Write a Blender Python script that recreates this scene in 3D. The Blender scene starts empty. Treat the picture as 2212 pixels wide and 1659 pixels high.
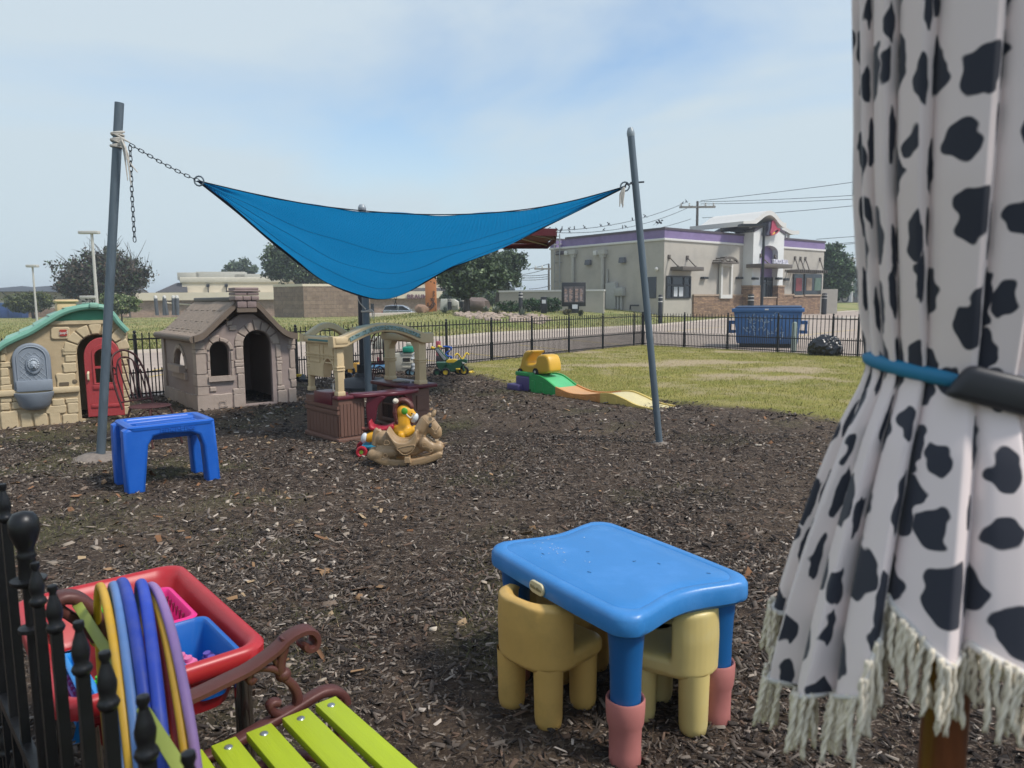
import bpy, bmesh, math, random
import numpy as np
from mathutils import Vector, Matrix, noise
random.seed(7); rng = np.random.default_rng(7)
R = math.radians
sc = bpy.context.scene
col = sc.collection

# ------------------------------------------------------------ camera
FPX, PITCH, ROLL, H = 1560.0, R(6.7), R(0.5), 1.55      # photo measured on a 2212 x 1659 grid
cam = bpy.data.cameras.new('camera'); camo = bpy.data.objects.new('camera', cam); col.objects.link(camo)
cam.sensor_width = 36; cam.lens = FPX/2212*36; cam.clip_start = 0.02; cam.clip_end = 3000
_f = Vector((0, math.cos(PITCH), -math.sin(PITCH))); _u0 = Vector((0, math.sin(PITCH), math.cos(PITCH))); _r0 = Vector((1, 0, 0))
_r = _r0*math.cos(ROLL) - _u0*math.sin(ROLL); _u = _r0*math.sin(ROLL) + _u0*math.cos(ROLL)
m = Matrix((( _r.x, _u.x, -_f.x, 0), (_r.y, _u.y, -_f.y, 0), (_r.z, _u.z, -_f.z, H), (0, 0, 0, 1)))
camo.matrix_world = m
cam.dof.use_dof = True; cam.dof.focus_distance = 5.5; cam.dof.aperture_fstop = 6.5
sc.camera = camo

# ------------------------------------------------------------ light
SUN_EL, SUN_AZ = R(52), R(112)          # azimuth measured clockwise from +Y: the sun stands to the right
w = bpy.data.worlds.new('World'); sc.world = w; w.use_nodes = True
nt = w.node_tree; nt.nodes.clear()
def N(nt, t, **kw):
    n = nt.nodes.new(t)
    for k, v in kw.items(): setattr(n, k, v)
    return n
out = N(nt, 'ShaderNodeOutputWorld'); bg = N(nt, 'ShaderNodeBackground')
sky = N(nt, 'ShaderNodeTexSky', sky_type='NISHITA', sun_disc=False, sun_elevation=SUN_EL, sun_rotation=SUN_AZ, air_density=1.3, dust_density=1.2, ozone_density=3.0)
tc = N(nt, 'ShaderNodeTexCoord'); mp = N(nt, 'ShaderNodeMapping'); mp.inputs['Scale'].default_value = (1.0, 0.55, 3.2); mp.inputs['Rotation'].default_value = (0, R(24), R(20)); mp.inputs['Location'].default_value = (4.4, 0.9, 2.3)
n1 = N(nt, 'ShaderNodeTexNoise'); n1.inputs['Scale'].default_value = 1.7; n1.inputs['Detail'].default_value = 7; n1.inputs['Roughness'].default_value = 0.5; n1.inputs['Distortion'].default_value = 0.5
cr = N(nt, 'ShaderNodeValToRGB'); cr.color_ramp.elements[0].position = 0.34; cr.color_ramp.elements[1].position = 0.58
cr.color_ramp.elements[0].color = (0.0, 0.0, 0.0, 1); cr.color_ramp.elements[1].color = (0.97, 0.97, 0.97, 1)
mx = N(nt, 'ShaderNodeMix', data_type='RGBA')
# thin high cloud veil: pale, slightly blue white, brighter towards the zenith than near the horizon
sx = N(nt, 'ShaderNodeSeparateXYZ'); rampz = N(nt, 'ShaderNodeValToRGB')
e = rampz.color_ramp.elements; e[0].position = 0.0; e[0].color = (3.45, 4.12, 4.45, 1); e[1].position = 0.6; e[1].color = (3.45, 4.0, 4.6, 1)
nt.links.new(tc.outputs['Generated'], mp.inputs[0]); nt.links.new(mp.outputs[0], n1.inputs[0]); nt.links.new(n1.outputs[0], cr.inputs[0])
nt.links.new(tc.outputs['Generated'], sx.inputs[0]); nt.links.new(sx.outputs[2], rampz.inputs[0])
gx_ = N(nt, 'ShaderNodeMapRange', interpolation_type='SMOOTHSTEP'); gx_.inputs[1].default_value = -0.12; gx_.inputs[2].default_value = -0.5; gx_.inputs[3].default_value = 0.0; gx_.inputs[4].default_value = 0.4
ad_ = N(nt, 'ShaderNodeMath', operation='ADD', use_clamp=True); nt.links.new(cr.outputs[0], ad_.inputs[0]); nt.links.new(gx_.outputs[0], ad_.inputs[1]); nt.links.new(sx.outputs[0], gx_.inputs[0]); hz_n = N(nt, 'ShaderNodeMapRange', interpolation_type='SMOOTHSTEP'); hz_n.inputs[1].default_value = 0.26; hz_n.inputs[2].default_value = 0.0; nt.links.new(sx.outputs[2], hz_n.inputs[0])
ad2 = N(nt, 'ShaderNodeMath', operation='ADD', use_clamp=True); nt.links.new(ad_.outputs[0], ad2.inputs[0]); nt.links.new(hz_n.outputs[0], ad2.inputs[1]); nt.links.new(ad2.outputs[0], mx.inputs[0]); nt.links.new(sky.outputs[0], mx.inputs[6]); nt.links.new(rampz.outputs[0], mx.inputs[7])
nt.links.new(mx.outputs[2], bg.inputs[0]); bg.inputs[1].default_value = 0.1
nt.links.new(bg.outputs[0], out.inputs[0])
sl = bpy.data.lights.new('sun', 'SUN'); sl.energy = 2.0; sl.angle = R(9); sl.color = (1.0, 0.95, 0.88)
so = bpy.data.objects.new('sun', sl); col.objects.link(so)
sd = Vector((math.sin(SUN_AZ)*math.cos(SUN_EL), math.cos(SUN_AZ)*math.cos(SUN_EL), math.sin(SUN_EL)))
so.rotation_euler = sd.to_track_quat('Z', 'Y').to_euler()
sc.view_settings.view_transform = 'Standard'; sc.view_settings.look = 'None'; sc.view_settings.gamma = 1; sc.view_settings.exposure = 0.85
sc.render.engine = 'CYCLES'; sc.cycles.use_denoising = True; sc.cycles.max_bounces = 6; sc.cycles.transparent_max_bounces = 6

# ------------------------------------------------------------ pixel -> world helpers
def ray(px, py):
    x = (px-1106)/FPX; y = -(py-829.5)/FPX
    return _f + _r*x + _u*y
def G(px, py, z=0.0):
    d = ray(px, py); t = (z-H)/d.z; return Vector((d.x*t, d.y*t, z))
def V(px, py, Y):
    d = ray(px, py); t = Y/d.y; return Vector((d.x*t, Y, H+d.z*t))
def on_line(px, py, A, B):
    """point of the vertical plane through A-B seen at px,py"""
    d = ray(px, py); n = Vector((-(B[1]-A[1]), B[0]-A[0], 0)); t = n.dot(Vector((A[0], A[1], H)) - Vector((0, 0, H)))/n.dot(d)
    return Vector((0, 0, H)) + d*t

# ------------------------------------------------------------ materials
def lin(c):
    if isinstance(c, str):
        c = c.lstrip('#'); c = tuple(int(c[i:i+2], 16)/255 for i in (0, 2, 4))
        return tuple(x/12.92 if x <= 0.04045 else ((x+0.055)/1.055)**2.4 for x in c)
    return tuple(c)
_M = {}
def mat(name, c, rough=0.5, metal=0.0, var=0.1, vs=5.0, bump=0.0, bs=60.0, c2=None, trans=0.0, spec=0.5, stain=None, stain_amt=0.0, ss=3.0, coat=0, coord='Object', streak=None):
    if name in _M: return _M[name]
    mm = bpy.data.materials.new(name); mm.use_nodes = True; t = mm.node_tree; b = t.nodes['Principled BSDF']
    c = lin(c); lo = tuple(x*(1-var) for x in c) if c2 is None else c; hi = tuple(min(1, x*(1+var)) for x in c) if c2 is None else lin(c2)
    tc = N(t, 'ShaderNodeTexCoord'); nz = N(t, 'ShaderNodeTexNoise'); nz.inputs['Scale'].default_value = vs; nz.inputs['Detail'].default_value = 6; nz.inputs['Roughness'].default_value = 0.65
    src = tc.outputs[coord]
    if streak:
        mp = N(t, 'ShaderNodeMapping'); mp.inputs['Scale'].default_value = streak; t.links.new(src, mp.inputs[0]); src = mp.outputs[0]
    t.links.new(src, nz.inputs[0])
    rp = N(t, 'ShaderNodeMapRange'); rp.inputs[1].default_value = 0.3; rp.inputs[2].default_value = 0.7; t.links.new(nz.outputs[0], rp.inputs[0])
    mx = N(t, 'ShaderNodeMix', data_type='RGBA'); t.links.new(rp.outputs[0], mx.inputs[0]); mx.inputs[6].default_value = (*lo, 1); mx.inputs[7].default_value = (*hi, 1)
    cout = mx.outputs[2]
    if stain is not None:
        n2 = N(t, 'ShaderNodeTexNoise'); n2.inputs['Scale'].default_value = ss; n2.inputs['Detail'].default_value = 8; n2.inputs['Roughness'].default_value = 0.7; t.links.new(tc.outputs[coord], n2.inputs[0])
        r2 = N(t, 'ShaderNodeMapRange'); r2.inputs[1].default_value = 0.48; r2.inputs[2].default_value = 0.72; r2.inputs[4].default_value = stain_amt; t.links.new(n2.outputs[0], r2.inputs[0])
        m2 = N(t, 'ShaderNodeMix', data_type='RGBA'); t.links.new(r2.outputs[0], m2.inputs[0]); t.links.new(cout, m2.inputs[6]); m2.inputs[7].default_value = (*lin(stain), 1); cout = m2.outputs[2]
    t.links.new(cout, b.inputs['Base Color'])
    rr = N(t, 'ShaderNodeMapRange'); rr.inputs[3].default_value = max(0.02, rough-0.08); rr.inputs[4].default_value = min(1, rough+0.1); t.links.new(nz.outputs[0], rr.inputs[0]); t.links.new(rr.outputs[0], b.inputs['Roughness'])
    b.inputs['Metallic'].default_value = metal; b.inputs['Specular IOR Level'].default_value = spec
    if coat: b.inputs['Coat Weight'].default_value = coat
    if trans: b.inputs['Transmission Weight'].default_value = trans
    if bump:
        n3 = N(t, 'ShaderNodeTexNoise'); n3.inputs['Scale'].default_value = bs; n3.inputs['Detail'].default_value = 4; t.links.new(src, n3.inputs[0])
        bp = N(t, 'ShaderNodeBump'); bp.inputs['Strength'].default_value = bump; bp.inputs['Distance'].default_value = 0.01; t.links.new(n3.outputs[0], bp.inputs['Height']); t.links.new(bp.outputs[0], b.inputs['Normal'])
    _M[name] = mm
    return mm
def vcol_mat(name, rough=0.8, spec=0.3, attr='Col', bump=0):
    if name in _M: return _M[name]
    mm = bpy.data.materials.new(name); mm.use_nodes = True; t = mm.node_tree; b = t.nodes['Principled BSDF']
    a = N(t, 'ShaderNodeAttribute', attribute_name=attr); t.links.new(a.outputs['Color'], b.inputs['Base Color']); b.inputs['Roughness'].default_value = rough; b.inputs['Specular IOR Level'].default_value = spec
    _M[name] = mm; return mm

# ------------------------------------------------------------ objects
def tag(o, label=None, cat=None, group=None, kind=None):
    if label: o['label'] = label
    if cat: o['category'] = cat
    if group: o['group'] = group
    if kind: o['kind'] = kind
    return o
def thing(name, label, cat, loc=(0, 0, 0), rz=0, group=None):
    o = bpy.data.objects.new(name, None); o.empty_display_size = 0.1; col.objects.link(o); o.location = loc; o.rotation_euler = (0, 0, rz)
    return tag(o, label, cat, group)
KIDS = {}
def reg(o, parent):
    if parent is not None:
        o.parent = parent; KIDS.setdefault(parent.name, []).append(o)
def dup(root, loc=None, rz=None, label=None, scale=None):
    def cp(o, par):
        c = o.copy(); col.objects.link(c)
        if par is not None: c.parent = par; KIDS.setdefault(par.name, []).append(c)
        for ch in KIDS.get(o.name, []): cp(ch, c)
        return c
    r = cp(root, None)
    if loc is not None: r.location = loc
    if rz is not None: r.rotation_euler = (0, 0, rz)
    if label: r['label'] = label
    if scale is not None: r.scale = (scale,)*3 if not isinstance(scale, tuple) else scale
    return r
def rot(axis, deg): return Matrix.Rotation(R(deg), 4, axis)
def TR(x=0, y=0, z=0): return Matrix.Translation((x, y, z))
class MB:
    """collects shapes and links them as ONE mesh object"""
    def __init__(s): s.bm = bmesh.new(); s.X = Matrix.Identity(4)
    def _xf(s, vs, M=None):
        M = s.X @ M if M is not None else s.X
        bmesh.ops.transform(s.bm, matrix=M, verts=vs); return s
    def box(s, c, size, M=None, taper=None):
        r = bmesh.ops.create_cube(s.bm, size=1)['verts']
        for v in r:
            if taper and v.co.z > 0: v.co.x *= taper[0]; v.co.y *= taper[1]
            v.co = Vector((v.co.x*size[0], v.co.y*size[1], v.co.z*size[2]))
            if M is None: v.co += Vector(c)
        if M is not None:
            for v in r: v.co = (M @ v.co) + Vector(c)
        return s._xf(r)
    def b2(s, lo, hi): return s.box([(a+b)/2 for a, b in zip(lo, hi)], [b-a for a, b in zip(lo, hi)])
    def cyl(s, p, q, r0, r1=None, n=12, caps=True):
        p = Vector(p); q = Vector(q); r1 = r0 if r1 is None else r1; d = q-p
        v = bmesh.ops.create_cone(s.bm, cap_ends=caps, segments=n, radius1=r0, radius2=r1, depth=d.length)['verts']
        M = Matrix.Translation((p+q)/2) @ d.to_track_quat('Z', 'Y').to_matrix().to_4x4()
        return s._xf(v, M)
    def ball(s, c, r, n=16, M=None, m=10):
        v = bmesh.ops.create_uvsphere(s.bm, u_segments=n, v_segments=m, radius=1)['verts']
        if not hasattr(r, '__len__'): r = (r, r, r)
        MM = Matrix.Translation(c) @ (M if M is not None else Matrix.Identity(4)) @ Matrix.Diagonal((*r, 1))
        return s._xf(v, MM)
    def tube(s, pts, r, n=8, closed=False, caps=True, flat=1.0, up=None):
        pts = [Vector(p) for p in pts]; L = len(pts); rings = []; prev = None
        rs = r if hasattr(r, '__len__') else [r]*L
        for i, p in enumerate(pts):
            if closed: t = pts[(i+1) % L]-pts[i-1]
            else: t = pts[min(i+1, L-1)]-pts[max(i-1, 0)]
            t = t.normalized() if t.length > 1e-9 else Vector((0, 0, 1))
            if up is not None: a = Vector(up)
            elif prev is None: a = Vector((0, 0, 1)) if abs(t.z) < 0.9 else Vector((1, 0, 0))
            else: a = prev
            a = (a - t*a.dot(t)); a = a.normalized() if a.length > 1e-6 else t.orthogonal().normalized(); b = t.cross(a); prev = a
            rings.append([s.bm.verts.new(s.X @ (p + a*math.cos(2*math.pi*k/n)*rs[i]*flat + b*math.sin(2*math.pi*k/n)*rs[i])) for k in range(n)])
        for i in range(L if closed else L-1):
            A = rings[i]; B = rings[(i+1) % L]
            for k in range(n):
                try: s.bm.faces.new((A[k], A[(k+1) % n], B[(k+1) % n], B[k]))
                except ValueError: pass
        if caps and not closed:
            s.bm.faces.new(rings[0][::-1]); s.bm.faces.new(rings[-1])
        return s
    def lathe(s, prof, n=24, M=None, a0=0, a1=2*math.pi):
        full = abs(a1-a0-2*math.pi) < 1e-6; vs = []; cols = []
        for k in range(n if full else n+1):
            a = a0+(a1-a0)*k/n; c = [s.bm.verts.new((r*math.cos(a), r*math.sin(a), z)) for r, z in prof]; cols.append(c); vs += c
        for k in range(n):
            A = cols[k]; B = cols[(k+1) % len(cols)]
            for i in range(len(prof)-1): s.bm.faces.new((A[i], B[i], B[i+1], A[i+1]))
        s._xf(vs, M); bmesh.ops.remove_doubles(s.bm, verts=vs, dist=1e-5); return s
    def prism(s, pts, d, M=None):
        """polygon pts (x,z) extruded along y by +-d/2"""
        A = [s.bm.verts.new((x, -d/2, z)) for x, z in pts]; B = [s.bm.verts.new((x, d/2, z)) for x, z in pts]
        s.bm.faces.new(A); s.bm.faces.new(B[::-1]); n = len(pts)
        for i in range(n): s.bm.faces.new((A[i], B[i], B[(i+1) % n], A[(i+1) % n]))
        return s._xf(A+B, M)
    def plate(s, loops, d, bev=0.0, M=None, res=2):
        """outline(s) with holes (x,z), thickness d along y, rounded rim"""
        cu = bpy.data.curves.new('tmp', 'CURVE'); cu.dimensions = '2D'; cu.fill_mode = 'BOTH'; cu.extrude = max(d/2-bev, 1e-4); cu.bevel_depth = bev; cu.bevel_resolution = res; cu.offset = -bev
        for lp in loops:
            sp = cu.splines.new('POLY'); sp.points.add(len(lp)-1); sp.use_cyclic_u = True
            for i, (x, z) in enumerate(lp): sp.points[i].co = (x, z, 0, 1)
        s._curve(cu, M); return s
    def _curve(s, cu, M=None):
        ob = bpy.data.objects.new('tmp', cu); col.objects.link(ob)
        dg = bpy.context.evaluated_depsgraph_get(); me = bpy.data.meshes.new_from_object(ob.evaluated_get(dg))
        bpy.data.objects.remove(ob); bpy.data.curves.remove(cu)
        M0 = Matrix(((1, 0, 0, 0), (0, 0, -1, 0), (0, 1, 0, 0), (0, 0, 0, 1)))
        me.transform(s.X @ (M if M is not None else Matrix.Identity(4)) @ M0); s.bm.from_mesh(me); bpy.data.meshes.remove(me)
        return s
    def text(s, body, size, d=0.004, M=None, bev=0.0, bold=0.0, space=1.0, shear=0, align='CENTER'):
        cu = bpy.data.curves.new('tmp', 'FONT'); cu.body = body; cu.size = size; cu.extrude = d/2; cu.align_x = align; cu.align_y = 'CENTER'; cu.bevel_depth = bev; cu.offset = bold; cu.space_character = space; cu.shear = shear; cu.resolution_u = 4
        return s._curve(cu, M)
    def face(s, pts):
        v = [s.bm.verts.new(s.X @ Vector(p)) for p in pts]; s.bm.faces.new(v); return s
    def grid(s, rows, closed=False):
        V_ = [[s.bm.verts.new(s.X @ Vector(p)) for p in r] for r in rows]
        for i in range(len(V_)-1):
            n = len(V_[i])
            for j in range(n if closed else n-1): s.bm.faces.new((V_[i][j], V_[i][(j+1) % n], V_[i+1][(j+1) % n], V_[i+1][j]))
        return s
    def bevel(s, w, seg=2, ang=35):
        bmesh.ops.recalc_face_normals(s.bm, faces=s.bm.faces)
        ed = [e for e in s.bm.edges if len(e.link_faces) == 2 and e.calc_face_angle(0) > R(ang)]
        bmesh.ops.bevel(s.bm, geom=ed, offset=w, segments=seg, affect='EDGES', profile=0.5, clamp_overlap=True); return s
    def build(s, name, material, parent=None, smooth=40, remesh=0, smo=0, fixn=True, sub=0, solid=0, reduce=0):
        if fixn: bmesh.ops.recalc_face_normals(s.bm, faces=s.bm.faces)
        me = bpy.data.meshes.new(name); s.bm.to_mesh(me); s.bm.free(); o = bpy.data.objects.new(name, me); col.objects.link(o)
        if remesh or sub or solid or reduce:
            if solid: md = o.modifiers.new('so', 'SOLIDIFY'); md.thickness = solid; md.offset = 0
            if sub: md = o.modifiers.new('su', 'SUBSURF'); md.levels = sub; md.render_levels = sub
            if remesh:
                md = o.modifiers.new('r', 'REMESH'); md.mode = 'VOXEL'; md.voxel_size = remesh
                if smo: md = o.modifiers.new('s', 'SMOOTH'); md.factor = 0.5; md.iterations = smo
            dg = bpy.context.evaluated_depsgraph_get(); m2 = bpy.data.meshes.new_from_object(o.evaluated_get(dg)); o.modifiers.clear(); o.data = m2; bpy.data.meshes.remove(me); me = m2; me.name = name
            if remesh: smooth = 180
        for mt in (material if isinstance(material, list) else [material]): me.materials.append(mt)
        if smooth:
            me.polygons.foreach_set('use_smooth', [True]*len(me.polygons))
            if smooth < 180: me.set_sharp_from_angle(angle=R(smooth))
        reg(o, parent)
        return o
def np_mesh(name, verts, faces, material, parent=None, colors=None, smooth=False, uv=None):
    """verts (n,3), faces (m,k) with constant k; colors (n,3) per vertex"""
    me = bpy.data.meshes.new(name); verts = np.ascontiguousarray(verts, dtype=np.float32); faces = np.ascontiguousarray(faces, dtype=np.int32); k = faces.shape[1]
    me.vertices.add(len(verts)); me.vertices.foreach_set('co', verts.ravel()); me.loops.add(faces.size); me.loops.foreach_set('vertex_index', faces.ravel())
    me.polygons.add(len(faces)); me.polygons.foreach_set('loop_start', np.arange(0, faces.size, k, dtype=np.int32)); me.polygons.foreach_set('loop_total', np.full(len(faces), k, dtype=np.int32))
    me.update(calc_edges=True)
    if smooth: me.polygons.foreach_set('use_smooth', [True]*len(faces))
    if colors is not None:
        a = me.color_attributes.new('Col', 'FLOAT_COLOR', 'POINT'); c4 = np.ones((len(verts), 4), dtype=np.float32); c4[:, :3] = colors; a.data.foreach_set('color', c4.ravel())
    if uv is not None:
        u = me.uv_layers.new(name='UVMap'); u.data.foreach_set('uv', np.ascontiguousarray(uv[faces.ravel()], dtype=np.float32).ravel())
    me.validate(); me.materials.append(material); o = bpy.data.objects.new(name, me); col.objects.link(o); reg(o, parent); return o
def arc(cx, cz, rx, rz, a0, a1, n=16): return [(cx+rx*math.cos(R(a0+(a1-a0)*i/n)), cz+rz*math.sin(R(a0+(a1-a0)*i/n))) for i in range(n+1)]
def arch(cx, z0, w, h, n=14, rise=None):
    """arched opening outline, ccw"""
    r = rise if rise is not None else w/2; zs = z0+h-r
    return [(cx-w/2, z0), (cx+w/2, z0)] + arc(cx, zs, w/2, r, 0, 180, n)
def rrect(cx, cz, w, h, r, n=5):
    o = []
    for (sx_, sz_, a) in ((1, 1, 0), (-1, 1, 90), (-1, -1, 180), (1, -1, 270)): o += arc(cx+sx_*(w/2-r), cz+sz_*(h/2-r), r, r, a, a+90, n)
    return o
def spline(pts, n=8, closed=False):
    pts = [Vector(p) for p in pts]; o = []; L = len(pts); rg = range(L if closed else L-1)
    for i in rg:
        if closed: p0, p1, p2, p3 = pts[i-1], pts[i], pts[(i+1) % L], pts[(i+2) % L]
        else: p0, p1, p2, p3 = pts[max(i-1, 0)], pts[i], pts[i+1], pts[min(i+2, L-1)]
        for k in range(n):
            t = k/n; o.append(0.5*((2*p1)+(p2-p0)*t+(2*p0-5*p1+4*p2-p3)*t*t+(3*p1-p0-3*p2+p3)*t**3))
    if not closed: o.append(pts[-1])
    return o
def sp2(pts, n=6, closed=True): return [(v.x, v.y) for v in spline([(a, b, 0) for a, b in pts], n, closed)]
# ============================================================ the setting: ground, yard, drive
FA, FC, FR = Vector((-6.1, 11.6, 0)), Vector((4.3, 23.8, 0)), Vector((12.9, 13.4, 0))     # the yard fence: left run, corner, right run
fdir = (FC-FA).normalized(); FA0 = FA - fdir*5.0
EDGE = [(-60, 800), (120, 775), (290, 763), (670, 743), (966, 731), (1063, 722), (1161, 717), (1297, 710), (1418, 704), (1585, 688), (1751, 678), (1850, 672), (2010, 667)]
EW = [G(x, y) for x, y in EDGE]
EW = [EW[0] + (EW[0]-EW[1]).normalized()*30] + EW + [EW[-1] + (EW[-1]-EW[-2]).normalized()*60]
ex = np.array([p.x for p in EW]); ey = np.array([p.y for p in EW])
def sstep(a, b, t):
    t = np.clip((t-a)/(b-a), 0, 1); return t*t*(3-2*t)
def edge_dist(x, y):
    """signed distance beyond the drive's far edge (positive = grass side)"""
    best = np.full(np.shape(x), 1e9); sign = np.ones(np.shape(x))
    for i in range(len(ex)-1):
        dx, dy = ex[i+1]-ex[i], ey[i+1]-ey[i]; L2 = dx*dx+dy*dy
        t = np.clip(((x-ex[i])*dx+(y-ey[i])*dy)/L2, 0, 1); d = np.hypot(x-ex[i]-t*dx, y-ey[i]-t*dy)
        s = np.sign(dx*(y-ey[i])-dy*(x-ex[i])); m_ = d < best; best = np.where(m_, d, best); sign = np.where(m_, s, sign)
    return best*sign
def hgt(x, y):
    d = edge_dist(x, y); return 0.72*sstep(0.2, 9.0, d)*sstep(-13, -2, x + 0.02*y)*(1-sstep(95, 130, y)) - 0.75*sstep(77, 84, y)*(1-sstep(-9, -4, x))*sstep(-75, -62, x)*(1-sstep(125, 150, y))
def h1(x, y): return float(hgt(np.array([x]), np.array([y]))[0])
def axis(segs):
    o = []
    for a, b, st in segs: o += list(np.arange(a, b, st))
    return np.array(o + [segs[-1][1]])
gx = axis([(-900, -150, 50), (-150, -30, 6), (-30, 60, 0.75), (60, 150, 6), (150, 900, 50)])
gy = axis([(-60, 10, 5), (10, 75, 0.75), (75, 150, 4), (150, 1500, 60)])
XX, YY = np.meshgrid(gx, gy); ZZ = hgt(XX, YY) - 0.014
idx = np.arange(XX.size).reshape(XX.shape)
fc = np.stack([idx[:-1, :-1], idx[:-1, 1:], idx[1:, 1:], idx[1:, :-1]], -1).reshape(-1, 4)

def grass_mat(name, c1, c2, c3, sc1=0.35, sc2=9.0):
    mm = bpy.data.materials.new(name); mm.use_nodes = True; t = mm.node_tree; b = t.nodes['Principled BSDF']; tc = N(t, 'ShaderNodeTexCoord')
    a = N(t, 'ShaderNodeTexNoise'); a.inputs['Scale'].default_value = sc1; a.inputs['Detail'].default_value = 8; a.inputs['Roughness'].default_value = 0.62
    f = N(t, 'ShaderNodeTexNoise'); f.inputs['Scale'].default_value = sc2; f.inputs['Detail'].default_value = 8; f.inputs['Roughness'].default_value = 0.8
    t.links.new(tc.outputs['Object'], a.inputs[0]); t.links.new(tc.outputs['Object'], f.inputs[0])
    r1 = N(t, 'ShaderNodeMapRange'); r1.inputs[1].default_value = 0.4; r1.inputs[2].default_value = 0.62; t.links.new(a.outputs[0], r1.inputs[0])
    r2 = N(t, 'ShaderNodeMapRange'); r2.inputs[1].default_value = 0.35; r2.inputs[2].default_value = 0.68; t.links.new(f.outputs[0], r2.inputs[0])
    m1 = N(t, 'ShaderNodeMix', data_type='RGBA'); m1.inputs[6].default_value = (*lin(c1), 1); m1.inputs[7].default_value = (*lin(c2), 1); t.links.new(r1.outputs[0], m1.inputs[0])
    m2 = N(t, 'ShaderNodeMix', data_type='RGBA'); m2.inputs[7].default_value = (*lin(c3), 1); t.links.new(m1.outputs[2], m2.inputs[6]); 
    mu = N(t, 'ShaderNodeMath', operation='MULTIPLY'); mu.inputs[1].default_value = 0.75; t.links.new(r2.outputs[0], mu.inputs[0]); t.links.new(mu.outputs[0], m2.inputs[0])
    t.links.new(m2.outputs[2], b.inputs['Base Color']); b.inputs['Roughness'].default_value = 0.95; b.inputs['Specular IOR Level'].default_value = 0.15
    bp = N(t, 'ShaderNodeBump'); bp.inputs['Strength'].default_value = 0.9; bp.inputs['Distance'].default_value = 0.04; t.links.new(f.outputs[0], bp.inputs['Height']); t.links.new(bp.outputs[0], b.inputs['Normal'])
    return mm
M_field = grass_mat('field_grass', '#777c4a', '#a89a6c', '#68723f', 0.22, 14)
gobj = np_mesh('ground', np.stack([XX, YY, ZZ], -1).reshape(-1, 3), fc, M_field, smooth=True); tag(gobj, 'dry mown grass field running up to the shops', kind='structure')

# the concrete drive between the fence and the grass
M_conc = mat('drive_concrete', '#a5978b', 0.9, var=0.1, vs=0.6, bump=0.25, bs=40, stain='#8a7e74', stain_amt=0.55, ss=0.8, spec=0.2)
near = [FA0 + Vector((-12, -8, 0)), FA0 + Vector((0.2, -0.2, 0)), FA, FA.lerp(FC, 0.33), FA.lerp(FC, 0.66), FC, FR, FR + (FR-FC).normalized()*30]
def resamp(P, n):
    P = [Vector(p) for p in P]; d = [0]
    for a, b in zip(P[:-1], P[1:]): d.append(d[-1]+(b-a).length)
    o = []
    for i in range(n):
        t = d[-1]*i/(n-1); k = max(j for j in range(len(d)-1) if d[j] <= t+1e-9); o.append(P[k].lerp(P[k+1], (t-d[k])/(d[k+1]-d[k])))
    return o
mb = MB(); poly = [p for p in near] + [p for p in EW[::-1]]
poly = [Vector((p.x, p.y, -0.006)) for p in poly]
vs = [mb.bm.verts.new(p) for p in poly]; mb.bm.faces.new(vs); bmesh.ops.triangulate(mb.bm, faces=mb.bm.faces[:])
dr = mb.build('drive', M_conc, smooth=0); tag(dr, 'pinkish concrete drive behind the yard fence', kind='structure')
if dr.data.polygons[0].normal.z < 0: dr.data.flip_normals()
# joints, kerb and faded lines on the drive
M_yel = mat('faded_yellow_paint', '#c9b06a', 0.8, var=0.25, vs=8); M_joint = mat('joint', '#6f665c', 0.9); M_kerb = mat('kerb_concrete', '#b3a99c', 0.85, var=0.15, vs=3)
mb = MB()
for (a, b) in [((1120, 775), (1010, 763)), ((1228, 757), (1120, 745)), ((1340, 744), (1215, 733)), ((1440, 716), (1640, 700)), ((1700, 728), (1850, 712)), ((940, 780), (840, 770)), ((330, 800), (372, 792)), ((322, 814), (368, 806))]:
    p, q = G(*a), G(*b); d = (q-p).normalized(); n = Vector((-d.y, d.x, 0))*0.05
    mb.face([p+n+Vector((0, 0, .001)), q+n+Vector((0, 0, .001)), q-n+Vector((0, 0, .001)), p-n+Vector((0, 0, .001))])
tag(mb.build('road_marking', M_yel, smooth=0), 'faded yellow bay lines on the concrete drive', kind='structure')
mb = MB(); P = [Vector((p.x, p.y, 0)) for p in EW[1:-1]]
for a, b in zip(P[:-1], P[1:]):
    d = (b-a); L = d.length; d.normalize(); n = Vector((-d.y, d.x, 0))
    zs = [-0.01, 0.09, 0.09, -0.01]; off = [0, 0.02, 0.17, 0.19]
    k = max(1, int(L/3)); rows = []
    for i in range(k+1):
        p = a.lerp(b, i/k); rows.append([p + n*o + Vector((0, 0, z + h1(p.x+n.x*.1, p.y+n.y*.1))) for o, z in zip(off, zs)])
    mb.grid(rows)
tag(mb.build('kerb', M_kerb, smooth=30), 'low concrete kerb along the far side of the drive', kind='structure')
# small kerbed island to the right of the dumpster
c = G(1850, 690); mb = MB(); mb.prism([(-2.2, 0), (2.6, 0), (2.5, 0.13), (-2.1, 0.13)], 1.6, TR(c.x+1.2, c.y+0.5, -0.004)); mb.bevel(0.03)
tag(mb.build('traffic_island', M_kerb), 'grey kerbed concrete island out on the drive, right of the blue dumpster', 'kerb island')

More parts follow.
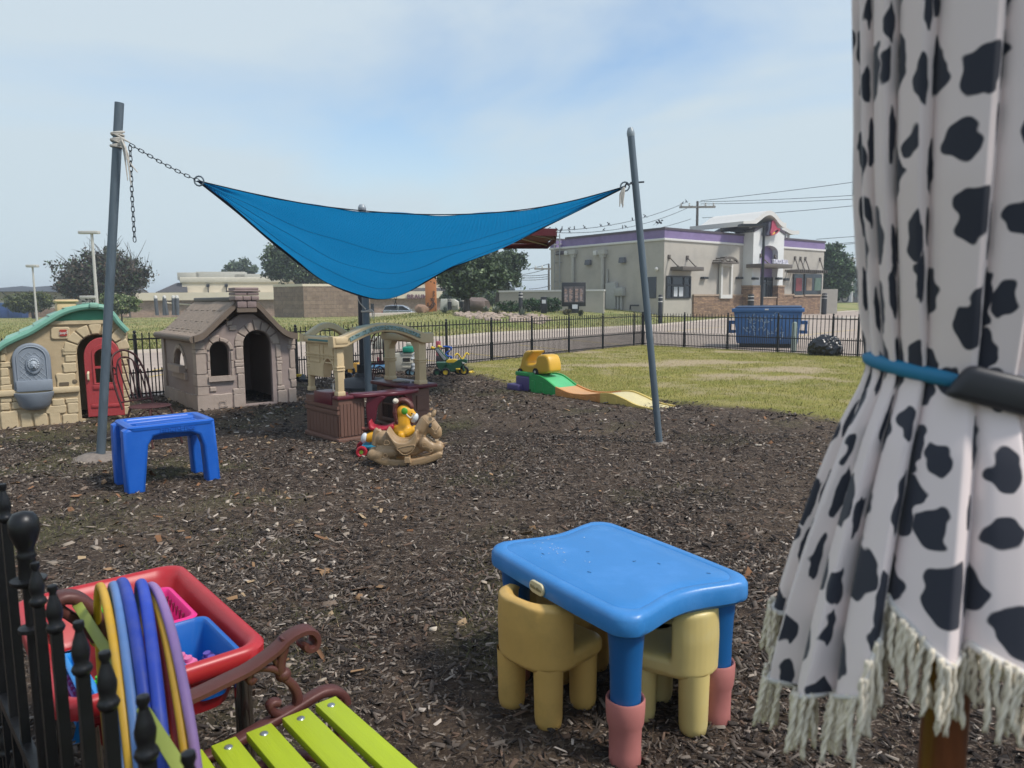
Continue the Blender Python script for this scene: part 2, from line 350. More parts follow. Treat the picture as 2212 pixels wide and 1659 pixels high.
# ---------------------------------------------- yard: mulch and lawn
LB = [G(*p) for p in [(985, 782), (1010, 803), (1045, 818), (1079, 826), (1114, 837), (1250, 853), (1428, 873), (1620, 890), (1821, 915), (2212, 962)]]
LB = [LB[0] + Vector((-1.2, 2.5, 0))] + LB + [LB[-1] + Vector((8, -2.5, 0))]
lx = np.array([p.x for p in LB]); ly = np.array([p.y for p in LB])
def vnoise(x, y, s, seed=0):
    rs = np.random.default_rng(seed); tb = rs.random((256, 256)); u = x/s; v = y/s; i = np.floor(u).astype(int); j = np.floor(v).astype(int); fu = u-i; fv = v-j; fu = fu*fu*(3-2*fu); fv = fv*fv*(3-2*fv)
    g = lambda a, b: tb[a % 256, b % 256]
    return (g(i, j)*(1-fu)+g(i+1, j)*fu)*(1-fv) + (g(i, j+1)*(1-fu)+g(i+1, j+1)*fu)*fv
def fbm(x, y, s, seed=0, o=4): return sum(vnoise(x, y, s/2**k, seed+k)*0.5**k for k in range(o))/sum(0.5**k for k in range(o))
def seg_sd(x, y, X, Y):
    best = np.full(np.shape(x), 1e9); sign = np.ones(np.shape(x))
    for i in range(len(X)-1):
        dx, dy = X[i+1]-X[i], Y[i+1]-Y[i]; t = np.clip(((x-X[i])*dx+(y-Y[i])*dy)/(dx*dx+dy*dy), 0, 1); d = np.hypot(x-X[i]-t*dx, y-Y[i]-t*dy)
        s = np.sign(dx*(y-Y[i])-dy*(x-X[i])); m_ = d < best; best = np.where(m_, d, best); sign = np.where(m_, s, sign)
    return best*sign
def lawn(x, y):
    d = seg_sd(x, y, lx, ly) + (fbm(x, y, 1.1, 3)-0.5)*0.9 + (fbm(x, y, 0.25, 9)-0.5)*0.45
    return np.clip(d/0.45+0.35, 0, 1)
bare_spots = [(G(1330, 790), 1.3, 0.25), (G(1475, 785), 1.9, 0.45), (G(1700, 800), 1.2, 0.3), (G(1560, 812), .8, .2), (G(1180, 800), .9, .2), (G(1230, 762), .9, .2), (G(1700, 818), 1.2, .22), (G(1600, 762), 1.6, .2)]
def bare(x, y):
    b = np.zeros(np.shape(x))
    for p, a, c in bare_spots: b = np.maximum(b, 1.25-np.hypot((x-p.x)/a, (y-p.y)/c/2.2))
    return np.clip((b + (fbm(x, y, 0.5, 21)-0.5)*1.8)*1.2, 0, 1)
def weed(x, y):      # thin weeds in the mulch
    f = fbm(x, y, 1.1, 41); b_ = np.zeros(np.shape(x))
    for (px_, py_, r_) in ((560, 1180, .55), (640, 1440, .35), (340, 1230, .4), (500, 1500, .4), (230, 1090, .35), (700, 1330, .35), (60, 1010, .5), (1000, 1040, .5)):
        q_ = G(px_, py_); b_ = np.maximum(b_, 1.2-np.hypot(x-q_.x, y-q_.y)/r_)
    return np.clip((f-0.56)*6, 0, 1)+np.clip(b_, 0, 1)*np.clip((fbm(x, y, .18, 55)-.42)*5, 0, 1)
def inside(x, y):
    n1x, n1y = fdir.y, -fdir.x
    a = (x-FA.x)*n1x+(y-FA.y)*n1y; d2 = (FR-FC).normalized(); b = (x-FC.x)*d2.y - (y-FC.y)*d2.x
    return (a > -0.06) & (b > -0.06) if True else None
yx = axis([(-12, -9, 0.5), (-9, 13.4, 0.09)]); yy = axis([(-3, 1, 0.3), (1, 24.4, 0.09)])
X2, Y2 = np.meshgrid(yx, yy); Z2 = 0.002 + (fbm(X2, Y2, 0.8, 5)-0.5)*0.03 + (fbm(X2, Y2, 0.2, 15)-0.5)*0.018
i2 = np.arange(X2.size).reshape(X2.shape); f2 = np.stack([i2[:-1, :-1], i2[:-1, 1:], i2[1:, 1:], i2[1:, :-1]], -1).reshape(-1, 4)
ins = inside(X2, Y2); cx_ = X2.ravel()[f2].mean(1); cy_ = Y2.ravel()[f2].mean(1); keep = inside(cx_, cy_); f2 = f2[keep]
Lw = lawn(X2, Y2); Bw = bare(X2, Y2)*Lw; Ww = weed(X2, Y2)
Z2 = Z2 + 0.012
cols = np.stack([Lw, Bw, Ww], -1).reshape(-1, 3)
used = np.unique(f2); remap = -np.ones(X2.size, int); remap[used] = np.arange(len(used))
mm = bpy.data.materials.new('yard_soil'); mm.use_nodes = True; t = mm.node_tree; b = t.nodes['Principled BSDF']
tc = N(t, 'ShaderNodeTexCoord'); at = N(t, 'ShaderNodeAttribute', attribute_name='Col'); sp = N(t, 'ShaderNodeSeparateColor'); t.links.new(at.outputs['Color'], sp.inputs[0])
def nz_(scale, det=8, ro=0.7, src=None, dist=0):
    n = N(t, 'ShaderNodeTexNoise'); n.inputs['Scale'].default_value = scale; n.inputs['Detail'].default_value = det; n.inputs['Roughness'].default_value = ro; n.inputs['Distortion'].default_value = dist; t.links.new(src or tc.outputs['Object'], n.inputs[0]); return n
def mixc(f, a, b_):
    n = N(t, 'ShaderNodeMix', data_type='RGBA')
    for s_, v in ((0, f), (6, a), (7, b_)):
        if isinstance(v, (str, tuple)): n.inputs[s_].default_value = (*lin(v), 1)
        else: t.links.new(v, n.inputs[s_])
    return n.outputs[2]
def rng_(src, a, b_, c=0, d=1):
    n = N(t, 'ShaderNodeMapRange'); n.inputs[1].default_value = a; n.inputs[2].default_value = b_; n.inputs[3].default_value = c; n.inputs[4].default_value = d; t.links.new(src, n.inputs[0]); return n.outputs[0]
vo = N(t, 'ShaderNodeTexVoronoi'); vo.inputs['Scale'].default_value = 42; mpp = N(t, 'ShaderNodeMapping'); mpp.inputs['Scale'].default_value = (1, 1.9, 1); t.links.new(tc.outputs['Object'], mpp.inputs[0])
dn = nz_(9, 3); ad = N(t, 'ShaderNodeVectorMath', operation='MULTIPLY_ADD'); ad.inputs[1].default_value = (0.35, 0.35, 0); t.links.new(dn.outputs['Color'], ad.inputs[0]); t.links.new(mpp.outputs[0], ad.inputs[2]); t.links.new(ad.outputs[0], vo.inputs[0])
vr = N(t, 'ShaderNodeValToRGB'); ee = vr.color_ramp.elements; ee[0].color = (*lin('#3c332e'), 1); ee[1].color = (*lin('#9c8e80'), 1); ee.new(0.55).color = (*lin('#4b3f37'), 1); ee.new(0.85).color = (*lin('#6b5d51'), 1)
scc = N(t, 'ShaderNodeSeparateColor'); t.links.new(vo.outputs['Color'], scc.inputs[0]); t.links.new(scc.outputs[0], vr.inputs[0])
big = nz_(0.7, 5, 0.6); soil = mixc(rng_(big.outputs[0], 0.4, 0.62), '#312822', '#5f5143')
fine = nz_(55, 6, 0.75); mulch = mixc(rng_(fine.outputs[0], 0.42, 0.56), soil, vr.outputs[0])
mulch = mixc(rng_(sp.outputs[2], 0.2, 1.0, 0, 0.35), mulch, '#4c5130')
g1 = nz_(0.9, 6, 0.6); g2 = nz_(28, 8, 0.8)
gr = mixc(rng_(g1.outputs[0], 0.38, 0.62), '#83803f', '#a09456'); gr = mixc(rng_(g2.outputs[0], 0.4, 0.7, 0, 0.8), gr, '#5f6a30')
straw = mixc(rng_(g2.outputs[0], 0.4, 0.6), '#8b7a5e', '#b5a585'); gr = mixc(sp.outputs[1], gr, straw)
allc = mixc(sp.outputs[0], mulch, gr)
t.links.new(allc, b.inputs['Base Color']); b.inputs['Roughness'].default_value = 0.95; b.inputs['Specular IOR Level'].default_value = 0.15
bp = N(t, 'ShaderNodeBump'); bp.inputs['Strength'].default_value = 1.0; bp.inputs['Distance'].default_value = 0.02; t.links.new(fine.outputs[0], bp.inputs['Height']); t.links.new(bp.outputs[0], b.inputs['Normal'])
yard = np_mesh('yard_ground', np.stack([X2, Y2, Z2], -1).reshape(-1, 3)[used], remap[f2], mm, colors=cols[used], smooth=True); tag(yard, 'bare dark soil and lawn inside the yard fence', kind='structure')

def frustum_pts(n, y0, y1, power=1.0):
    """random ground points inside the view, n of them, between distances y0 and y1 (uniform per area)"""
    y = np.sqrt(rng.random(n)*(y1*y1-y0*y0)+y0*y0); x = (rng.random(n)*2-1)*(y*0.82+0.5); return x, y
def chips(x, y, lmin, lmax, wr, pal, pw, lift=0.012, seed=1, th=0.25, tilt=0.35):
    r = np.random.default_rng(seed); n = len(x); L = r.uniform(lmin, lmax, n)*r.choice([1, 1, 1, 1.7], n); Wd = L*r.uniform(wr[0], wr[1], n); T = np.minimum(Wd*th*r.uniform(.5, 1.5, n), 0.008)
    a = r.uniform(0, 2*np.pi, n); tl = r.normal(0, tilt, n); rl = r.normal(0, tilt*1.2, n)
    z = 0.014+(fbm(x, y, 0.8, 5)-0.5)*0.03 + (fbm(x, y, 0.2, 15)-0.5)*0.018 + r.uniform(0.0, lift, n)
    base = np.array([[-.5, -.5, 0], [.5, -.32, 0], [.5, .4, 0], [-.5, .5, 0], [-.46, -.4, 1], [.44, -.25, 1], [.46, .3, 1], [-.42, .4, 1]])
    P = base[None]*np.stack([L, Wd, T], -1)[:, None, :] + r.normal(0, 0.06, (n, 8, 3))*np.stack([L, Wd, T], -1)[:, None, :]
    ct, st = np.cos(rl), np.sin(rl); py_, pz_ = P[..., 1]*ct[:, None]-P[..., 2]*st[:, None], P[..., 1]*st[:, None]+P[..., 2]*ct[:, None]
    ct, st = np.cos(tl), np.sin(tl); px_, pz_ = P[..., 0]*ct[:, None]-pz_*st[:, None], P[..., 0]*st[:, None]+pz_*ct[:, None]
    ca, sa = np.cos(a)[:, None], np.sin(a)[:, None]; X = px_*ca-py_*sa + x[:, None]; Y = px_*sa+py_*ca + y[:, None]; Z = pz_+z[:, None]
    vv = np.stack([X, Y, Z], -1).reshape(-1, 3); ff = np.array([[4, 5, 6, 7], [0, 1, 5, 4], [1, 2, 6, 5], [2, 3, 7, 6], [3, 0, 4, 7]])[None]+np.arange(n)[:, None, None]*8
    pc = np.array([lin(c) for c in pal]); ci = r.choice(len(pal), n, p=np.array(pw)/sum(pw)); cc = pc[ci]*r.uniform(0.75, 1.25, (n, 1)); cc = np.repeat(cc, 8, 0)
    return vv, ff.reshape(-1, 4), cc
PX, PY = [], []
for (n, a, b_) in ((76000, 1.0, 4.2), (80000, 4.2, 8.0), (52000, 8.0, 17.0)):
    x, y = frustum_pts(n, a, b_); k = (lawn(x, y) < 0.45+0.3*rng.random(len(x))) & inside(x, y); x, y = x[k], y[k]
    dens = fbm(x, y, 0.7, 77); k = rng.random(len(x)) < np.clip((dens-0.3)*3.4, 0.35, 1); PX.append(x[k]); PY.append(y[k])
pal = ['#2d2724', '#3f3833', '#574e47', '#70665d', '#8b8075', '#a89c90', '#5f4d41']; pw = [24, 26, 23, 14, 5, 1.6, 10]
parts = [chips(PX[0], PY[0], 0.008, 0.034, (.14, .42), pal, pw, seed=1), chips(PX[1], PY[1], 0.012, 0.038, (.14, .42), pal, pw, seed=2), chips(PX[2], PY[2], 0.02, 0.055, (.22, .5), pal, pw, seed=3, lift=.02)]
def join(parts):
    o = 0; VV, FF, CC = [], [], []
    for v, f, c in parts: VV.append(v); FF.append(f+o); CC.append(c); o += len(v)
    return np.concatenate(VV), np.concatenate(FF), np.concatenate(CC)
M_chip = vcol_mat('chip_wood', 0.85, 0.25)
v, f, c = join(parts); tag(np_mesh('wood_mulch', v, f, M_chip, colors=c), 'dark shredded wood mulch covering the play yard', kind='stuff')
x, y = frustum_pts(2600, 1.2, 12); k = (lawn(x, y) < 0.4) & (rng.random(len(x)) < np.where(x < -0.8, .85, 0.15)); x, y = x[k], y[k]
v, f, c = chips(x, y, 0.016, 0.04, (.5, .9), ['#8d8072', '#a09383', '#b5a999', '#7a6a5c'], [5, 3, 1, 4], seed=5, th=.5, lift=.01, tilt=.15)
v2, f2_, c2 = chips(x[:900]+0.13, y[:900]+.07, 0.025, 0.06, (.4, .7), ['#8a6d50', '#7c5a40', '#9a8468'], [3, 3, 2], seed=6, th=.03, lift=.018, tilt=.4)
v, f, c = join([(v, f, c), (v2, f2_, c2)]); tag(np_mesh('pebbles_and_leaves', v, f, vcol_mat('chip_wood'), colors=c), 'pale pebbles and dead leaves scattered over the mulch', kind='stuff')
# blades
def blades(x, y, h0, h1_, wd, pal, pw, seed=1, lean=0.5, zf=None):
    r = np.random.default_rng(seed); n = len(x); a = r.uniform(0, 2*np.pi, n); h = r.uniform(h0, h1_, n); w_ = r.uniform(.7, 1.4, n)*wd; la = r.uniform(0, 2*np.pi, n); ll = h*r.uniform(0.1, lean, n)
    z = 0.01 + ((fbm(x, y, 0.8, 5)-0.5)*0.03 if zf is None else zf)
    A = np.stack([x-np.cos(a)*w_, y-np.sin(a)*w_, z-0.01*np.ones(n)], -1); B = np.stack([x+np.cos(a)*w_, y+np.sin(a)*w_, z-0.01*np.ones(n)], -1); T = np.stack([x+np.cos(la)*ll, y+np.sin(la)*ll, z+h], -1)
    pc = np.array([lin(c) for c in pal]); cc = pc[r.choice(len(pal), n, p=np.array(pw)/sum(pw))]*r.uniform(.75, 1.25, (n, 1))
    return np.stack([A, B, T], 1).reshape(-1, 3), np.arange(3*n).reshape(-1, 3), np.repeat(cc, 3, 0)
x, y = frustum_pts(420000, 8.5, 24.2); k = inside(x, y) & (rng.random(len(x)) < lawn(x, y)*0.9) & (rng.random(len(x)) > bare(x, y)*.9); x, y = x[k], y[k]
v, f, c = blades(x, y, 0.012, 0.05, 0.005, ['#828241', '#999352', '#aea065', '#686c34', '#bcad7d'], [5, 5, 4, 3, 1.6], 11, 1.1)
tag(np_mesh('lawn_grass', v, f, vcol_mat('grass_blade', 0.8, 0.2), colors=c), 'short yellow green lawn grass behind the mulch', kind='stuff')
x, y = frustum_pts(110000, 1.2, 9); d = weed(x, y)*np.where(x < 0.2, 1.3, 0.45); k = (rng.random(len(x)) < d*0.7) & (lawn(x, y) < .5); x, y = x[k], y[k]
v, f, c = blades(x, y, 0.008, 0.045, 0.0016, ['#5a6136', '#6f7346', '#857c55', '#454b2a'], [4, 3, 3, 2], 12, 1.8)
x, y = frustum_pts(26000, 1.2, 9)
v3, f3_, c3 = blades(x, y, 0.01, 0.04, 0.0012, ['#8b7a60', '#6d5c48', '#a69678'], [4, 3, 1], 13, 3.5)
v, f, c = join([(v, f, c), (v3, f3_, c3)]); tag(np_mesh('weeds', v, f, vcol_mat('grass_blade'), colors=c), 'thin green weeds and dry stalks growing through the mulch', kind='stuff')
# taller tufts along the drive's far edge
def scatter_px(n, x0, x1, y0, y1):
    px = rng.uniform(x0, x1, n); py = rng.uniform(y0, y1, n); d0 = _f; L = np.array([[_f[i] + _r[i]*0 for i in range(3)]]);
    D = np.array(_f)[None]+np.array(_r)[None]*((px-1106)/FPX)[:, None]+np.array(_u)[None]*(-(py-829.5)/FPX)[:, None]
    t_ = -H/D[:, 2]; return D[:, 0]*t_, D[:, 1]*t_
x, y = scatter_px(90000, -20, 1900, 660, 800); k = (edge_dist(x, y) > 0.3) & (y < 75); x, y = x[k], y[k]
v, f, c = blades(x, y, 0.03, 0.13, 0.02, ['#6f7440', '#8a8450', '#a59a6c', '#5b6534'], [4, 4, 3, 3], 14, 0.9, zf=hgt(x, y))
tag(np_mesh('field_grass', v, f, vcol_mat('grass_blade'), colors=c), 'rough dry grass on the field and the low bank beyond the drive', kind='stuff')
# ============================================================ far side: shops, trees, poles
def c3(x, y): return (x*.5877/1.852, (850+y*.5877)/1.852)
def c4(x, y): return ((1000+x*.5425)/1.852, (900+y*.5425)/1.852)
def c5(x, y): return ((2100+x*.633)/1.852, (800+y*.633)/1.852)
def ct(x, y): return ((2950+x*.2486)/1.852, (820+y*.2486)/1.852)
def cm(x, y): return ((2150+x*.3165)/1.852, (1000+y*.3165)/1.852)
def cb(x, y): return ((1400+x*.2713)/1.852, (1100+y*.2713)/1.852)
def cl(x, y): return (x*.1808/1.852, (1050+y*.1808)/1.852)
def cw(x, y): return ((1950+x*.1507)/1.852, (1050+y*.1507)/1.852)
def cd(x, y): return ((2800+x*.3165)/1.852, (1100+y*.3165)/1.852)

M_stucco = mat('stucco_warm_grey', '#aaa49a', 0.9, var=0.06, vs=0.5, bump=0.2, bs=25, stain='#8a857e', stain_amt=0.5, ss=0.6)
M_trimw = mat('painted_white_trim', '#c9c7c2', 0.7, var=0.05)
M_tower = mat('stucco_white', '#cfd0ce', 0.85, var=0.05, vs=1)
M_purple = mat('stucco_purple', '#7d6d95', 0.85, var=0.09, vs=1.2, stain='#5d4f74', stain_amt=.5, ss=.7)
M_cap = mat('dark_parapet_cap', '#4a4149', 0.6)
M_bronze = mat('bronze_metal', '#5e564e', 0.5, metal=0.2)
M_dark = mat('dark_metal', '#24262a', 0.45, metal=0.2)
M_glass = mat('dark_window_glass', '#1c232b', 0.08, var=0.3, vs=0.7, spec=0.7)
M_black = mat('black_plastic', '#15171b', 0.5)
def brick_mat(name, c1, c2, mortar, sx=1.0, bw=0.4, bh=0.1, ms=0.01, off=0.5):
    mm = bpy.data.materials.new(name); mm.use_nodes = True; t = mm.node_tree; b = t.nodes['Principled BSDF']; tc = N(t, 'ShaderNodeTexCoord'); s = N(t, 'ShaderNodeSeparateXYZ'); t.links.new(tc.outputs['Object'], s.inputs[0])
    a = N(t, 'ShaderNodeMath', operation='ADD'); t.links.new(s.outputs[0], a.inputs[0]); t.links.new(s.outputs[1], a.inputs[1]); c = N(t, 'ShaderNodeCombineXYZ'); t.links.new(a.outputs[0], c.inputs[0]); t.links.new(s.outputs[2], c.inputs[1])
    k = N(t, 'ShaderNodeTexBrick'); k.inputs['Scale'].default_value = 1; k.inputs['Brick Width'].default_value = bw; k.inputs['Row Height'].default_value = bh; k.inputs['Mortar Size'].default_value = ms; k.offset = off; k.inputs['Bias'].default_value = 0.0
    k.inputs['Color1'].default_value = (*lin(c1), 1); k.inputs['Color2'].default_value = (*lin(c2), 1); k.inputs['Mortar'].default_value = (*lin(mortar), 1); t.links.new(c.outputs[0], k.inputs[0])
    nz = N(t, 'ShaderNodeTexNoise'); nz.inputs['Scale'].default_value = 2.5; nz.inputs['Detail'].default_value = 8; nz.inputs['Roughness'].default_value = .75; t.links.new(tc.outputs['Object'], nz.inputs[0])
    m = N(t, 'ShaderNodeMix', data_type='RGBA', blend_type='MULTIPLY'); r = N(t, 'ShaderNodeMapRange'); r.inputs[1].default_value = .3; r.inputs[2].default_value = .7; r.inputs[3].default_value = 0.65; r.inputs[4].default_value = 1.25; t.links.new(nz.outputs[0], r.inputs[0]); m.inputs[0].default_value = 1
    t.links.new(k.outputs[0], m.inputs[6]); t.links.new(r.outputs[0], m.inputs[7]); t.links.new(m.outputs[2], b.inputs['Base Color']); b.inputs['Roughness'].default_value = .9
    bp = N(t, 'ShaderNodeBump'); bp.inputs['Strength'].default_value = 0.6; bp.inputs['Distance'].default_value = 0.03; t.links.new(k.outputs[1], bp.inputs['Height']); bp.invert = True; t.links.new(bp.outputs[0], b.inputs['Normal'])
    return mm
M_stone = brick_mat('stacked_ledgestone', '#a5876b', '#7b6251', '#54443a', bw=0.42, bh=0.11, ms=0.012, off=0.37)
M_brickp = brick_mat('pink_brick', '#b0917f', '#9d8170', '#a39a8e', bw=0.3, bh=0.1, ms=0.01)
M_block = brick_mat('split_face_block', '#8c7a68', '#7d6b5b', '#6b5d50', bw=0.8, bh=0.4, ms=0.012)
M_cream = mat('cream_fascia', '#d2c7b1', 0.8, var=0.05, vs=.6)
M_shingle = mat('dark_shingle', '#4b4a4c', 0.9, var=0.2, vs=6)

# --- taco restaurant
K = V(1433, 669, 52.0); zb = h1(K.x, K.y); K.z = 0
dv = Vector((.77, .63, 0)).normalized(); du = Vector((-dv.y, dv.x, 0)); RZ = math.atan2(dv.y, dv.x)
def WF(p, y=0.0):      # pixel -> (x,z) on the plane local y = y
    o = K + du*y; w_ = on_line(p[0], p[1], o, o+dv); return (w_-K).dot(dv), w_.z
def WL(p, x=0.0):
    o = K + dv*x; w_ = on_line(p[0], p[1], o, o+du); return (w_-K).dot(du), w_.z
taco = thing('taco_restaurant', 'grey stucco fast food restaurant with purple parapet, stone base and bell emblem', 'restaurant', (K.x, K.y, 0), RZ)
xr = WF(c5(1893, 300))[0]; yl = WL(c5(163, 300))[0]; zt = WF(c5(882, 172))[1]; zpb = WF(c5(882, 240))[1]; zwb = WF(c5(882, 255))[1]
mb = MB(); mb.b2((0, 0, -.1), (xr, yl, zwb)); mb.build('wall', M_stucco, taco)
mb = MB(); mb.b2((-.10, -.10, zwb), (xr+.1, yl+.1, zpb)); mb.bevel(.02); mb.build('trim_band', M_trimw, taco)
mb = MB()
yn0 = WL(c5(258, 300))[0]; yn1 = WL(c5(200, 300))[0]; nzb = WL(c5(230, 335))[1]
mb.b2((-.03, -.03, zpb), (xr+.03, yn0, zt-.16)); mb.b2((-.03, yn1, zpb), (xr+.03, yl+.03, zt-.16)); mb.b2((.6, yn0, zpb), (xr+.03, yn1, zt-.16)); mb.build('parapet', M_purple, taco)
mb = MB(); mb.b2((-.09, -.09, zt-.16), (xr+.09, yn0, zt)); mb.b2((-.09, yn1, zt-.16), (xr+.09, yl+.09, zt)); mb.build('parapet_cap', M_cap, taco)
mb = MB(); mb.b2((-.12, yn0, nzb-.15), (-.04, yn1, nzb+.15)); mb.build('roof_scupper', M_cap, taco)
# stone base along the front wall, with cap
xs0 = WF(c5(1058, 640))[0]; zs = WF(c5(1058, 597))[1]
xt0, xt1 = WF(ct(250, 900), -.9)[0], WF(ct(742, 900), -.9)[0]
mb = MB(); mb.b2((xs0, -.14, -.1), (xt0, .1, zs-.12)); mb.build('stone_base', M_stone, taco); mb = MB(); mb.b2((xt1, -.14, -.1), (xr+.12, yl, zs-.12)) if False else mb.b2((xt1, -.14, -.1), (xr+.12, .1, zs-.12)); mb.build('stone_base', M_stone, taco)
mb = MB(); mb.b2((xs0-.05, -.2, zs-.12), (xt0, .12, zs)); mb.build('stone_cap', mat('stone_cap', '#a08c78', .8), taco); mb = MB(); mb.b2((xt1, -.2, zs-.12), (WF(ct(888, 1400))[0], .12, zs)); mb.build('stone_cap', mat('stone_cap', '#a08c78', .8), taco)
# entrance tower
ztw = WF(ct(280, 440), -.9)[1]; zpk = WF(ct(500, 335), -.9)[1]
dx0, dx1 = WF(ct(365, 1200), -.9)[0], WF(ct(640, 1200), -.9)[0]; zdt = WF(ct(500, 650), -.9)[1]; zds = WF(ct(500, 1480), -.9)[1]; cxm = (xt0+xt1)/2
top = [(xt1, ztw), (cxm+(xt1-cxm)*.55, ztw+(zpk-ztw)*.62), (cxm+.5, zpk-.05), (cxm, zpk), (cxm-.5, zpk-.05), (cxm-(cxm-xt0)*.55, ztw+(zpk-ztw)*.62), (xt0, ztw)]
zst = WF(ct(280, 1290), -.9)[1]
mb = MB(); mb.plate([[(xt0, zst), (dx0, zst), (dx0, zdt-.55)] + arc((dx0+dx1)/2, zdt-.55, (dx1-dx0)/2, .55, 180, 0, 10)[1:-1] + [(dx1, zdt-.55), (dx1, zst), (xt1, zst)] + top], .5, 0, TR(0, -.65, 0))
mb.b2((xt0, -.4, zst), (xt0+.35, 3.0, ztw)); mb.b2((xt1-.35, -.4, zst), (xt1, 3.0, ztw)); mb.build('tower_wall', M_tower, taco)
mb = MB(); P = [(x, -.95, z+.02) for x, z in top]; Q = [(x, 3.05, z+.02) for x, z in top]; P2 = [(x, y, z+.2) for x, y, z in P]; Q2 = [(x, y, z+.2) for x, y, z in Q]; mb.grid([P, P2, Q2, Q]); mb.build('tower_roof', M_cap, taco, solid=.03)
mb = MB(); mb.b2((dx0, -.42, zds), (dx1, -.3, zdt+.1)); mb.build('entrance_recess', M_purple, taco)
mb = MB(); mb.b2((xt0-.1, -1.02, -.1), (dx0, .1, zst-.1)); mb.b2((dx1, -1.02, -.1), (xt1+.1, .1, zst-.1)); mb.b2((dx0, -.9, -.1), (dx1, -.2, zds-.1)); mb.build('tower_stone', M_stone, taco)
mb = MB(); mb.b2((xt0-.16, -1.08, zst-.1), (dx0+.06, .1, zst)); mb.b2((dx1-.06, -1.08, zst-.1), (xt1+.16, .1, zst)); mb.b2((dx0, -.96, zds-.1), (dx1, -.3, zds)); mb.build('tower_stone_cap', mat('stone_cap', '#a08c78'), taco)
zgt = WF(ct(500, 1165), -.45)[1]
g = MB().b2((dx0+.12, -.5, zds), (dx1-.12, -.43, zgt)).build('entrance_window', M_glass, taco)
mb = MB()
for i in range(4): xx = dx0+.12+(dx1-dx0-.24)*i/3; mb.b2((xx-.05, -.56, zds), (xx+.05, -.5, zgt))
mb.b2((dx0+.1, -.555, (zds+zgt)/2+.3), (dx1-.1, -.505, (zds+zgt)/2+.4)); mb.build('frame', M_dark, g)
# entrance canopy with letters
zc0, zc1 = WF(ct(500, 1015), -1.9)[1], WF(ct(500, 955), -1.9)[1]; cx0 = WF(ct(395, 980), -1.9)[0]; cx1 = WF(ct(848, 980), -1.9)[0]
zc0 = WF(ct(600, 1010), -1.9)[1]; zc1 = WF(ct(600, 950), -1.9)[1]
cn = MB().b2((cx0, -2.1, zc0), (cx1, -.5, zc1)).bevel(.02).build('entrance_canopy', M_bronze, taco)
mb = MB(); lx0 = WF(ct(565, 910), -2.0)[0]; lx1 = WF(ct(850, 910), -2.0)[0]; lh = WF(ct(700, 885), -2.0)[1]-zc1
mb.text('TACO BELL', lh*1.38, 0.16, TR((lx0+lx1)/2+.0, -1.9, zc1+lh*.55) @ Matrix.Diagonal(((lx1-lx0)/(lh*1.38*5.9), 1, 1, 1)), bold=.012); mb.build('lettering', mat('sign_letter_white', '#d8d6e0', .5), cn)
def rod(a, b, nm='rod'): return MB().tube([a, b], .05, 6).box(a, (.22, .1, .3)).ball(b, .09, 8).build('awning_rod', M_bronze, taco)
for p, q in (((378, 815), (510, 940)), ((612, 830), (665, 875))):
    a = WF(ct(*p), -.95); b_ = WF(ct(*q), -1.7); rod((a[0], -.92, a[1]), (b_[0], -1.7, zc1))
# drive-through awning, small arched awning, trellis
def awn(pa, pb, yo): 
    a, b_ = WF(c5(*pa), -yo), WF(c5(*pb), -yo); return a, b_
a, b_ = awn((975, 418), (1132, 448), 1.1); x0 = WF(c5(893, 420), -.02)[0]
MB().b2((x0+.5, -1.1, b_[1]), (b_[0], 0, a[1])).bevel(.02).build('awning', M_bronze, taco)
for p, q in (((912, 360), (967, 415)), ((1027, 365), (1080, 412))):
    a2 = WF(c5(*p), -.05); q2 = WF(c5(*q), -.9); rod((a2[0], -.05, a2[1]), (q2[0], -.9, a[1]))
a, b_ = WF(c5(893, 483)), WF(c5(1040, 618)); g = MB().b2((a[0], -.03, b_[1]), (b_[0], .1, a[1])).build('drive_through_window', M_glass, taco)
mb = MB(); w0, w1 = a[0], b_[0]
for xx in (w0, w0+(w1-w0)*.23, w0+(w1-w0)*.72, w1): mb.b2((xx-.05, -.1, b_[1]), (xx+.05, -.03, a[1]))
for zz in (b_[1], a[1], b_[1]+(a[1]-b_[1])*.6): mb.b2((w0-.05, -.09, zz-.05), (w1+.05, -.035, zz+.05))
mb.build('frame', M_dark, g)
mb = MB()
for u0, u1 in ((.3, .45), (.52, .7)): mb.b2((w0+(w1-w0)*u0, -.06, b_[1]+.1), (w0+(w1-w0)*u1, -.032, b_[1]+(a[1]-b_[1])*.52))
mb.build('window_notice', mat('paper_white', '#b9bcc0', .7), g)
a, b_ = WL(c5(832, 485)), WL(c5(782, 622)); MB().b2((-.03, a[0], b_[1]), (.1, b_[0]+.4, a[1])).build('side_window', M_glass, taco)
a, b_ = WF(c5(1222, 403)), WF(c5(1290, 622)); g = MB(); g.plate([[(a[0], b_[1]), (b_[0], b_[1]), (b_[0], a[1]), (a[0], a[1])], [(a[0]+.22, b_[1]+.3), (a[0]+.22, a[1]-.2), (b_[0]-.22, a[1]-.2), (b_[0]-.22, b_[1]+.3)]], .2, 0, TR(0, -.2, 0)); g.build('panel_frame', M_trimw, taco)
MB().b2((a[0]+.2, -.16, b_[1]+.28), (b_[0]-.2, .05, a[1]-.18)).build('panel', M_stucco, taco)
a, b_ = WF(c5(1240, 355), -.8), WF(c5(1345, 404), -.8); cxx, rr = (a[0]+b_[0])/2, (b_[0]-a[0])/2
mb = MB(); mb.plate([arc(cxx, b_[1], rr, a[1]-b_[1], 0, 180, 12), arc(cxx, b_[1]+.12, rr-.2, a[1]-b_[1]-.3, 0, 180, 12)], .12, 0, TR(0, -.85, 0)); mb.b2((cxx-rr, -.85, b_[1]), (cxx+rr, -.02, b_[1]+.12))
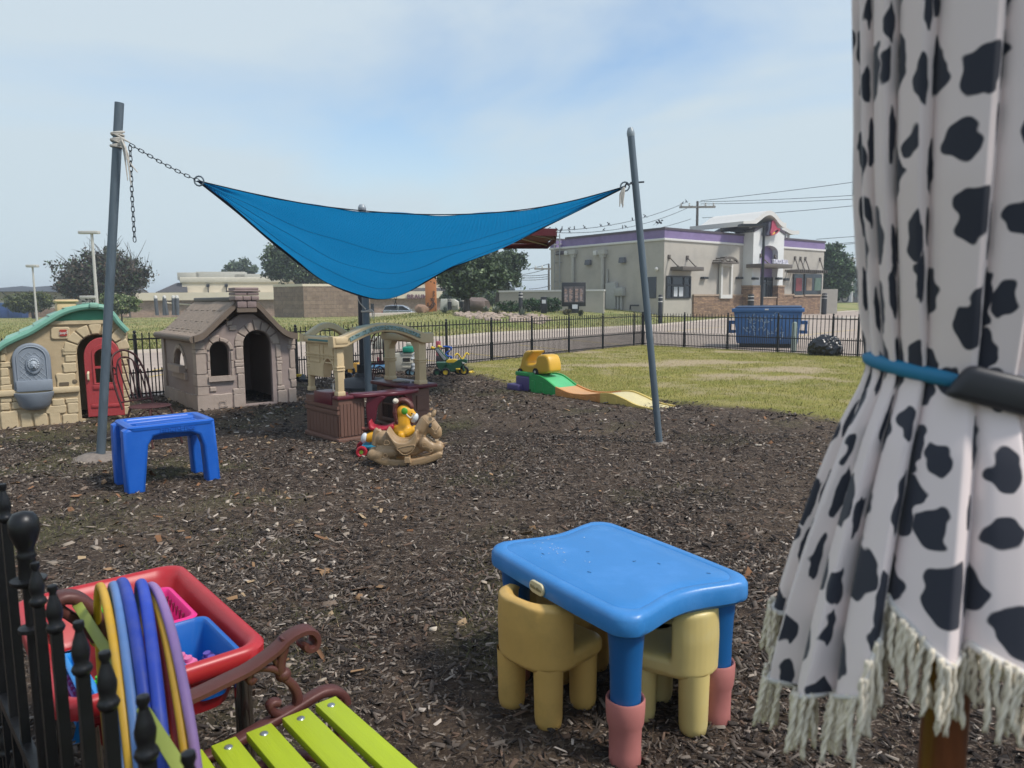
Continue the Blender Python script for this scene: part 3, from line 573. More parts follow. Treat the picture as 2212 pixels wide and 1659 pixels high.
for k in range(1, 4): mb.tube([(cxx, -.85, b_[1]), (cxx+rr*math.cos(R(45*k)), -.85, b_[1]+(a[1]-b_[1])*math.sin(R(45*k)))], .05, 5)
for k in range(5): mb.b2((cxx+rr*math.cos(R(30+30*k))-.05, -.8, b_[1]+.02+(a[1]-b_[1])*math.sin(R(30+30*k))-.1), (cxx+rr*math.cos(R(30+30*k))+.05, 0, b_[1]+(a[1]-b_[1])*math.sin(R(30+30*k))))
mb.build('arched_awning', M_bronze, taco)
for p, q, yy in (((1130, 485), (1160, 500), 0), ((1352, 485), (1380, 500), 0), ((1452, 489), (1478, 504), -.9), ((1602, 489), (1628, 504), -.9), ((1646, 494), (1672, 509), 0)):
    a = WF(c5(*p), yy-.3); b_ = WF(c5(*q), yy-.3); MB().b2((a[0], yy-.32, b_[1]), (b_[0], yy, a[1])).bevel(.02).build('wall_light', M_dark, taco)
for i, (p, q, post) in enumerate((((893, 1110), (1020, 1450), '#6d2a30'), ((1065, 1110), (1180, 1440), '#6b5345'), ((1195, 1110), (1325, 1440), '#5d6d62'))):
    a, b_ = WF(ct(*p)), WF(ct(*q)); g = MB().b2((a[0], -.16, b_[1]), (b_[0], .1, a[1])).build('dining_window', M_glass, taco)
    MB().b2((a[0]+.25, -.185, b_[1]+.35), (b_[0]-.2, -.162, a[1]-.35)).build('window_poster', mat('poster_%d' % i, post, .5, var=.5, vs=2.2, c2=['#8a3a3c', '#a08a72', '#39594a'][i]), g)
    MB().b2((a[0]-.05, -.24, b_[1]-.14), (b_[0]+.05, 0, b_[1])).build('window_sill', mat('stone_cap', '#a08c78'), taco)
a, b_ = WF(ct(890, 1045), -.9), WF(ct(1420, 1110), -.9); mb = MB(); mb.b2((a[0]+.6, -.95, b_[1]+.3), (b_[0], -.85, a[1])); mb.b2((a[0]+.3, -.12, b_[1]+.3), (b_[0], -.02, a[1]))
for i in range(15): xx = a[0]+.7+(b_[0]-a[0]-.8)*i/14; mb.b2((xx-.04, -1.1, b_[1]+.05), (xx+.04, -.02, b_[1]+.3))
mb.build('trellis_awning', M_bronze, taco)
for p, q in (((930, 855), (995, 1035)), ((1018, 860), (1083, 1035)), ((1097, 865), (1162, 1040)), ((1332, 875), (1390, 1050))):
    a2 = WF(ct(*p), -.05); q2 = WF(ct(*q), -.8); rod((a2[0], -.05, a2[1]), (q2[0], -.8, a[1]))
# the wavy roof canopy above the tower
zc = lambda p: WF(ct(*p), -1.5)
prof = [(80, 300), (240, 285), (330, 230), (430, 150), (520, 130), (600, 185), (660, 265), (720, 320), (770, 325)]
pp = [WF(ct(x, y), -1.6) for x, y in prof]; pv = spline([(x, 0, z) for x, z in pp], 4)
mb = MB(); mb.grid([[(p.x, -1.7, p.z) for p in pv], [(p.x, 3.2, p.z) for p in pv]]); mb.build('wave_canopy', M_trimw, taco, solid=.35)
for x_, y_ in ((xt0+.5, -.3), (xt0+1.3, .5), (xt1-.6, -.3), (xt0+.5, 2.4), (xt1-.6, 2.4)): MB().cyl((x_, y_, ztw), (x_, y_, ztw+1.15), .12, n=8).build('canopy_post', M_trimw, taco)
# second smaller wing of the canopy behind
mb = MB(); q = [WF(ct(x, y), 3.5) for x, y in ((690, 370), (760, 400), (850, 445), (965, 445))]; pv = spline([(x, 0, z) for x, z in q], 4); mb.grid([[(p.x, 3.3, p.z) for p in pv], [(p.x, 6.5, p.z) for p in pv]]); mb.build('rear_canopy', M_trimw, taco, solid=.35)
for u_ in (780, 822): x_, z_ = WF(ct(u_, 460), 3.6); MB().b2((x_-.1, 3.5, zt-.2), (x_+.1, 3.7, z_)).build('canopy_post', M_trimw, taco)
# bell emblem, a real relief on the tower front
bx0, bz1 = WF(ct(455, 240), -1.3); bx1, bz0 = WF(ct(635, 515), -1.3); bw, bh = bx1-bx0, bz1-bz0
def bl(u, v): return (bx0+bw*u, bz0+bh*(1-v))
bell = MB().plate([[(x, z) for x, z in sp2([bl(.42, .02), bl(.62, .06), bl(.78, .42), bl(.98, .5), bl(.98, .62), bl(.7, .86), bl(.25, 1.0), bl(.04, .97), bl(.05, .82), bl(.14, .6), bl(.12, .35), bl(.2, .12)], 5)]], .5, .06, TR(0, -1.2, 0)).build('bell_emblem', mat('bell_purple_dark', '#3b3a4c', .4), taco)
MB().plate([sp2([bl(.42, .0), bl(.6, .1), bl(.78, .42), bl(.9, .47), bl(.62, .58), bl(.3, .82), bl(.22, .8), bl(.3, .45), bl(.34, .12)], 5)], .1, .03, TR(0, -1.48, 0)).build('bell_body', mat('bell_pink', '#a3344e', .4), bell)
MB().plate([sp2([bl(.3, .82), bl(.6, .57), bl(.92, .48), bl(.98, .58), bl(.72, .82), bl(.36, .97), bl(.24, .95)], 5), sp2([bl(.36, .84), bl(.62, .64), bl(.88, .56), bl(.9, .6), bl(.68, .78), bl(.4, .91), bl(.33, .9)], 5)], .12, .02, TR(0, -1.53, 0)).build('bell_rim', mat('bell_pink', '#a3344e', .4), bell)
MB().plate([sp2([bl(.38, .82), bl(.56, .7), bl(.6, .8), bl(.48, .9), bl(.36, .88)], 5)], .1, .02, TR(0, -1.5, 0)).build('clapper', mat('bell_yellow', '#d8a53a', .4), bell)
# left wall: ladder, pipes, boxes, vents, camera
y0, y1 = WL(c5(200, 400))[0], WL(c5(234, 400))[0]; zl = WL(c5(215, 250))[1]; mb = MB()
for yy in (y0, y1): mb.tube([(-.25, yy, .9), (-.25, yy, zt+.3)], .05, 6)
for k in range(17): mb.tube([(-.25, y0, 1.2+k*.34), (-.25, y1, 1.2+k*.34)], .03, 5)
for zz in (1.5, 3, 4.5, 6): mb.tube([(-.25, y0, zz), (0, y0, zz)], .03, 4).tube([(-.25, y1, zz), (0, y1, zz)], .03, 4)
mb.build('roof_ladder', mat('ladder_grey', '#9a9a99', .5, metal=.3), taco)
for x_, w_ in ((313, 18), (501, 22)):
    y_ = WL(c5(x_, 340))[0]; z_ = WL(c5(x_, 345))[1]; mb = MB(); mb.cyl((-.18, y_, .7), (-.18, y_, z_), .14, n=8).b2((-.35, y_-.38, z_), (0, y_+.38, z_+.35)).box((-.17, y_, z_-.1), (.25, .5, .2)); mb.build('downspout', mat('pipe_grey', '#aaa79f', .7), taco)
    MB().box((-.2, y_+.7, z_+.15), (.3, .35, .35)).bevel(.03).build('flood_light', M_trimw, taco)
for x_, y_ in ((407, 395), (624, 380)): yy, zz = WL(c5(x_, y_)); MB().box((-.15, yy, zz), (.3, .55, .4), taper=(.5, 1)).build('wall_vent', mat('vent_grey', '#55575c', .6), taco)
a, b_ = WL(cm(900, 415)), WL(cm(1020, 750)); MB().b2((-.35, b_[0], b_[1]), (0, a[0], a[1])).bevel(.03).build('electrical_cabinet', mat('cabinet_grey', '#a3a29c', .6), taco)
a, b_ = WL(cm(1010, 475)), WL(cm(1115, 580)); c = MB().b2((-.4, b_[0], b_[1]), (0, a[0], a[1])).bevel(.03).build('meter_box', mat('cabinet_grey', '#a3a29c'), taco)
mb = MB(); ym = (a[0]+b_[0])/2
for d_ in (-.15, .15): mb.cyl((-.2, ym+d_, .7), (-.2, ym+d_, b_[1]), .09, n=8)
mb.build('conduit', mat('cabinet_grey', '#a3a29c'), taco)
yy, _ = WL(cm(893, 500)); MB().cyl((-.12, yy, .7), (-.12, yy, WL(cm(893, 240))[1]), .07, n=6).build('conduit', mat('cabinet_grey', '#a3a29c'), taco)
yy, zz = WL(cm(1527, 243)); MB().ball((-.2, yy, zz), .14, 8).build('security_camera', M_trimw, taco)
yy, zz = WL(cm(1260, 700)); MB().tube([(-.3, yy+.4, .7), (-.3, yy+.4, zz), (-.3, yy-.4, zz)], .07, 6).build('gas_pipe', M_dark, taco)
MB().b2((3, 6, zt-.3), (7, 10, zt+.25)).bevel(.3, 3).build('roof_unit', M_trimw, taco)

# low wall, menu board, order post, bollards, lamp on a plinth
def ground_at(px, py, Y):
    p = V(px, py, Y); p.z = h1(p.x, p.y); return p
A = V(1079, 675, 51); B = V(1304, 671, 49); A.z = B.z = 0; d = (B-A).normalized(); zwt = V(1304, 625, 49).z
lw = thing('low_wall', 'low grey stucco screen wall left of the drive-through lane', 'wall', A, math.atan2(d.y, d.x)); L = (B-A).length
MB().b2((0, 0, 0), (L, .35, zwt-.12)).build('wall_body', M_stucco, lw); MB().b2((-.05, -.05, zwt-.12), (L+.05, .4, zwt)).build('coping', M_trimw, lw)
a, b_ = V(*cm(308, 412), 46), V(*cm(606, 712), 46); mbd = thing('menu_board', 'tall black illuminated drive-through menu board before the low wall', 'menu board', ((a.x+b_.x)/2, 46, h1(a.x, 46)), R(3)); z0 = mbd.location.z
hw = (b_.x-a.x)/2; zt_, zb_ = a.z-z0, b_.z-z0
MB().b2((-hw, -.2, zb_), (hw, .2, zt_)).bevel(.03).build('housing', M_black, mbd); MB().b2((-hw*.45, -.12, 0), (hw*.45, .12, zb_)).build('pedestal', M_dark, mbd)
for s in (-1, 1):
    sc_ = MB().b2((s*hw*.45-hw*.42, -.23, zb_+.25), (s*hw*.45+hw*.42, -.2, zt_-.25)).build('menu_panel', mat('menu_dark', '#3c3a42', .3, var=.5, vs=3, c2='#625a58'), mbd)
    mb = MB(); rr_ = random.Random(5+s)
    for k in range(9):
        z_ = zt_-.4-k*(zt_-zb_-.7)/9
        for q in range(2): 
            xx = s*hw*.45-hw*.36+q*hw*.4; mb.b2((xx, -.245, z_-.09*rr_.uniform(.5, 1)), (xx+hw*.3*rr_.uniform(.5, 1), -.232, z_))
    mb.build('menu_text', mat('menu_light', '#8e8a92', .4, c2='#a0795f', vs=4), sc_)
MB().b2((-.12, -.26, zb_-.15), (.22, -.21, zb_+.12)).build('paper_notice', mat('paper_white', '#b9bcc0'), mbd)
p = ground_at(*cw(1497, 1330), 45); op = thing('order_post', 'black drive-through speaker post with white paper, in front of the shrubs', 'speaker post', p); hh = V(*cw(1497, 912), 45).z-p.z
MB().b2((-.19, -.12, 0), (.19, .12, hh)).bevel(.03).build('post', M_black, op); MB().b2((-.12, -.15, hh*.6), (.12, -.12, hh*.82)).build('paper_notice', mat('paper_white', '#b9bcc0'), op)
def bollard(pb, pt, Y, label, rw=.11):
    p = ground_at(*pb, Y); t_ = V(*pt, Y); h = t_.z-p.z; o = thing('bollard', label, 'bollard', p, 0, 'black bollards with white bands')
    MB().lathe([(0, h), (rw*.7, h-.02), (rw, h-.07), (rw, 0)], 12).build('post', M_black, o)
    for z_ in (h*.9, h*.76): MB().cyl((0, 0, z_-.025), (0, 0, z_+.025), rw+.004, n=12).build('reflective_band', M_trimw, o)
    return o
bollard(cw(885, 1330), cw(885, 775), 44, 'black bollard in front of the low stucco wall, beside the agaves', .13)
bollard(cm(1552, 800), cm(1555, 562), 43, 'black bollard beside the drive-through window', .13)
bollard(c5(1427, 680), c5(1427, 595), 52, 'dark green bollard at the left foot of the restaurant tower', .22)
bollard(c5(1890, 682), c5(1890, 588), 63, 'black bollard at the right end of the restaurant front', .22)
bollard(cb(1472, 545), cb(1470, 340), 60, 'black bollard in front of the white utility box', .17)
bollard(cb(1655, 545), cb(1640, 340), 60, 'black bollard between the utility box and the tree', .17)
p = ground_at(*ct(390, 1640), 44); lp = thing('lot_lamp', 'tall dark lamp pole on a concrete plinth before the restaurant tower', 'street lamp', p); pt = V(*ct(437, 280), 44).z-p.z
MB().cyl((0, 0, 0), (0, 0, .85), .55, .5, 14).build('plinth', M_kerb, lp); MB().cyl((0, 0, .85), (0, 0, pt), .1, .075, 8).build('pole', M_dark, lp); MB().b2((-1.5, -.3, pt-.25), (.05, .3, pt-.1)).build('lamp_head', M_dark, lp)

# shopping: power poles, wires, birds
def pole(pb, pt, Y, label, arms=2, r=.16):
    p = V(*pb, Y); p.z = h1(p.x, p.y); t_ = V(*pt, Y); o = thing('power_pole', label, 'utility pole', p); h = t_.z-p.z
    MB().cyl((0, 0, 0), (0, 0, h), r*1.2, r*.8, 8).build('pole', mat('weathered_pole', '#5a544e', .9, var=.3), o)
    for k in range(arms):
        z_ = h-.6-k*3.4; aw = 1.9-k*.2
        ar = MB().b2((-aw, -.1, z_-.1), (aw, .1, z_+.1)).build('crossarm', mat('crossarm_grey', '#8a857d', .9), o)
        for x_ in (-aw*.9, -aw*.45, aw*.45, aw*.9): MB().lathe([(0, .35), (.1, .3), (.06, .2), (.12, .12), (.07, 0)], 8, TR(x_, 0, z_+.1)).build('insulator', M_trimw, ar)
    return o
pole((1502, 668), c5(1078, 8), 78, 'tall wooden power pole with two crossarms behind the restaurant')
pole(cw(1632, 730), cw(1648, 45), 95, 'thin dark power pole left of the restaurant ladder', 1, .14)
M_wire = mat('wire', '#3c4148', .6)
def wire(pts, label, Y0, Y1, sag=0):
    n = 24; P = [V(*pts[0], Y0), V(*pts[1], Y1)]; o = []
    for i in range(n+1): t_ = i/n; q = P[0].lerp(P[1], t_); q.z -= sag*4*t_*(1-t_); o.append(q)
    tag(MB().tube(o, .028*(Y0+Y1)/150, 4).build('overhead_wire', M_wire), label, 'power line'); return o
wA = wire((c5(80, 193), c5(1030, 10)), 'upper bird lined wire, from the red umbrella to the power pole', 60, 78, .8)
wB = wire((c5(90, 200), c5(1060, 35)), 'lower bird lined wire, from the red umbrella to the power pole', 60, 78, 1.0)
wire((c5(130, 270), c5(1050, 120)), 'wire meeting the lower crossarm of the power pole from the left', 60, 78, .5)
wire((c5(1100, 12), c5(3600, -164)), 'uppermost wire running right from the power pole', 78, 60, .4)
wire((c5(1110, 25), c5(3600, -123)), 'second wire running right from the power pole', 78, 60, .4)
wire((c5(1120, 113), c5(3600, -155)), 'wire running right from the lower crossarm', 78, 60, .4)
wire((c5(1110, 5), c5(2900, -237)), 'short steep wire rising right from the power pole head', 78, 70, .2)
wire((c5(1840, 248), c5(3600, 103)), 'single wire crossing the sky right of the purple parapet', 90, 84, .1)
wire((c5(1898, 282), c5(3600, 129)), 'upper of the two close wires above the right tree', 90, 84, .1)
wire((c5(1898, 291), c5(3600, 130)), 'lower of the two close wires above the right tree', 90, 84, .1)
for i, (a, b_) in enumerate((((960, 190), (1640, 30)), ((930, 320), (1600, 155)), ((820, 345), (1600, 318)), ((780, 402), (1640, 372)), ((740, 462), (1640, 428)), ((1100, 705), (1680, 612)))):
    wire((cw(*a), cw(*b_)), 'thin wire left of the small power pole, %s from the top' % ('first', 'second', 'third', 'fourth', 'fifth', 'sixth')[i], 95, 95, .1)
def bird_mb(s=1):
    mb = MB(); mb.ball((0, 0, .1*s), (.06*s, .12*s, .065*s), 8, rot('X', 35), 6).ball((0, -.1*s, .22*s), (.05*s, .06*s, .05*s), 8, None, 6).tube([(0, -.15*s, .22*s), (0, -.2*s, .21*s)], [.012*s, .002], 5).box((0, .17*s, 0), (.05*s, .2*s, .02*s), rot('X', -40)); return mb
M_bird = mat('bird_dark', '#23262b', .8)
b0 = None; rb = random.Random(3)
for W, ts, nm in ((wA, [.03, .06, .1, .13, .17, .2, .26, .36, .41, .57, .6, .66, .955, .985], 'upper'), (wB, [.02, .05, .09, .11, .16, .36, .48, .5], 'lower')):
    for t_ in ts:
        i = min(int(t_*24), 23); q = W[i].lerp(W[i+1], t_*24-i)
        if b0 is None: b0 = bird_mb(1.0).build('bird', M_bird); o = b0
        else: o = b0.copy(); col.objects.link(o)
        o.location = (q.x, q.y, q.z+.02); o.rotation_euler = (0, 0, rb.uniform(0, 6.28)); o.scale = (rb.uniform(.85, 1.15),)*3
        tag(o, 'small dark bird perched on the %s bird lined wire' % nm, 'bird', 'birds on the %s wire' % nm)
for x_ in (836, 856):
    p = V(*c5(x_, 153), 58); o = b0.copy(); col.objects.link(o); o.location = (p.x, p.y, WL((0, 0))[1]*0+zt-.02 if False else p.z); o.scale = (1.3,)*3; tag(o, 'dark bird sitting on the roof edge of the purple parapet', 'bird', 'birds on the parapet')
# far street lamps
def lot_light(pb, pt, Y, label, arms=((-1, 0, 0),), r=.09, c='#b7b4ad'):
    p = V(*pb, Y); p.z = 0; t_ = V(*pt, Y); dx = t_.x-p.x; o = thing('lot_light', label, 'lamp post', p); h = t_.z; mt = mat('lamp_cream', c, .6)
    MB().cyl((0, 0, 0), (0, 0, h), r*1.3, r, 8).build('pole', mt, o)
    for s, dz, w_ in arms: MB().box((s*w_*.5, 0, h+dz), (abs(w_), .4, .22)).bevel(.04).build('lamp_head', mt, o)
    return o
lot_light((78, 668), cl(720, 105), 62, 'slim cream lamp post with a single flat head, left of the dark tree', ((.0, .1, .95),), .07)
lot_light((210, 662), c3(612, 145), 55, 'tall cream lamp post with two heads, in front of the dark tree', ((-.25, .1, 1.5), (-1.0, -4.7, 1.2)), .1)
lot_light(c5(2058, 640), c5(2062, 370), 120, 'grey double armed lamp post far right beyond the street', ((0, 0, 5.5),), .25, '#7d8384')

# --- shop with cream fascia (left of centre)
SA, SB = V(395, 672, 92), V(985, 672, 101); SA.z = SB.z = 0; sdv = (SB-SA).normalized(); SRZ = math.atan2(sdv.y, sdv.x)
def WS(p, y=0.0):
    n_ = Vector((-sdv.y, sdv.x, 0)); o = SA + n_*y; w_ = on_line(p[0], p[1], o, o+sdv); return (w_-SA).dot(sdv), w_.z
shop = thing('dairy_store', 'long low dairy store with cream fascia and pink brick beneath', 'store', SA, SRZ); Ls = (SB-SA).length
ztop = WS(c3(1300, 440))[1]; zf1 = WS(c3(1300, 545))[1]; zf0 = WS(c3(1300, 597))[1]
MB().b2((-6, 0, -1.2), (Ls+3, 24, zf0)).build('brick_wall', M_brickp, shop)
MB().b2((0, .5, zf0), (Ls+3, 24, ztop-.7)).build('upper_wall', M_cream, shop); MB().b2((-.2, .3, ztop-.7), (Ls+3, 24.2, ztop)).bevel(.08).build('cornice', mat('cream_trim', '#cfc7b6', .8), shop)
MB().b2((-4.8, -.6, zf0), (Ls+3.2, .6, zf1)).build('fascia', M_cream, shop)
x0, x1 = WS(c3(1065, 545))[0], WS(c3(1282, 545))[0]; zz = WS(c3(1200, 480))[1]
MB().grid([[(x0, -.5, zf1), (x0+2.2, 1.2, zz), (x1-.3, 1.2, zz), (x1, -.5, zf1)], [(x0, -.5, zf1), (x0+2.2, 1.2, zz), (x1-.3, 1.2, zz), (x1, -.5, zf1)]] if False else [[(x0, -.5, zf1), (x1, -.5, zf1)], [(x0+2.2, 1.3, zz), (x1-.3, 1.3, zz)], [(x0+2.2, 6, zz), (x1-.3, 6, zz)]]).build('mansard_roof', M_shingle, shop, solid=.12)
sx0 = WS(cb(740, 270))[0]; sx1 = WS(cb(1115, 270))[0]; zz2 = WS(cb(900, 150))[1]
MB().grid([[(sx0-2, -.5, zf1), (sx1+4, -.5, zf1)], [(sx0, 1.6, zz2), (sx1+4, 1.6, zz2)], [(sx0, 6, zz2), (sx1+4, 6, zz2)]]).build('mansard_roof', M_shingle, shop, solid=.12)
a, b_ = WS(cb(795, 290), -.7), WS(cb(1115, 355), -.7); s_ = (b_[0]-a[0])
zf1b = WS(cb(900, 270))[1]; MB().text("BRAUM'S", (a[1]-b_[1])*1.3, .12, TR((a[0]+b_[0])/2+.6, -.72, (a[1]+b_[1])/2), bold=.03, space=1.05).build('sign_lettering', mat('plum_letters', '#6d4b55', .6), shop)
for x_, y_ in ((1225, 405), (1350, 400), (1610, 415)):
    x0, z0 = WS(c3(x_, y_), 6); MB().b2((x0-.2, 5, ztop-.2), (x0+(6 if x_ != 1225 else 2.5), 8, z0-.1)).bevel(.05).build('rooftop_unit', mat('rooftop_grey', '#a9a79c', .6, var=.15), shop)
x0, z0 = WS(c3(1413, 495), 0); 
for x_ in (1413, 1538): x0, z0 = WS(c3(x_, 497), 0); MB().tube([(x0, .4, zf1), (x0, .4, z0)], .06, 5).box((x0, .3, z0), (.35, .3, .35)).build('security_light', M_dark, shop)
x0, z0 = WS(cb(305, 425)); x1, z1 = WS(cb(355, 530)); d_ = MB().b2((x0, -.05, 0), (x1, .05, z0)).build('door', M_glass, shop)
# lower wing at the left end with its own roof
a = WS(c3(915, 600)); b_ = WS(c3(1060, 600)); mb = MB(); MB().b2((a[0]-2, 2, -1.2), (x0*0+b_[0]+3, 14, zf0)).build('side_wing', mat('wing_taupe', '#8b8076', .9), shop)
MB().b2((a[0]-2.4, 1.2, zf0), (b_[0]+1, 14, zf1)).build('side_fascia', M_cream, shop)
z_ = WS(c3(960, 492))[1]; MB().grid([[(a[0]-2, 1.4, zf1), (b_[0]-1, 1.4, zf1)], [(a[0]-.5, 3, z_), (b_[0]-2.5, 3, z_)], [(a[0]-.5, 8, z_), (b_[0]-2.5, 8, z_)]]).build('mansard_roof', M_shingle, shop, solid=.12)
p0 = WS(c3(1130, 560)); MB().tube([(p0[0], -.5, zf0+.3), (p0[0], -.5, zf0-.3), (p0[0]+3, -.1, zf0-.6), (p0[0]+4, -.1, 0)], .09, 6).build('drain_pipe', M_cream, shop)
for i, x_ in enumerate((1069, 1118, 1137, 1182, 1209)):
    p = V(*c3(x_, 678), 86); p.z = 0; o = thing('bollard', 'grey bollard with a white top in the row before the dairy store', 'bollard', p, 0, 'row of bollards before the dairy store'); o.rotation_euler.y = R((-2, 3, -6, 2, 1)[i]); MB().cyl((0, 0, 0), (0, 0, 2.0), .2, n=10).build('post', mat('bollard_grey', '#4b4f55', .7), o); MB().lathe([(0, 2.35), (.15, 2.3), (.2, 2.2), (.2, 2.0)], 10).build('cap', M_trimw, o)
# block enclosure
EA, EB = V(593, 679.5, 71), V(657, 680, 68.5); EC = V(800, 678, 72); EA.z = EB.z = EC.z = 0
enc = thing('dumpster_enclosure', 'square enclosure of tan split-face block beside the dairy store', 'enclosure', EB, 0); hz = V(593, 615, 71).z
def wallseg(a, b_, h, t_, m_, nm, par, base=None):
    d = (b_-a); L = d.length; rz = math.atan2(d.y, d.x); mb = MB(); M_ = Matrix.Translation(a-(base or Vector((0, 0, 0)))) @ Matrix.Rotation(rz, 4, 'Z'); mb.X = M_; mb.b2((0, 0, -.1), (L, t_, h)); return mb.build(nm, m_, par)
wallseg(EA, EB, hz-.12, .2, M_block, 'side_wall', enc, EB); wallseg(EB, EC, hz-.12, .2, M_block, 'front_wall', enc, EB)
wallseg(EA+Vector((0, -.05, hz-.12)), EB+Vector((0, -.05, hz-.12)), .12, .3, M_cream, 'coping', enc, EB); wallseg(EB+Vector((-.05, -.05, hz-.12)), EC+Vector((0, -.05, hz-.12)), .12, .3, M_cream, 'coping', enc, EB)
# far lane and its kerb
a, b_ = V(*cb(230, 592), 66), V(*cb(1000, 592), 74)
mb = MB(); a.z = b_.z = 0; MB_ = mb.grid([[a+Vector((0, 0, .02)), b_+Vector((0, 0, .02))], [a+Vector((0, 0, .3)), b_+Vector((0, 0, .3))], [a+Vector((-.5, 5, .3)), b_+Vector((.5, 5, .3))], [a+Vector((-.5, 5.1, -.5)), b_+Vector((.5, 5.1, -.5))]])
tag(mb.build('road', mat('far_lane_concrete', '#b0a699', .85), smooth=0), 'raised concrete lane in front of the dairy store', kind='structure')
# SUV on that lane
p = V(*cb(722, 560), 90); p.z = -.76; suv = thing('parked_car', 'silver sport utility vehicle with dark windows parked before the dairy store', 'car', p, R(-4)); Lc = V(*cb(945, 500), 90).x-V(*cb(487, 500), 90).x; hc = V(*cb(700, 440), 90).z+.76; k = Lc
M_suv = mat('silver_paint', '#9aa0a5', .25, metal=.6, coat=.5)
S = lambda pts: [(x*Lc-.5*Lc, z*hc) for x, z in pts]
MB().plate([S([(0, .2), (.02, .55), (.03, .62), (.08, .66), (.9, .62), (1.0, .5), (1.0, .2)])], 1.75, .12).build('body', M_suv, suv)
MB().plate([S([(.03, .62), (.1, .93), (.3, 1.0), (.62, .99), (.75, .9), (.93, .62)])], 1.5, .15).build('cabin', M_suv, suv)
MB().plate([S([(.06, .64), (.13, .9), (.3, .94), (.5, .94), (.5, .64)]), ], 1.6, .01).build('side_window', M_glass, suv); MB().plate([S([(.54, .64), (.57, .92), (.68, .9), (.88, .64)])], 1.6, .01).build('side_window', M_glass, suv)
for u_ in (.17, .82): 
    wh = MB().cyl((-.5*Lc+u_*Lc, -.9, .36), (-.5*Lc+u_*Lc, .9, .36), .38, n=16).build('wheel', M_black, suv)
MB().b2((-.5*Lc-.02, -.85, hc*.42), (-.5*Lc+.25, -.6, hc*.55)).build('tail_light', mat('tail_red', '#8a1f24', .3), suv)
MB().box((.42*Lc, -1.0, hc*.68), (.12, .2, .16)).build('wing_mirror', M_suv, suv)
# orange pillar with graffiti
a, b_ = V(*cb(1112, 60), 62), V(*cb(1278, 560), 62); p = Vector(((a.x+b_.x)/2, 62, h1(a.x, 62))); hw = (b_.x-a.x)/2
pil = thing('sign_pillar', 'tall orange painted sign pillar with scrawled tag near its foot', 'pillar', p); hp = V(*cb(1112, -20), 62).z-p.z
MB().b2((-hw, -.35, 0), (hw, .35, hp)).bevel(.04).build('pillar_body', mat('orange_paint', '#b4713f', .7, var=.08, vs=1), pil)
mb = MB(); gp = lambda x, y: (V(*cb(x, y), 62).x-p.x, -.37, V(*cb(x, y), 62).z-p.z)
for st in ([(1145, 415), (1200, 490), (1225, 400), (1250, 420), (1200, 500)], [(1165, 405), (1145, 470), (1180, 480), (1210, 430)], [(1150, 520), (1200, 505), (1245, 460), (1240, 410)], [(1190, 350), (1210, 345), (1200, 390), (1225, 340), (1250, 345), (1240, 385)], [(1232, 240), (1255, 245), (1238, 275), (1255, 300), (1232, 315)], [(1215, 360), (1270, 440)], [(1155, 515), (1165, 470)]): mb.tube([gp(*q) for q in st], .035, 5)
mb.build('painted_scrawl', mat('scrawl_brown', '#4d3a30', .8), pil)
# white utility cabinet, brown boulder
p = ground_at(*cb(1470, 550), 61); uc = thing('utility_box', 'white splayed utility cabinet with a meter near the orange pillar', 'utility box', p); hh = V(*cb(1430, 352), 61).z-p.z
mb = MB(); w_ = V(*cb(1600, 500), 61).x-p.x; mb.prism([(-w_, 0), (w_, 0), (w_, hh*.75), (w_*.55, hh*.98), (-w_*.9, hh)], 1.4).bevel(.04); mb.build('cabinet', mat('cabinet_white', '#b9b8ae', .7, stain='#8f8d80', stain_amt=.5, ss=1), uc); MB().box((w_*.4, -.8, hh*.68), (.45, .2, .6)).bevel(.03).build('meter', mat('cabinet_white', '#b9b8ae'), uc)
def rock(mbx, c, r, seed):
    rr_ = random.Random(seed); v = bmesh.ops.create_icosphere(mbx.bm, subdivisions=2, radius=1)['verts']; o = Vector((rr_.random()*9, rr_.random()*9, 0))
    for q in v: f_ = 1+.5*noise.noise(q.co*1.3+o); q.co = Vector((q.co.x*r[0]*f_, q.co.y*r[1]*f_, q.co.z*r[2]*f_))+Vector(c)
M_rock = mat('boulder_brown', '#8a6f5a', .9, var=.25, vs=3, bump=.5, bs=8)
p = ground_at(*cb(1060, 575), 58); mb = MB(); rock(mb, (0, 0, .3), (.62, .4, .4), 4); o = mb.build('boulder', M_rock); o.location = p; tag(o, 'reddish brown boulder at the foot of the orange pillar', 'boulder')
p = ground_at(*cb(1860, 590), 50); mb = MB(); rock(mb, (0, 0, .4), (.85, .6, .6), 9); o = mb.build('boulder', mat('boulder_grey', '#6f625c', .9, var=.25, vs=3, bump=.5, bs=8)); o.location = p; tag(o, 'large dark grey brown boulder right of the near oak trunk', 'boulder')
# planting bed with small rocks
mb = MB(); rr_ = random.Random(2)
for i in range(170):
    px = rr_.uniform(1035, 1185) if i % 4 else rr_.uniform(985, 1060)
    py = 683+rr_.uniform(-5, 5)-(px-1120)*.01; q = G(px, py, .35); q = V(px, py, rr_.uniform(39, 43)); q.z = h1(q.x, q.y); rock(mb, q, (rr_.uniform(.08, .26), rr_.uniform(.1, .22), rr_.uniform(.06, .16)), i)
tag(mb.build('bed_rocks', mat('bed_rock', '#9c8b7d', .9, var=.3, vs=1.5)), 'jumble of pinkish rocks edging the planting bed', kind='stuff')

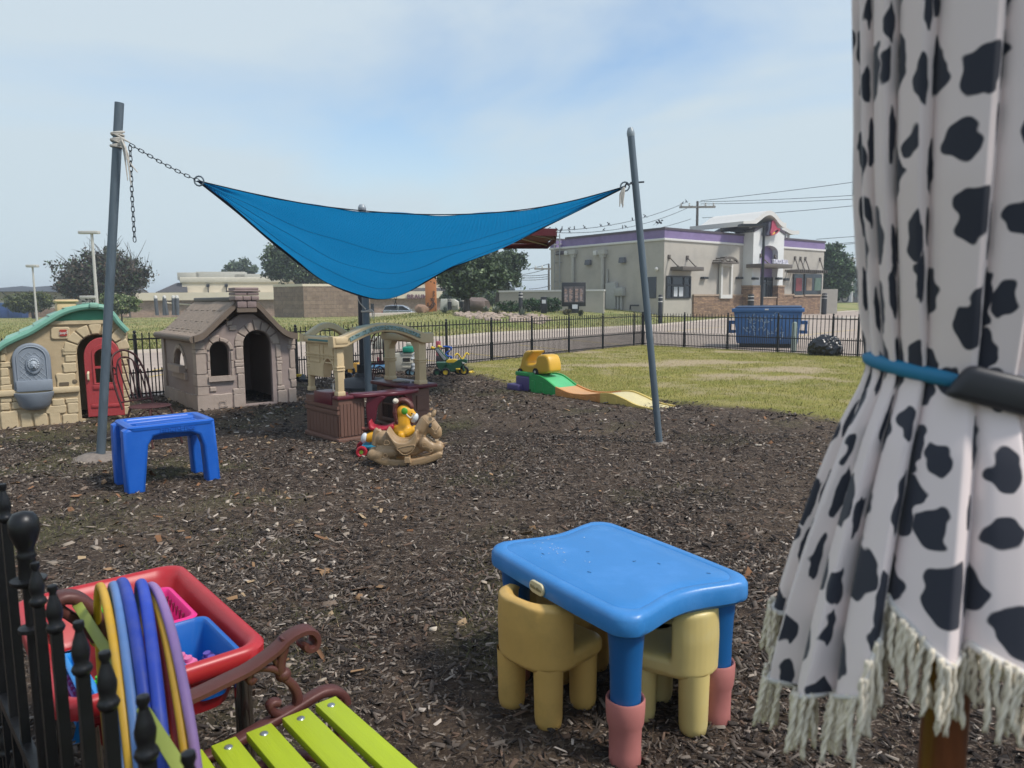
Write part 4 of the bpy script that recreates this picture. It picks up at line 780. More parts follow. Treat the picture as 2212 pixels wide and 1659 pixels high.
# --- vegetation
def leaf_cloud(ells, n, size, pal, pw, seed, clump=30, spread=.15, hollow=.45, droop=0):
    """ells: (center, (rx,ry,rz)); leaves in clumps through the crown, denser at the shell"""
    n = int(n*.62); r = np.random.default_rng(seed); vol = np.array([e_[1][0]*e_[1][2] for e_ in ells]); nc = n//clump; ci = r.choice(len(ells), nc, p=vol/vol.sum())
    C = np.array([list(e_[0]) for e_ in ells])[ci]; Rr = np.array([list(e_[1]) for e_ in ells])[ci]
    d = r.normal(size=(nc, 3)); d /= np.linalg.norm(d, axis=1)[:, None]; rad = hollow+(1.05-hollow)*r.random(nc)**.6; rad *= 1+.22*np.sin(d[:, 0]*6+seed)*np.cos(d[:, 2]*5+seed*.7)
    P = C+d*rad[:, None]*Rr; shade = r.uniform(.7, 1.25, nc)
    cs = Rr.mean(1)*spread; Q = np.repeat(P, clump, 0)+r.normal(size=(nc*clump, 3))*np.repeat(cs, clump)[:, None]*np.array([1, 1, .75]); m_ = len(Q)
    a = r.normal(size=(m_, 3)); a /= np.linalg.norm(a, axis=1)[:, None]; b_ = r.normal(size=(m_, 3)); b_ -= a*(a*b_).sum(1)[:, None]; b_ /= np.linalg.norm(b_, axis=1)[:, None]
    s = size*r.uniform(.6, 1.4, m_)[:, None]; v = np.stack([Q-a*s, Q-b_*s*.45, Q+a*s, Q+b_*s*.45], 1).reshape(-1, 3)
    pc = np.array([lin(c) for c in pal]); cc = pc[r.choice(len(pal), m_, p=np.array(pw)/sum(pw))]*(np.repeat(shade, clump)*r.uniform(.85, 1.15, m_))[:, None]
    return v, np.arange(4*m_).reshape(-1, 4), np.repeat(cc, 4, 0), P
M_leaf = vcol_mat('leaf', .6, .35); M_bark = mat('bark', '#4d4640', .95, var=.25, vs=4)
def tree(name, label, pb, Y, ells, n, size, pal, pw, seed, trunk_r=.2, cat='tree', group=None, limbs=7, bare=0, trunk_to=None, base=None, **kw):
    p = V(*pb, Y) if base is None else Vector(base); p.z = h1(p.x, p.y); o = thing(name, label, cat, p, 0, group); k = Y/FPX
    E_ = []
    for (ex_, ey_, rx, ry, *dy) in ells:
        c = V(ex_, ey_, Y+(dy[0] if dy else 0)); E_.append(((c.x-p.x, c.y-p.y, c.z-p.z), (rx*k, (rx+ry)*.5*k, ry*k)))
    v, f, c, P = leaf_cloud(E_, n, size, pal, pw, seed, **kw); np_mesh('crown', v, f, M_leaf, o, colors=c)
    rr_ = random.Random(seed); mb = MB(); top_ = Vector(E_[0][0]); 
    z0 = min(e_[0][2]-e_[1][2] for e_ in E_); fork = Vector((top_.x*.25, 0, max(.3, z0*.9)))
    mb.tube([(0, 0, -.1), (fork.x*.6, 0, fork.z*.5), fork], [trunk_r*1.25, trunk_r, trunk_r*.85], 9)
    sel = rr_.sample(range(len(P)), min(limbs*3, len(P)))
    for i, j in enumerate(sel):
        q = Vector(P[j]); mid = fork.lerp(q, .5)+Vector((rr_.uniform(-.15, .15), rr_.uniform(-.15, .15), .12*(q-fork).length)); r_ = trunk_r*(.55 if i < limbs else .25)
        mb.tube([fork, fork.lerp(mid, .55)+Vector((0, 0, .05)), mid, q], [r_, r_*.8, r_*.5, r_*.12], 6)
    if bare:
        for i in range(bare):
            q0 = Vector(P[rr_.randrange(len(P))]); 
            if q0.z < top_.z*.8: continue
            q = q0+Vector((rr_.uniform(-1.2, 1.2), rr_.uniform(-1, 1), rr_.uniform(.5, 2.2))); mb.tube([q0, q0.lerp(q, .5)+Vector((.1, 0, .1)), q], [.035, .022, .008], 4)
    mb.build('trunk', M_bark, o); return o
GP = ['#384832', '#475839', '#586847', '#2d3b28', '#6d7a58']; GW = [5, 5, 3, 3, 1]
tree('oak_tree', 'large half bare tree with dark brownish leaves left of the left shade pole', (222, 662), 68, [(225, 605, 76, 44), (180, 600, 54, 38), (265, 590, 50, 34), (300, 600, 30, 16), (160, 620, 32, 30), (235, 565, 52, 24)], 21000, .17, ['#403a33', '#4d4439', '#38422f', '#66564a', '#4a5a3c'], [5, 4, 4, 2, 3], 31, .3, bare=260, limbs=12, hollow=.3, spread=.15)
tree('round_tree', 'small rounded olive tree in front of the far pavilion', (72, 671), 75, [(62, 655, 38, 18), (85, 650, 28, 16), (35, 662, 22, 12)], 9000, .14, ['#46502c', '#59602f', '#394427', '#6c7040'], [4, 3, 3, 1], 32, .15, limbs=8)
tree('flowering_bush', 'tall loose bush with pale flower heads below the dark tree', (262, 675), 56, [(262, 655, 26, 20), (235, 650, 22, 16), (285, 657, 16, 16)], 9000, .1, ['#55643a', '#6b7a48', '#43512f', '#8b9168', '#b9b39a'], [5, 4, 4, 2, .8], 33, .06, cat='bush', limbs=10)
tree('oak_tree', 'small round tree rising behind the dairy store roof', (518, 668), 125, [(518, 578, 27, 14), (500, 585, 16, 10), (540, 585, 16, 9)], 5000, .28, GP, GW, 34, .3)
tree('oak_tree', 'spreading green tree behind the block enclosure, half hidden by the sail', (650, 665), 84, [(640, 570, 62, 36), (610, 545, 36, 26), (590, 580, 22, 26), (680, 590, 40, 24), (700, 600, 30, 12)], 20000, .2, GP, GW, 35, .3, limbs=12, hollow=.35)
tree('oak_tree', 'near oak with forked grey trunk in the rocky bed, under the red umbrella', c4(1600, 690), 46, [(1010, 600, 70, 30), (985, 606, 36, 26), (1050, 590, 50, 32), (1000, 632, 26, 12), (1000, 572, 60, 20)], 22000, .13, GP, GW, 36, .2, limbs=14, hollow=.3)
tree('oak_tree', 'airy oak leaning right, at the left end of the low stucco wall', c4(1820, 640), 56, [(1090, 585, 40, 38), (1105, 565, 28, 26), (1070, 570, 36, 30), (1065, 610, 30, 14), (1110, 600, 18, 12)], 15000, .14, ['#35452e', '#44553a', '#566647', '#2a3825'], [4, 4, 3, 3], 37, .22, limbs=14, hollow=.3)
tree('bushy_tree', 'low bushy tree in shade behind the rocky bed', (955, 668), 75, [(978, 640, 22, 15), (998, 647, 20, 12)], 8000, .15, GP, GW, 38, .15)
tree('bushy_tree', 'leafy green mass between the two oaks', (1045, 668), 78, [(1040, 645, 36, 18), (1010, 650, 22, 12)], 8000, .15, ['#415236', '#55663f', '#334329'], [4, 3, 3], 39, .15)
tree('leafy_tree', 'dense leafy tree at the right end of the restaurant', c5(1950, 640), 72, [(1808, 580, 30, 34), (1800, 550, 24, 22), (1822, 600, 26, 34), (1800, 620, 26, 30), (1790, 590, 20, 40)], 20000, .17, ['#2f4529', '#3d5634', '#4d6740', '#253821', '#62794e'], [4, 4, 3, 3, 1], 40, .28, limbs=14, hollow=.35)
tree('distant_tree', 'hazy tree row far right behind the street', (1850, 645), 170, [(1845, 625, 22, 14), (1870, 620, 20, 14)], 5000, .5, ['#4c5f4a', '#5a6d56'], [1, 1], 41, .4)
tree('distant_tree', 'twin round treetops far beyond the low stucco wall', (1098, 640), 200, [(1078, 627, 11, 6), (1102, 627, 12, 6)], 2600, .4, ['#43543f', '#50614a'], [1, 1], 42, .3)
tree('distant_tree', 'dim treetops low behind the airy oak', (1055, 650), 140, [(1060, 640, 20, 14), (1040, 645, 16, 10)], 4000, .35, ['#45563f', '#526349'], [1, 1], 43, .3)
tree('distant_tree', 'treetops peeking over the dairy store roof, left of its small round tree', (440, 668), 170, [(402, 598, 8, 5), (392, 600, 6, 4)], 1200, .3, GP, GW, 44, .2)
def shrub(label, px, py, Y, rx, ry, seed, pal=('#2f4a2a', '#3d5b33', '#24391f'), name='shrub', group=None, n=2600, size=.07):
    p = V(px, py, Y); p.z = h1(p.x, p.y); o = thing(name, label, 'shrub', p, 0, group); k = Y/FPX
    v, f, c, P = leaf_cloud([((0, 0, ry*k*.9), (rx*k, rx*k*.8, ry*k))], n, size, list(pal), [1]*len(pal), seed, hollow=.5, spread=.16); np_mesh('foliage', v, f, M_leaf, o, colors=c)
    MB().tube([(0, 0, -.05), (.02, 0, ry*k)], [.06, .02], 6).build('stem', M_bark, o); return o
shrub('clipped green shrub at the left of the low stucco wall', *cw(600, 1325), 47, 24, 12, 51)
shrub('clipped green shrub right of the banded bollard', *cw(1080, 1325), 47, 20, 14, 52)
shrub('clipped green shrub left of the speaker post', *cw(1350, 1315), 47.5, 18, 13, 53)
shrub('clipped green shrub right of the speaker post', *cw(1700, 1310), 47.5, 22, 15, 54)
shrub('tiny round shrub at the left foot of the menu board', *cm(372, 785), 45, 8, 6, 55, ('#55543a', '#6a6246'), n=900)
shrub('tiny round shrub at the right foot of the menu board', *cm(545, 785), 45, 5, 5.5, 56, ('#55543a', '#4a5234'), n=900)
shrub('dark round shrub against the brick of the dairy store', *c3(1315, 678), 88, 18, 14, 57, n=3000, size=.12)
def agave(label, px, py, Y, r, seed, n=46, c=('#6c7566', '#59634f', '#7f8775')):
    p = V(px, py, Y); p.z = h1(p.x, p.y); rr_ = random.Random(seed); mb = MB(); k = r*Y/FPX
    for i in range(n):
        a = rr_.uniform(0, 6.28); el = R(rr_.uniform(12, 85)); L = k*rr_.uniform(.8, 1.15); d = Vector((math.cos(a)*math.cos(el), math.sin(a)*math.cos(el), math.sin(el))); t_ = d.cross(Vector((0, 0, 1))).normalized()*.05*k/.6
        q = d*L*.5+Vector((0, 0, .03)); mb.face([-t_*.6, t_*.6, q+t_]); mb.face([-t_*.6, q+t_, q-t_]); mb.face([q-t_, q+t_, d*L-Vector((0, 0, .08*k))])
    o = mb.build('agave', mat('agave_%s' % c[0][1:], c[0], .6, c2=c[2], vs=3), smooth=0); o.location = p; return tag(o, label, 'agave')
agave('spiky grey green agave left of the near oak trunk', *cb(1400, 605), 46, 17, 1); agave('spiky agave just left of the oak trunk foot', *cb(1640, 605), 46, 14, 2); agave('spiky agave in the bed below the low wall end', *cw(230, 1400), 43, 20, 3); agave('spiky agave at the foot of the banded bollard', *cw(930, 1390), 42, 22, 4)
agave('tall grassy tuft left of the orange pillar', *cb(1010, 530), 64, 17, 5, 90, ('#5b6b4f', '#59634f', '#7d8a68')); agave('tall grassy tuft against the orange pillar', *cb(1090, 530), 64, 15, 6, 90, ('#5b6b4f', '#59634f', '#7d8a68')); agave('agave right of the large dark boulder', *cb(2010, 560), 48, 15, 7); agave('agave beside the foot of the airy oak', *cb(2160, 590), 47, 18, 8)

# --- far pavilions, blue bins at the left edge
def hiproof(mb, cx_, z, w_, d_, h, ov=.6):
    A_ = [(cx_-w_/2-ov, -d_/2-ov, z), (cx_+w_/2+ov, -d_/2-ov, z), (cx_+w_/2+ov, d_/2+ov, z), (cx_-w_/2-ov, d_/2+ov, z)]; T_ = (cx_, 0, z+h)
    for i in range(4): mb.face([A_[i], A_[(i+1) % 4], T_])
    mb.face(A_[::-1])
def pavilion(label, pxc, Y, x0, x1, yroof, yeave, ybot, rz=0):
    p = V(pxc, 660, Y); p.z = 0; o = thing('pavilion', label, 'building', p, rz); k = Y/FPX; W = (x1-x0)*k; ze = V(pxc, yeave, Y).z; zr = V(pxc, yroof, Y).z
    mb = MB(); hiproof(mb, 0, ze, W*.8, W*.8, zr-ze, W*.1); mb.build('roof', mat('standing_seam_blue', '#3c4048', .5, metal=.3), o, smooth=0)
    MB().b2((-W*.36, -W*.36, -.1), (W*.36, W*.36, ze-.02)).build('wall', mat('pavilion_cream', '#b3aca1', .85), o)
    for i in range(6): x_ = -W*.36+W*.72*i/5; MB().tube([(x_, -W*.37, ze-.9), (x_+.05, -W*.48, ze-.1)], .1, 4).build('eave_bracket', M_dark, o)
    MB().b2((-W*.37, -W*.375, -.1), (W*.37, -W*.3, ze-3.2)).build('lower_wall', mat('pavilion_grey', '#86827c', .85), o); return o
pavilion('far pavilion with a hipped blue metal roof at the left edge', 52, 110, -28, 142, *[cl(0, y)[1] for y in (520, 655, 1000)])
pavilion('second far pavilion, half behind the dark tree', 132+20, 118, 70, 240, *[cl(0, y)[1] for y in (485, 600, 1000)])
for px, lab in ((12, 'blue wheeled bin with open lid, leftmost of the two far bins'), (40, 'blue wheeled bin with open lid, right one of the two far bins')):
    p = V(px, 675, 78); p.z = 0; o = thing('waste_bin', lab, 'dumpster', p, R(5)); w_ = 1.35; z_ = V(px, 664, 78).z; z2 = V(px, 655, 78).z; MB().box((0, 0, z_/2), (w_, 1.2, z_), taper=(1.05, 1.05)).bevel(.04).build('tub', mat('bin_blue', '#2f4a7d', .6), o); MB().box((-.15, .4, (z_+z2)/2), (w_*.9, .08, z2-z_+.1), rot('X', 20)).build('lid', mat('bin_lid_blue', '#5677a8', .5), o)
MB_ = MB().b2((-3, -.2, 0), (9, .2, 1.0)); o = MB_.build('brick_planter', M_brickp); o.location = V(100, 675, 80); o.location.z = 0; tag(o, 'low pinkish brick planter wall under the small olive tree', 'planter')
# far right: store, street, motorcycle
p = V(*ct(1790, 1480), 175); p.z = h1(p.x, p.y)*0; st = thing('distant_store', 'distant shop with dark green roof and red lettering, far right', 'store', p); k = 175/FPX; Z = lambda y: V(*ct(1790, y), 175).z
MB().b2((-28, 0, 0), (25, 20, Z(1430))).build('wall', mat('store_tan', '#a9a08f', .85), st); MB().b2((-13, -1, Z(1425)), (25, 20, Z(1345))).build('roof_band', mat('store_green', '#2e3a38', .7), st); MB().b2((-25, -.5, Z(1475)), (25, .1, Z(1425))).build('fascia', mat('store_cream', '#c7c3b8', .8), st)
MB().text('CROSSFIT ZONE', 2.6, .3, TR(6, -1.2, (Z(1440)+Z(1470))/2), bold=.05).build('lettering', mat('store_red', '#8d3336', .6), st) if False else None
mb = MB()
for i in range(13): mb.b2((-6.5+i*1.9, -.9, Z(1468)), (-6.5+i*1.9+1.3, -.6, Z(1444)))
mb.build('sign_letter_blocks', mat('store_red', '#8d3336', .6), st); mb = MB()
for i in range(5): mb.b2((1.5+i*3.6, -.6, Z(1535)), (4.8+i*3.6, -.4, Z(1490)))
mb.build('shop_window', M_glass, st)
a = V(*ct(1400, 1565), 120); mb = MB(); q = [V(*ct(1440, 1625), 95), V(*ct(2050, 1625), 95), V(*ct(2050, 1570), 140), V(*ct(1440, 1590), 140)]
mb.face([Vector((v_.x, v_.y, h1(v_.x, v_.y)+.05)) for v_ in q]); tag(mb.build('street', mat('far_asphalt', '#77777a', .85), smooth=0), 'far street behind the restaurant', kind='structure')
p = V(*ct(1605, 1605), 100); p.z = h1(p.x, p.y)+.06; mc = thing('motorcycle', 'tiny yellow motorcycle on the far street at the right', 'motorcycle', p, R(5)); s = 1.7
MB().tube([(s*x_, 0, s*z_) for x_, z_ in ((-.75, .75), (-.4, .85), (0, .9), (.35, .95), (.55, .8))], [.1*s, .16*s, .2*s, .16*s, .06*s], 8).build('fairing', mat('moto_yellow', '#b88f2c', .4), mc)
for x_ in (-.65, .65): MB().tube([(s*x_+s*.28*math.cos(R(i*30)), 0, s*.3+s*.28*math.sin(R(i*30))) for i in range(12)], .07*s, 6, closed=True).build('wheel', M_black, mc)
MB().tube([(s*.65, 0, s*.3), (s*.45, 0, s*1.05), (s*.3, .3*s, s*1.15), (s*.3, -.3*s, s*1.15)], .04*s, 5).build('handlebar', M_dark, mc); MB().b2((-.3*s, -.12*s, .3*s), (.3*s, .12*s, .75*s)).bevel(.05).build('engine', M_dark, mc)
p = V(*ct(1432, 1600), 66); o = MB().b2((-.9, -.2, 0), (.9, .2, 2.3)).build('end_wall', M_stucco); p.z = h1(p.x, p.y)-.1; o.location = p; tag(o, 'short stucco wall stub just right of the restaurant corner', 'wall')

wr = np.random.default_rng(9); EL = [((float(x), 340+float(abs(x))*.1, 1.2), (14, 10, 2.6+float(h)*1.2)) for x, h in zip(np.arange(-520, 560, 22), wr.random(60)) if not (-12 < x < 150)]
v, f, c, _ = leaf_cloud(EL, 16000, 1.1, GP, GW, 77, hollow=.3); tag(np_mesh('distant_woods', v, f, M_leaf, colors=c), 'low hazy line of woods along the horizon', kind='stuff')
# ============================================================ play yard
def c1(x, y): return (x*.603/1.852, (1000+y*.603)/1.852)
def c2(x, y): return ((500+x*.3917)/1.852, (1100+y*.3917)/1.852)
def ck(x, y): return ((1150+x*.452)/1.852, (1200+y*.452)/1.852)
def cr4(x, y): return ((1700+x*.497)/1.852, (1250+y*.497)/1.852)
def cz(x, y): return ((1350+x*.2713)/1.852, (1330+y*.2713)/1.852)
def cht(x, y): return ((1400+x*.1808)/1.852, (1650+y*.1808)/1.852)
def cwt(x, y): return ((350+x*.3315)/1.852, (1500+y*.3315)/1.852)
def frame(p0, p1):
    """local frame on the ground from p0 towards p1; returns (origin, angle, W) with W(pixel, y) -> (x, z)"""
    o = Vector((p0.x, p0.y, 0)); d = Vector((p1.x-p0.x, p1.y-p0.y, 0)).normalized(); n = Vector((-d.y, d.x, 0))
    def W(p, y=0.0):
        b = o+n*y; w_ = on_line(p[0], p[1], b, b+d); return (w_-o).dot(d), w_.z
    def L(p, x=0.0):
        b = o+d*x; w_ = on_line(p[0], p[1], b, b+n); return (w_-o).dot(n), w_.z
    return o, math.atan2(d.y, d.x), W, L
# --- iron fence
M_iron = mat('black_iron', '#17191c', .45, metal=.3, var=.2, vs=20)
def picket(mb, x, h, w_=.0075, spear=True):
    mb.b2((x-w_, -w_, .0), (x+w_, w_, h-.055)); mb.lathe([(w_*1.0, h-.06), (w_*2.0, h-.052), (w_*1.0, h-.044), (w_*1.7, h-.03), (w_*1.0, h-.012), (0, h)], 6, TR(x, 0, 0))
def fence_run(A, B, posts, label, hh=1.07, extra=None):
    d = B-A; L = d.length; o = thing('iron_fence', label, 'fence', A, math.atan2(d.y, d.x)); ps = sorted([0]+posts+[L])
    for a, b_ in zip(ps[:-1], ps[1:]):
        n = max(2, round((b_-a)/.112)); mb = MB()
        for z_ in (.07, .42, .96): mb.b2((a, -.011, z_-.012), (b_, .011, z_+.012))
        for k in range(1, n): picket(mb, a+(b_-a)*k/n, hh)
        for k in range(n): picket(mb, a+(b_-a)*(k+.5)/n, .49)
        mb.build('panel', M_iron, o, smooth=0)
    for i, x_ in enumerate(ps):
        mb = MB(); mb.b2((x_-.022, -.022, 0), (x_+.022, .022, 1.03)).lathe([(.022, 1.03), (.03, 1.035), (.015, 1.05), (.028, 1.075), (.02, 1.1), (0, 1.105)], 10, TR(x_, 0, 0)); mb.build('post', M_iron, o)
    return o
def tpos(px, A, B):
    w_ = on_line(px, 760, A, B); return (w_-A).dot((B-A).normalized())
FS = FA - fdir*3.0
fence_run(FS, FC, [tpos(x, FS, FC) for x in (293, 640, 965, 1062, 1149, 1229, 1302, 1369)], 'left run of the spiked black iron fence, from the playhouses back to the far corner')
FRR = FC.lerp(FR, 1.0)
fence_run(FC+Vector((.03, -.03, 0)), FRR, [tpos(x, FC, FRR) for x in (1475, 1568, 1676, 1794, 1849)] , 'right run of the spiked black iron fence, passing in front of the blue dumpster')
# --- dumpster, post, bin bag outside the fence
D0, D1 = G(1589, 750), G(1726, 752); o_, rz_, W_, L_ = frame(D0, D1)
dm = thing('dumpster', 'big blue steel dumpster with white graffiti scribbles behind the fence', 'dumpster', o_, rz_); Ld = (D1-D0).length; hd = W_(cd(700, 415))[1]
M_dump = mat('dumpster_blue', '#365f90', .6, var=.14, vs=3, stain='#3d5a78', stain_amt=.6, ss=2, bump=.15, bs=15)
mb = MB(); mb.prism([(.03, .12), (Ld-.05, .12), (Ld+.06, hd-.12), (-.08, hd-.12)], 1.5, TR(0, .75, 0)); mb.bevel(.02); mb.build('steel_body', M_dump, dm)
MB().b2((-.14, -.07, hd-.13), (Ld+.12, 1.6, hd-.02)).bevel(.02).build('top_rim', M_dump, dm); MB().box((Ld/2, .8, hd+.01), (Ld+.1, 1.5, .06), rot('X', 1)).bevel(.02).build('lid', mat('lid_dark_blue', '#223a58', .6), dm)
MB().b2((.1, .1, 0), (Ld-.15, 1.4, .12)).build('skid', M_dark, dm); MB().b2((Ld*.45, -.09, hd-.07), (Ld*.51, -.065, hd-.03)).build('sticker', M_trimw, dm)
for s, x_ in ((-1, -.06), (1, Ld+.02)):
    mb = MB(); mb.box((x_+s*.1, .6, hd*.62), (.22, .5, .1)).box((x_+s*.17, .6, hd*.5), (.05, .5, .35)).box((x_+s*.1, .6, hd*.38), (.22, .5, .08)); mb.build('fork_pocket', M_dump, dm)
def scrib(segs, r=.012):
    mb = MB(); rr_ = random.Random(12)
    for (x0, x1, y0, y1, n) in segs:
        for k in range(n):
            px = rr_.uniform(x0, x1); py = rr_.uniform(y0, y1); pts = []
            for q in range(rr_.choice([2, 3, 3, 4])):
                x_, z_ = W_(cd(px, py)); t_ = (z_-.12)/(hd-.24); pts.append((x_, -.012, z_)); px += rr_.uniform(-30, 30); py += rr_.uniform(-32, 32)
            mb.tube(pts, r, 4)
    return mb
scrib([(605, 720, 505, 600, 11), (740, 850, 545, 600, 7), (800, 930, 550, 610, 8), (590, 720, 660, 720, 8), (740, 840, 650, 700, 9), (830, 1050, 670, 770, 13), (940, 1030, 480, 520, 4), (640, 670, 600, 650, 4)]).build('graffiti', mat('graffiti_white', '#8fa3b8', .7), dm)
p = G(*cd(1187, 975)); o = thing('bollard', 'pale green steel post between the fence and the blue dumpster', 'bollard', p); hb = V(*cd(1200, 592), p.y).z
MB().lathe([(.075, 0), (.075, hb-.05), (.06, hb-.015), (0, hb)], 14).build('post', mat('pale_green_steel', '#93a096', .6), o)
p = G(*cd(1660, 1035)); mb = MB(); rr_ = random.Random(8)
v = bmesh.ops.create_icosphere(mb.bm, subdivisions=5, radius=1)['verts']
for q in v:
    n_ = noise.noise(q.co*1.4)*.14+noise.noise(q.co*4)*.09+abs(noise.noise(q.co*9))*.09; f_ = 1+n_; q.co = Vector((q.co.x*.43*f_, q.co.y*.34*f_, max(-.05, .2+q.co.z*.34*f_)))
o = mb.build('rubbish_bag', mat('black_bag', '#15171a', .3, var=.4, vs=6), smooth=30); o.location = p+Vector((0, .35, 0)); tag(o, 'bulging shiny black rubbish bag against the far right fence', 'bag')
# weeds at fence foot are part of the lawn

# --- shade sail, poles, chain
M_pole = mat('galvanised_grey', '#5f6b74', .5, metal=.35, var=.14, vs=5, streak=(8, 8, 1), bump=.05)
def shade_pole(pb, pt, r, label, cap=True, foot=None, Ytop=None):
    p = G(*pb); t_ = V(*pt, Ytop or p.y); o = thing('shade_pole', label, 'pole', p); d = t_-p; n = d.normalized()
    MB().cyl((0, 0, -.15), d, r, r, 20).build('shaft', M_pole, o)
    if cap: MB().lathe([(0, .045), (r*.7, .035), (r*1.05, .0), (r*1.12, -.01), (r*1.12, -.035), (r*1.02, -.05)], 20, Matrix.Translation(d) @ n.to_track_quat('Z', 'Y').to_matrix().to_4x4()).build('cap', mat('cap_grey', '#8b959b', .35), o)
    if foot:
        mb = MB(); rock(mb, (0, 0, 0), foot, 5); mb.build('concrete_footing', mat('footing_concrete', '#7a7067', .95, var=.25, vs=20, bump=.6, bs=40), o)
    return o, p, d
lpo, lp0, ld = shade_pole((213, 993), (258, 222), .041, 'left shade pole, grey and leaning right, rope tied near its top', cap=False, foot=(.34, .26, .06))
rpo, rp0, rd = shade_pole((1428, 960), (1362, 284), .036, 'right shade pole, leaning left, standing before the lawn with a domed cap', foot=(.16, .12, .03))
mp0 = G(797, 855); mpo, mp0, md = shade_pole((797, 857), (782, 447), .058, 'middle shade pole behind the play kitchen, partly hidden by the sail', foot=None)
def along(p0, d, px, py):      # point on a pole's axis at image height py
    best = min((abs((project(p0+d*t_)[1])-py), t_) for t_ in np.linspace(0, 1, 200)); return p0+d*best[1]
def project(p):
    q = Vector(p)-Vector((0, 0, H)); z_ = q.dot(_f); return 1106+FPX*q.dot(_r)/z_, 829.5-FPX*q.dot(_u)/z_
CLp = V(430, 391, 7.05); CRp = V(1350, 403, 7.5)
n1_, n2_ = 90, 60
topc = spline([V(x, y, Y) for x, y, Y in ((430, 391, 7.05), (560, 421, 7.2), (700, 446, 7.35), (860, 461, 7.45), (1000, 463, 7.5), (1130, 453, 7.55), (1240, 433, 7.55), (1350, 403, 7.5))], 8)
botc = spline([V(x, y, Y) for x, y, Y in ((430, 391, 7.05), (520, 463, 7.9), (610, 540, 8.8), (700, 606, 9.8), (775, 638, 10.6), (828, 646, 10.9), (880, 630, 10.7), (965, 583, 9.9), (1080, 536, 9.0), (1215, 470, 8.1), (1350, 403, 7.5))], 8)
T_, B_ = resamp(topc, n1_), resamp(botc, n1_); rows = []
for j in range(n2_):
    t_ = j/(n2_-1); row = []
    for i in range(n1_):
        q = T_[i].lerp(B_[i], t_); s_ = math.sin(math.pi*i/(n1_-1)); q.z -= .10*s_*4*t_*(1-t_); q.y += .03*s_*math.sin(9*t_+3*i/n1_)*(t_*(1-t_)*4); q.z += .012*math.sin(14*t_+i*.35)*s_; q.z += .035*s_**.5*(math.sin(t_*13+.9*math.sin(i*.14))*(1-abs(2*i/(n1_-1)-1))**.3*(t_*(1-t_)*4)**.5)*.6; e_ = min(i, n1_-1-i)/(n1_-1); q.y += .05*math.exp(-e_*9)*math.sin(t_*22)*min(1, e_*18)
        row.append(q)
    rows.append(row)
M_sail = bpy.data.materials.new('sail_cloth'); M_sail.use_nodes = True; t = M_sail.node_tree; b = t.nodes['Principled BSDF']; outn = t.nodes['Material Output']
tc = N(t, 'ShaderNodeTexCoord'); nz = N(t, 'ShaderNodeTexNoise'); nz.inputs['Scale'].default_value = 2.0; nz.inputs['Detail'].default_value = 5; t.links.new(tc.outputs['Object'], nz.inputs[0])
mx = N(t, 'ShaderNodeMix', data_type='RGBA'); mx.inputs[6].default_value = (*lin('#0a6499'), 1); mx.inputs[7].default_value = (*lin('#1785c0'), 1); t.links.new(nz.outputs[0], mx.inputs[0]); t.links.new(mx.outputs[2], b.inputs['Base Color']); b.inputs['Roughness'].default_value = .8; b.inputs['Specular IOR Level'].default_value = .2
tr = N(t, 'ShaderNodeBsdfTranslucent'); tr.inputs[0].default_value = (*lin('#1c98d6'), 1); ms = N(t, 'ShaderNodeMixShader'); ms.inputs[0].default_value = .5; t.links.new(b.outputs[0], ms.inputs[1]); t.links.new(tr.outputs[0], ms.inputs[2]); t.links.new(ms.outputs[0], outn.inputs[0])
wv = N(t, 'ShaderNodeTexWave'); wv.inputs['Scale'].default_value = 22; wv.inputs['Distortion'].default_value = 5; wv.inputs['Detail'].default_value = 4; t.links.new(tc.outputs['Object'], wv.inputs[0]); bp = N(t, 'ShaderNodeBump'); bp.inputs['Strength'].default_value = .8; bp.inputs['Distance'].default_value = .03; t.links.new(wv.outputs['Fac'], bp.inputs['Height']); t.links.new(bp.outputs[0], b.inputs['Normal']); t.links.new(bp.outputs[0], tr.inputs['Normal'])
sail = thing('shade_sail', 'sagging bright blue shade sail stretched between the three shade poles', 'shade sail', CLp); X0 = TR(*(-CLp))
mb = MB(); mb.X = X0; mb.grid(rows); mb.build('canopy', M_sail, sail, smooth=180)
for t0_ in (.3, .52, .76):
    j_ = int(t0_*(n2_-1)); mb = MB(); mb.X = X0; mb.tube([q+Vector((0, -.006, -.003)) for q in rows[j_]], .004, 5, flat=.4, up=(0, .2, 1)); mb.build('crease_line', mat('sail_crease_shade', '#0c5a8c', .8), sail)  # thin darker tubes put the shade of cloth creases into the colour
M_hem = mat('sail_hem', '#14283c', .8)
for nm, P, hw_ in (('upper_hem', T_, .013), ('lower_hem', B_, .024)):
    mb = MB(); mb.X = X0; mb.tube(P, hw_, 6, flat=.35, up=(0, .2, 1)); mb.build(nm, M_hem, sail)
for P in (CLp, CRp): mb = MB(); mb.X = X0; mb.tube([P+Vector((.045*math.cos(a), 0, .045*math.sin(a))) for a in np.linspace(0, 2*math.pi, 13)[:-1]], .008, 6, closed=True); mb.build('corner_ring', M_pole, sail)
M_chain = mat('chain_steel', '#3c4045', .4, metal=.7)
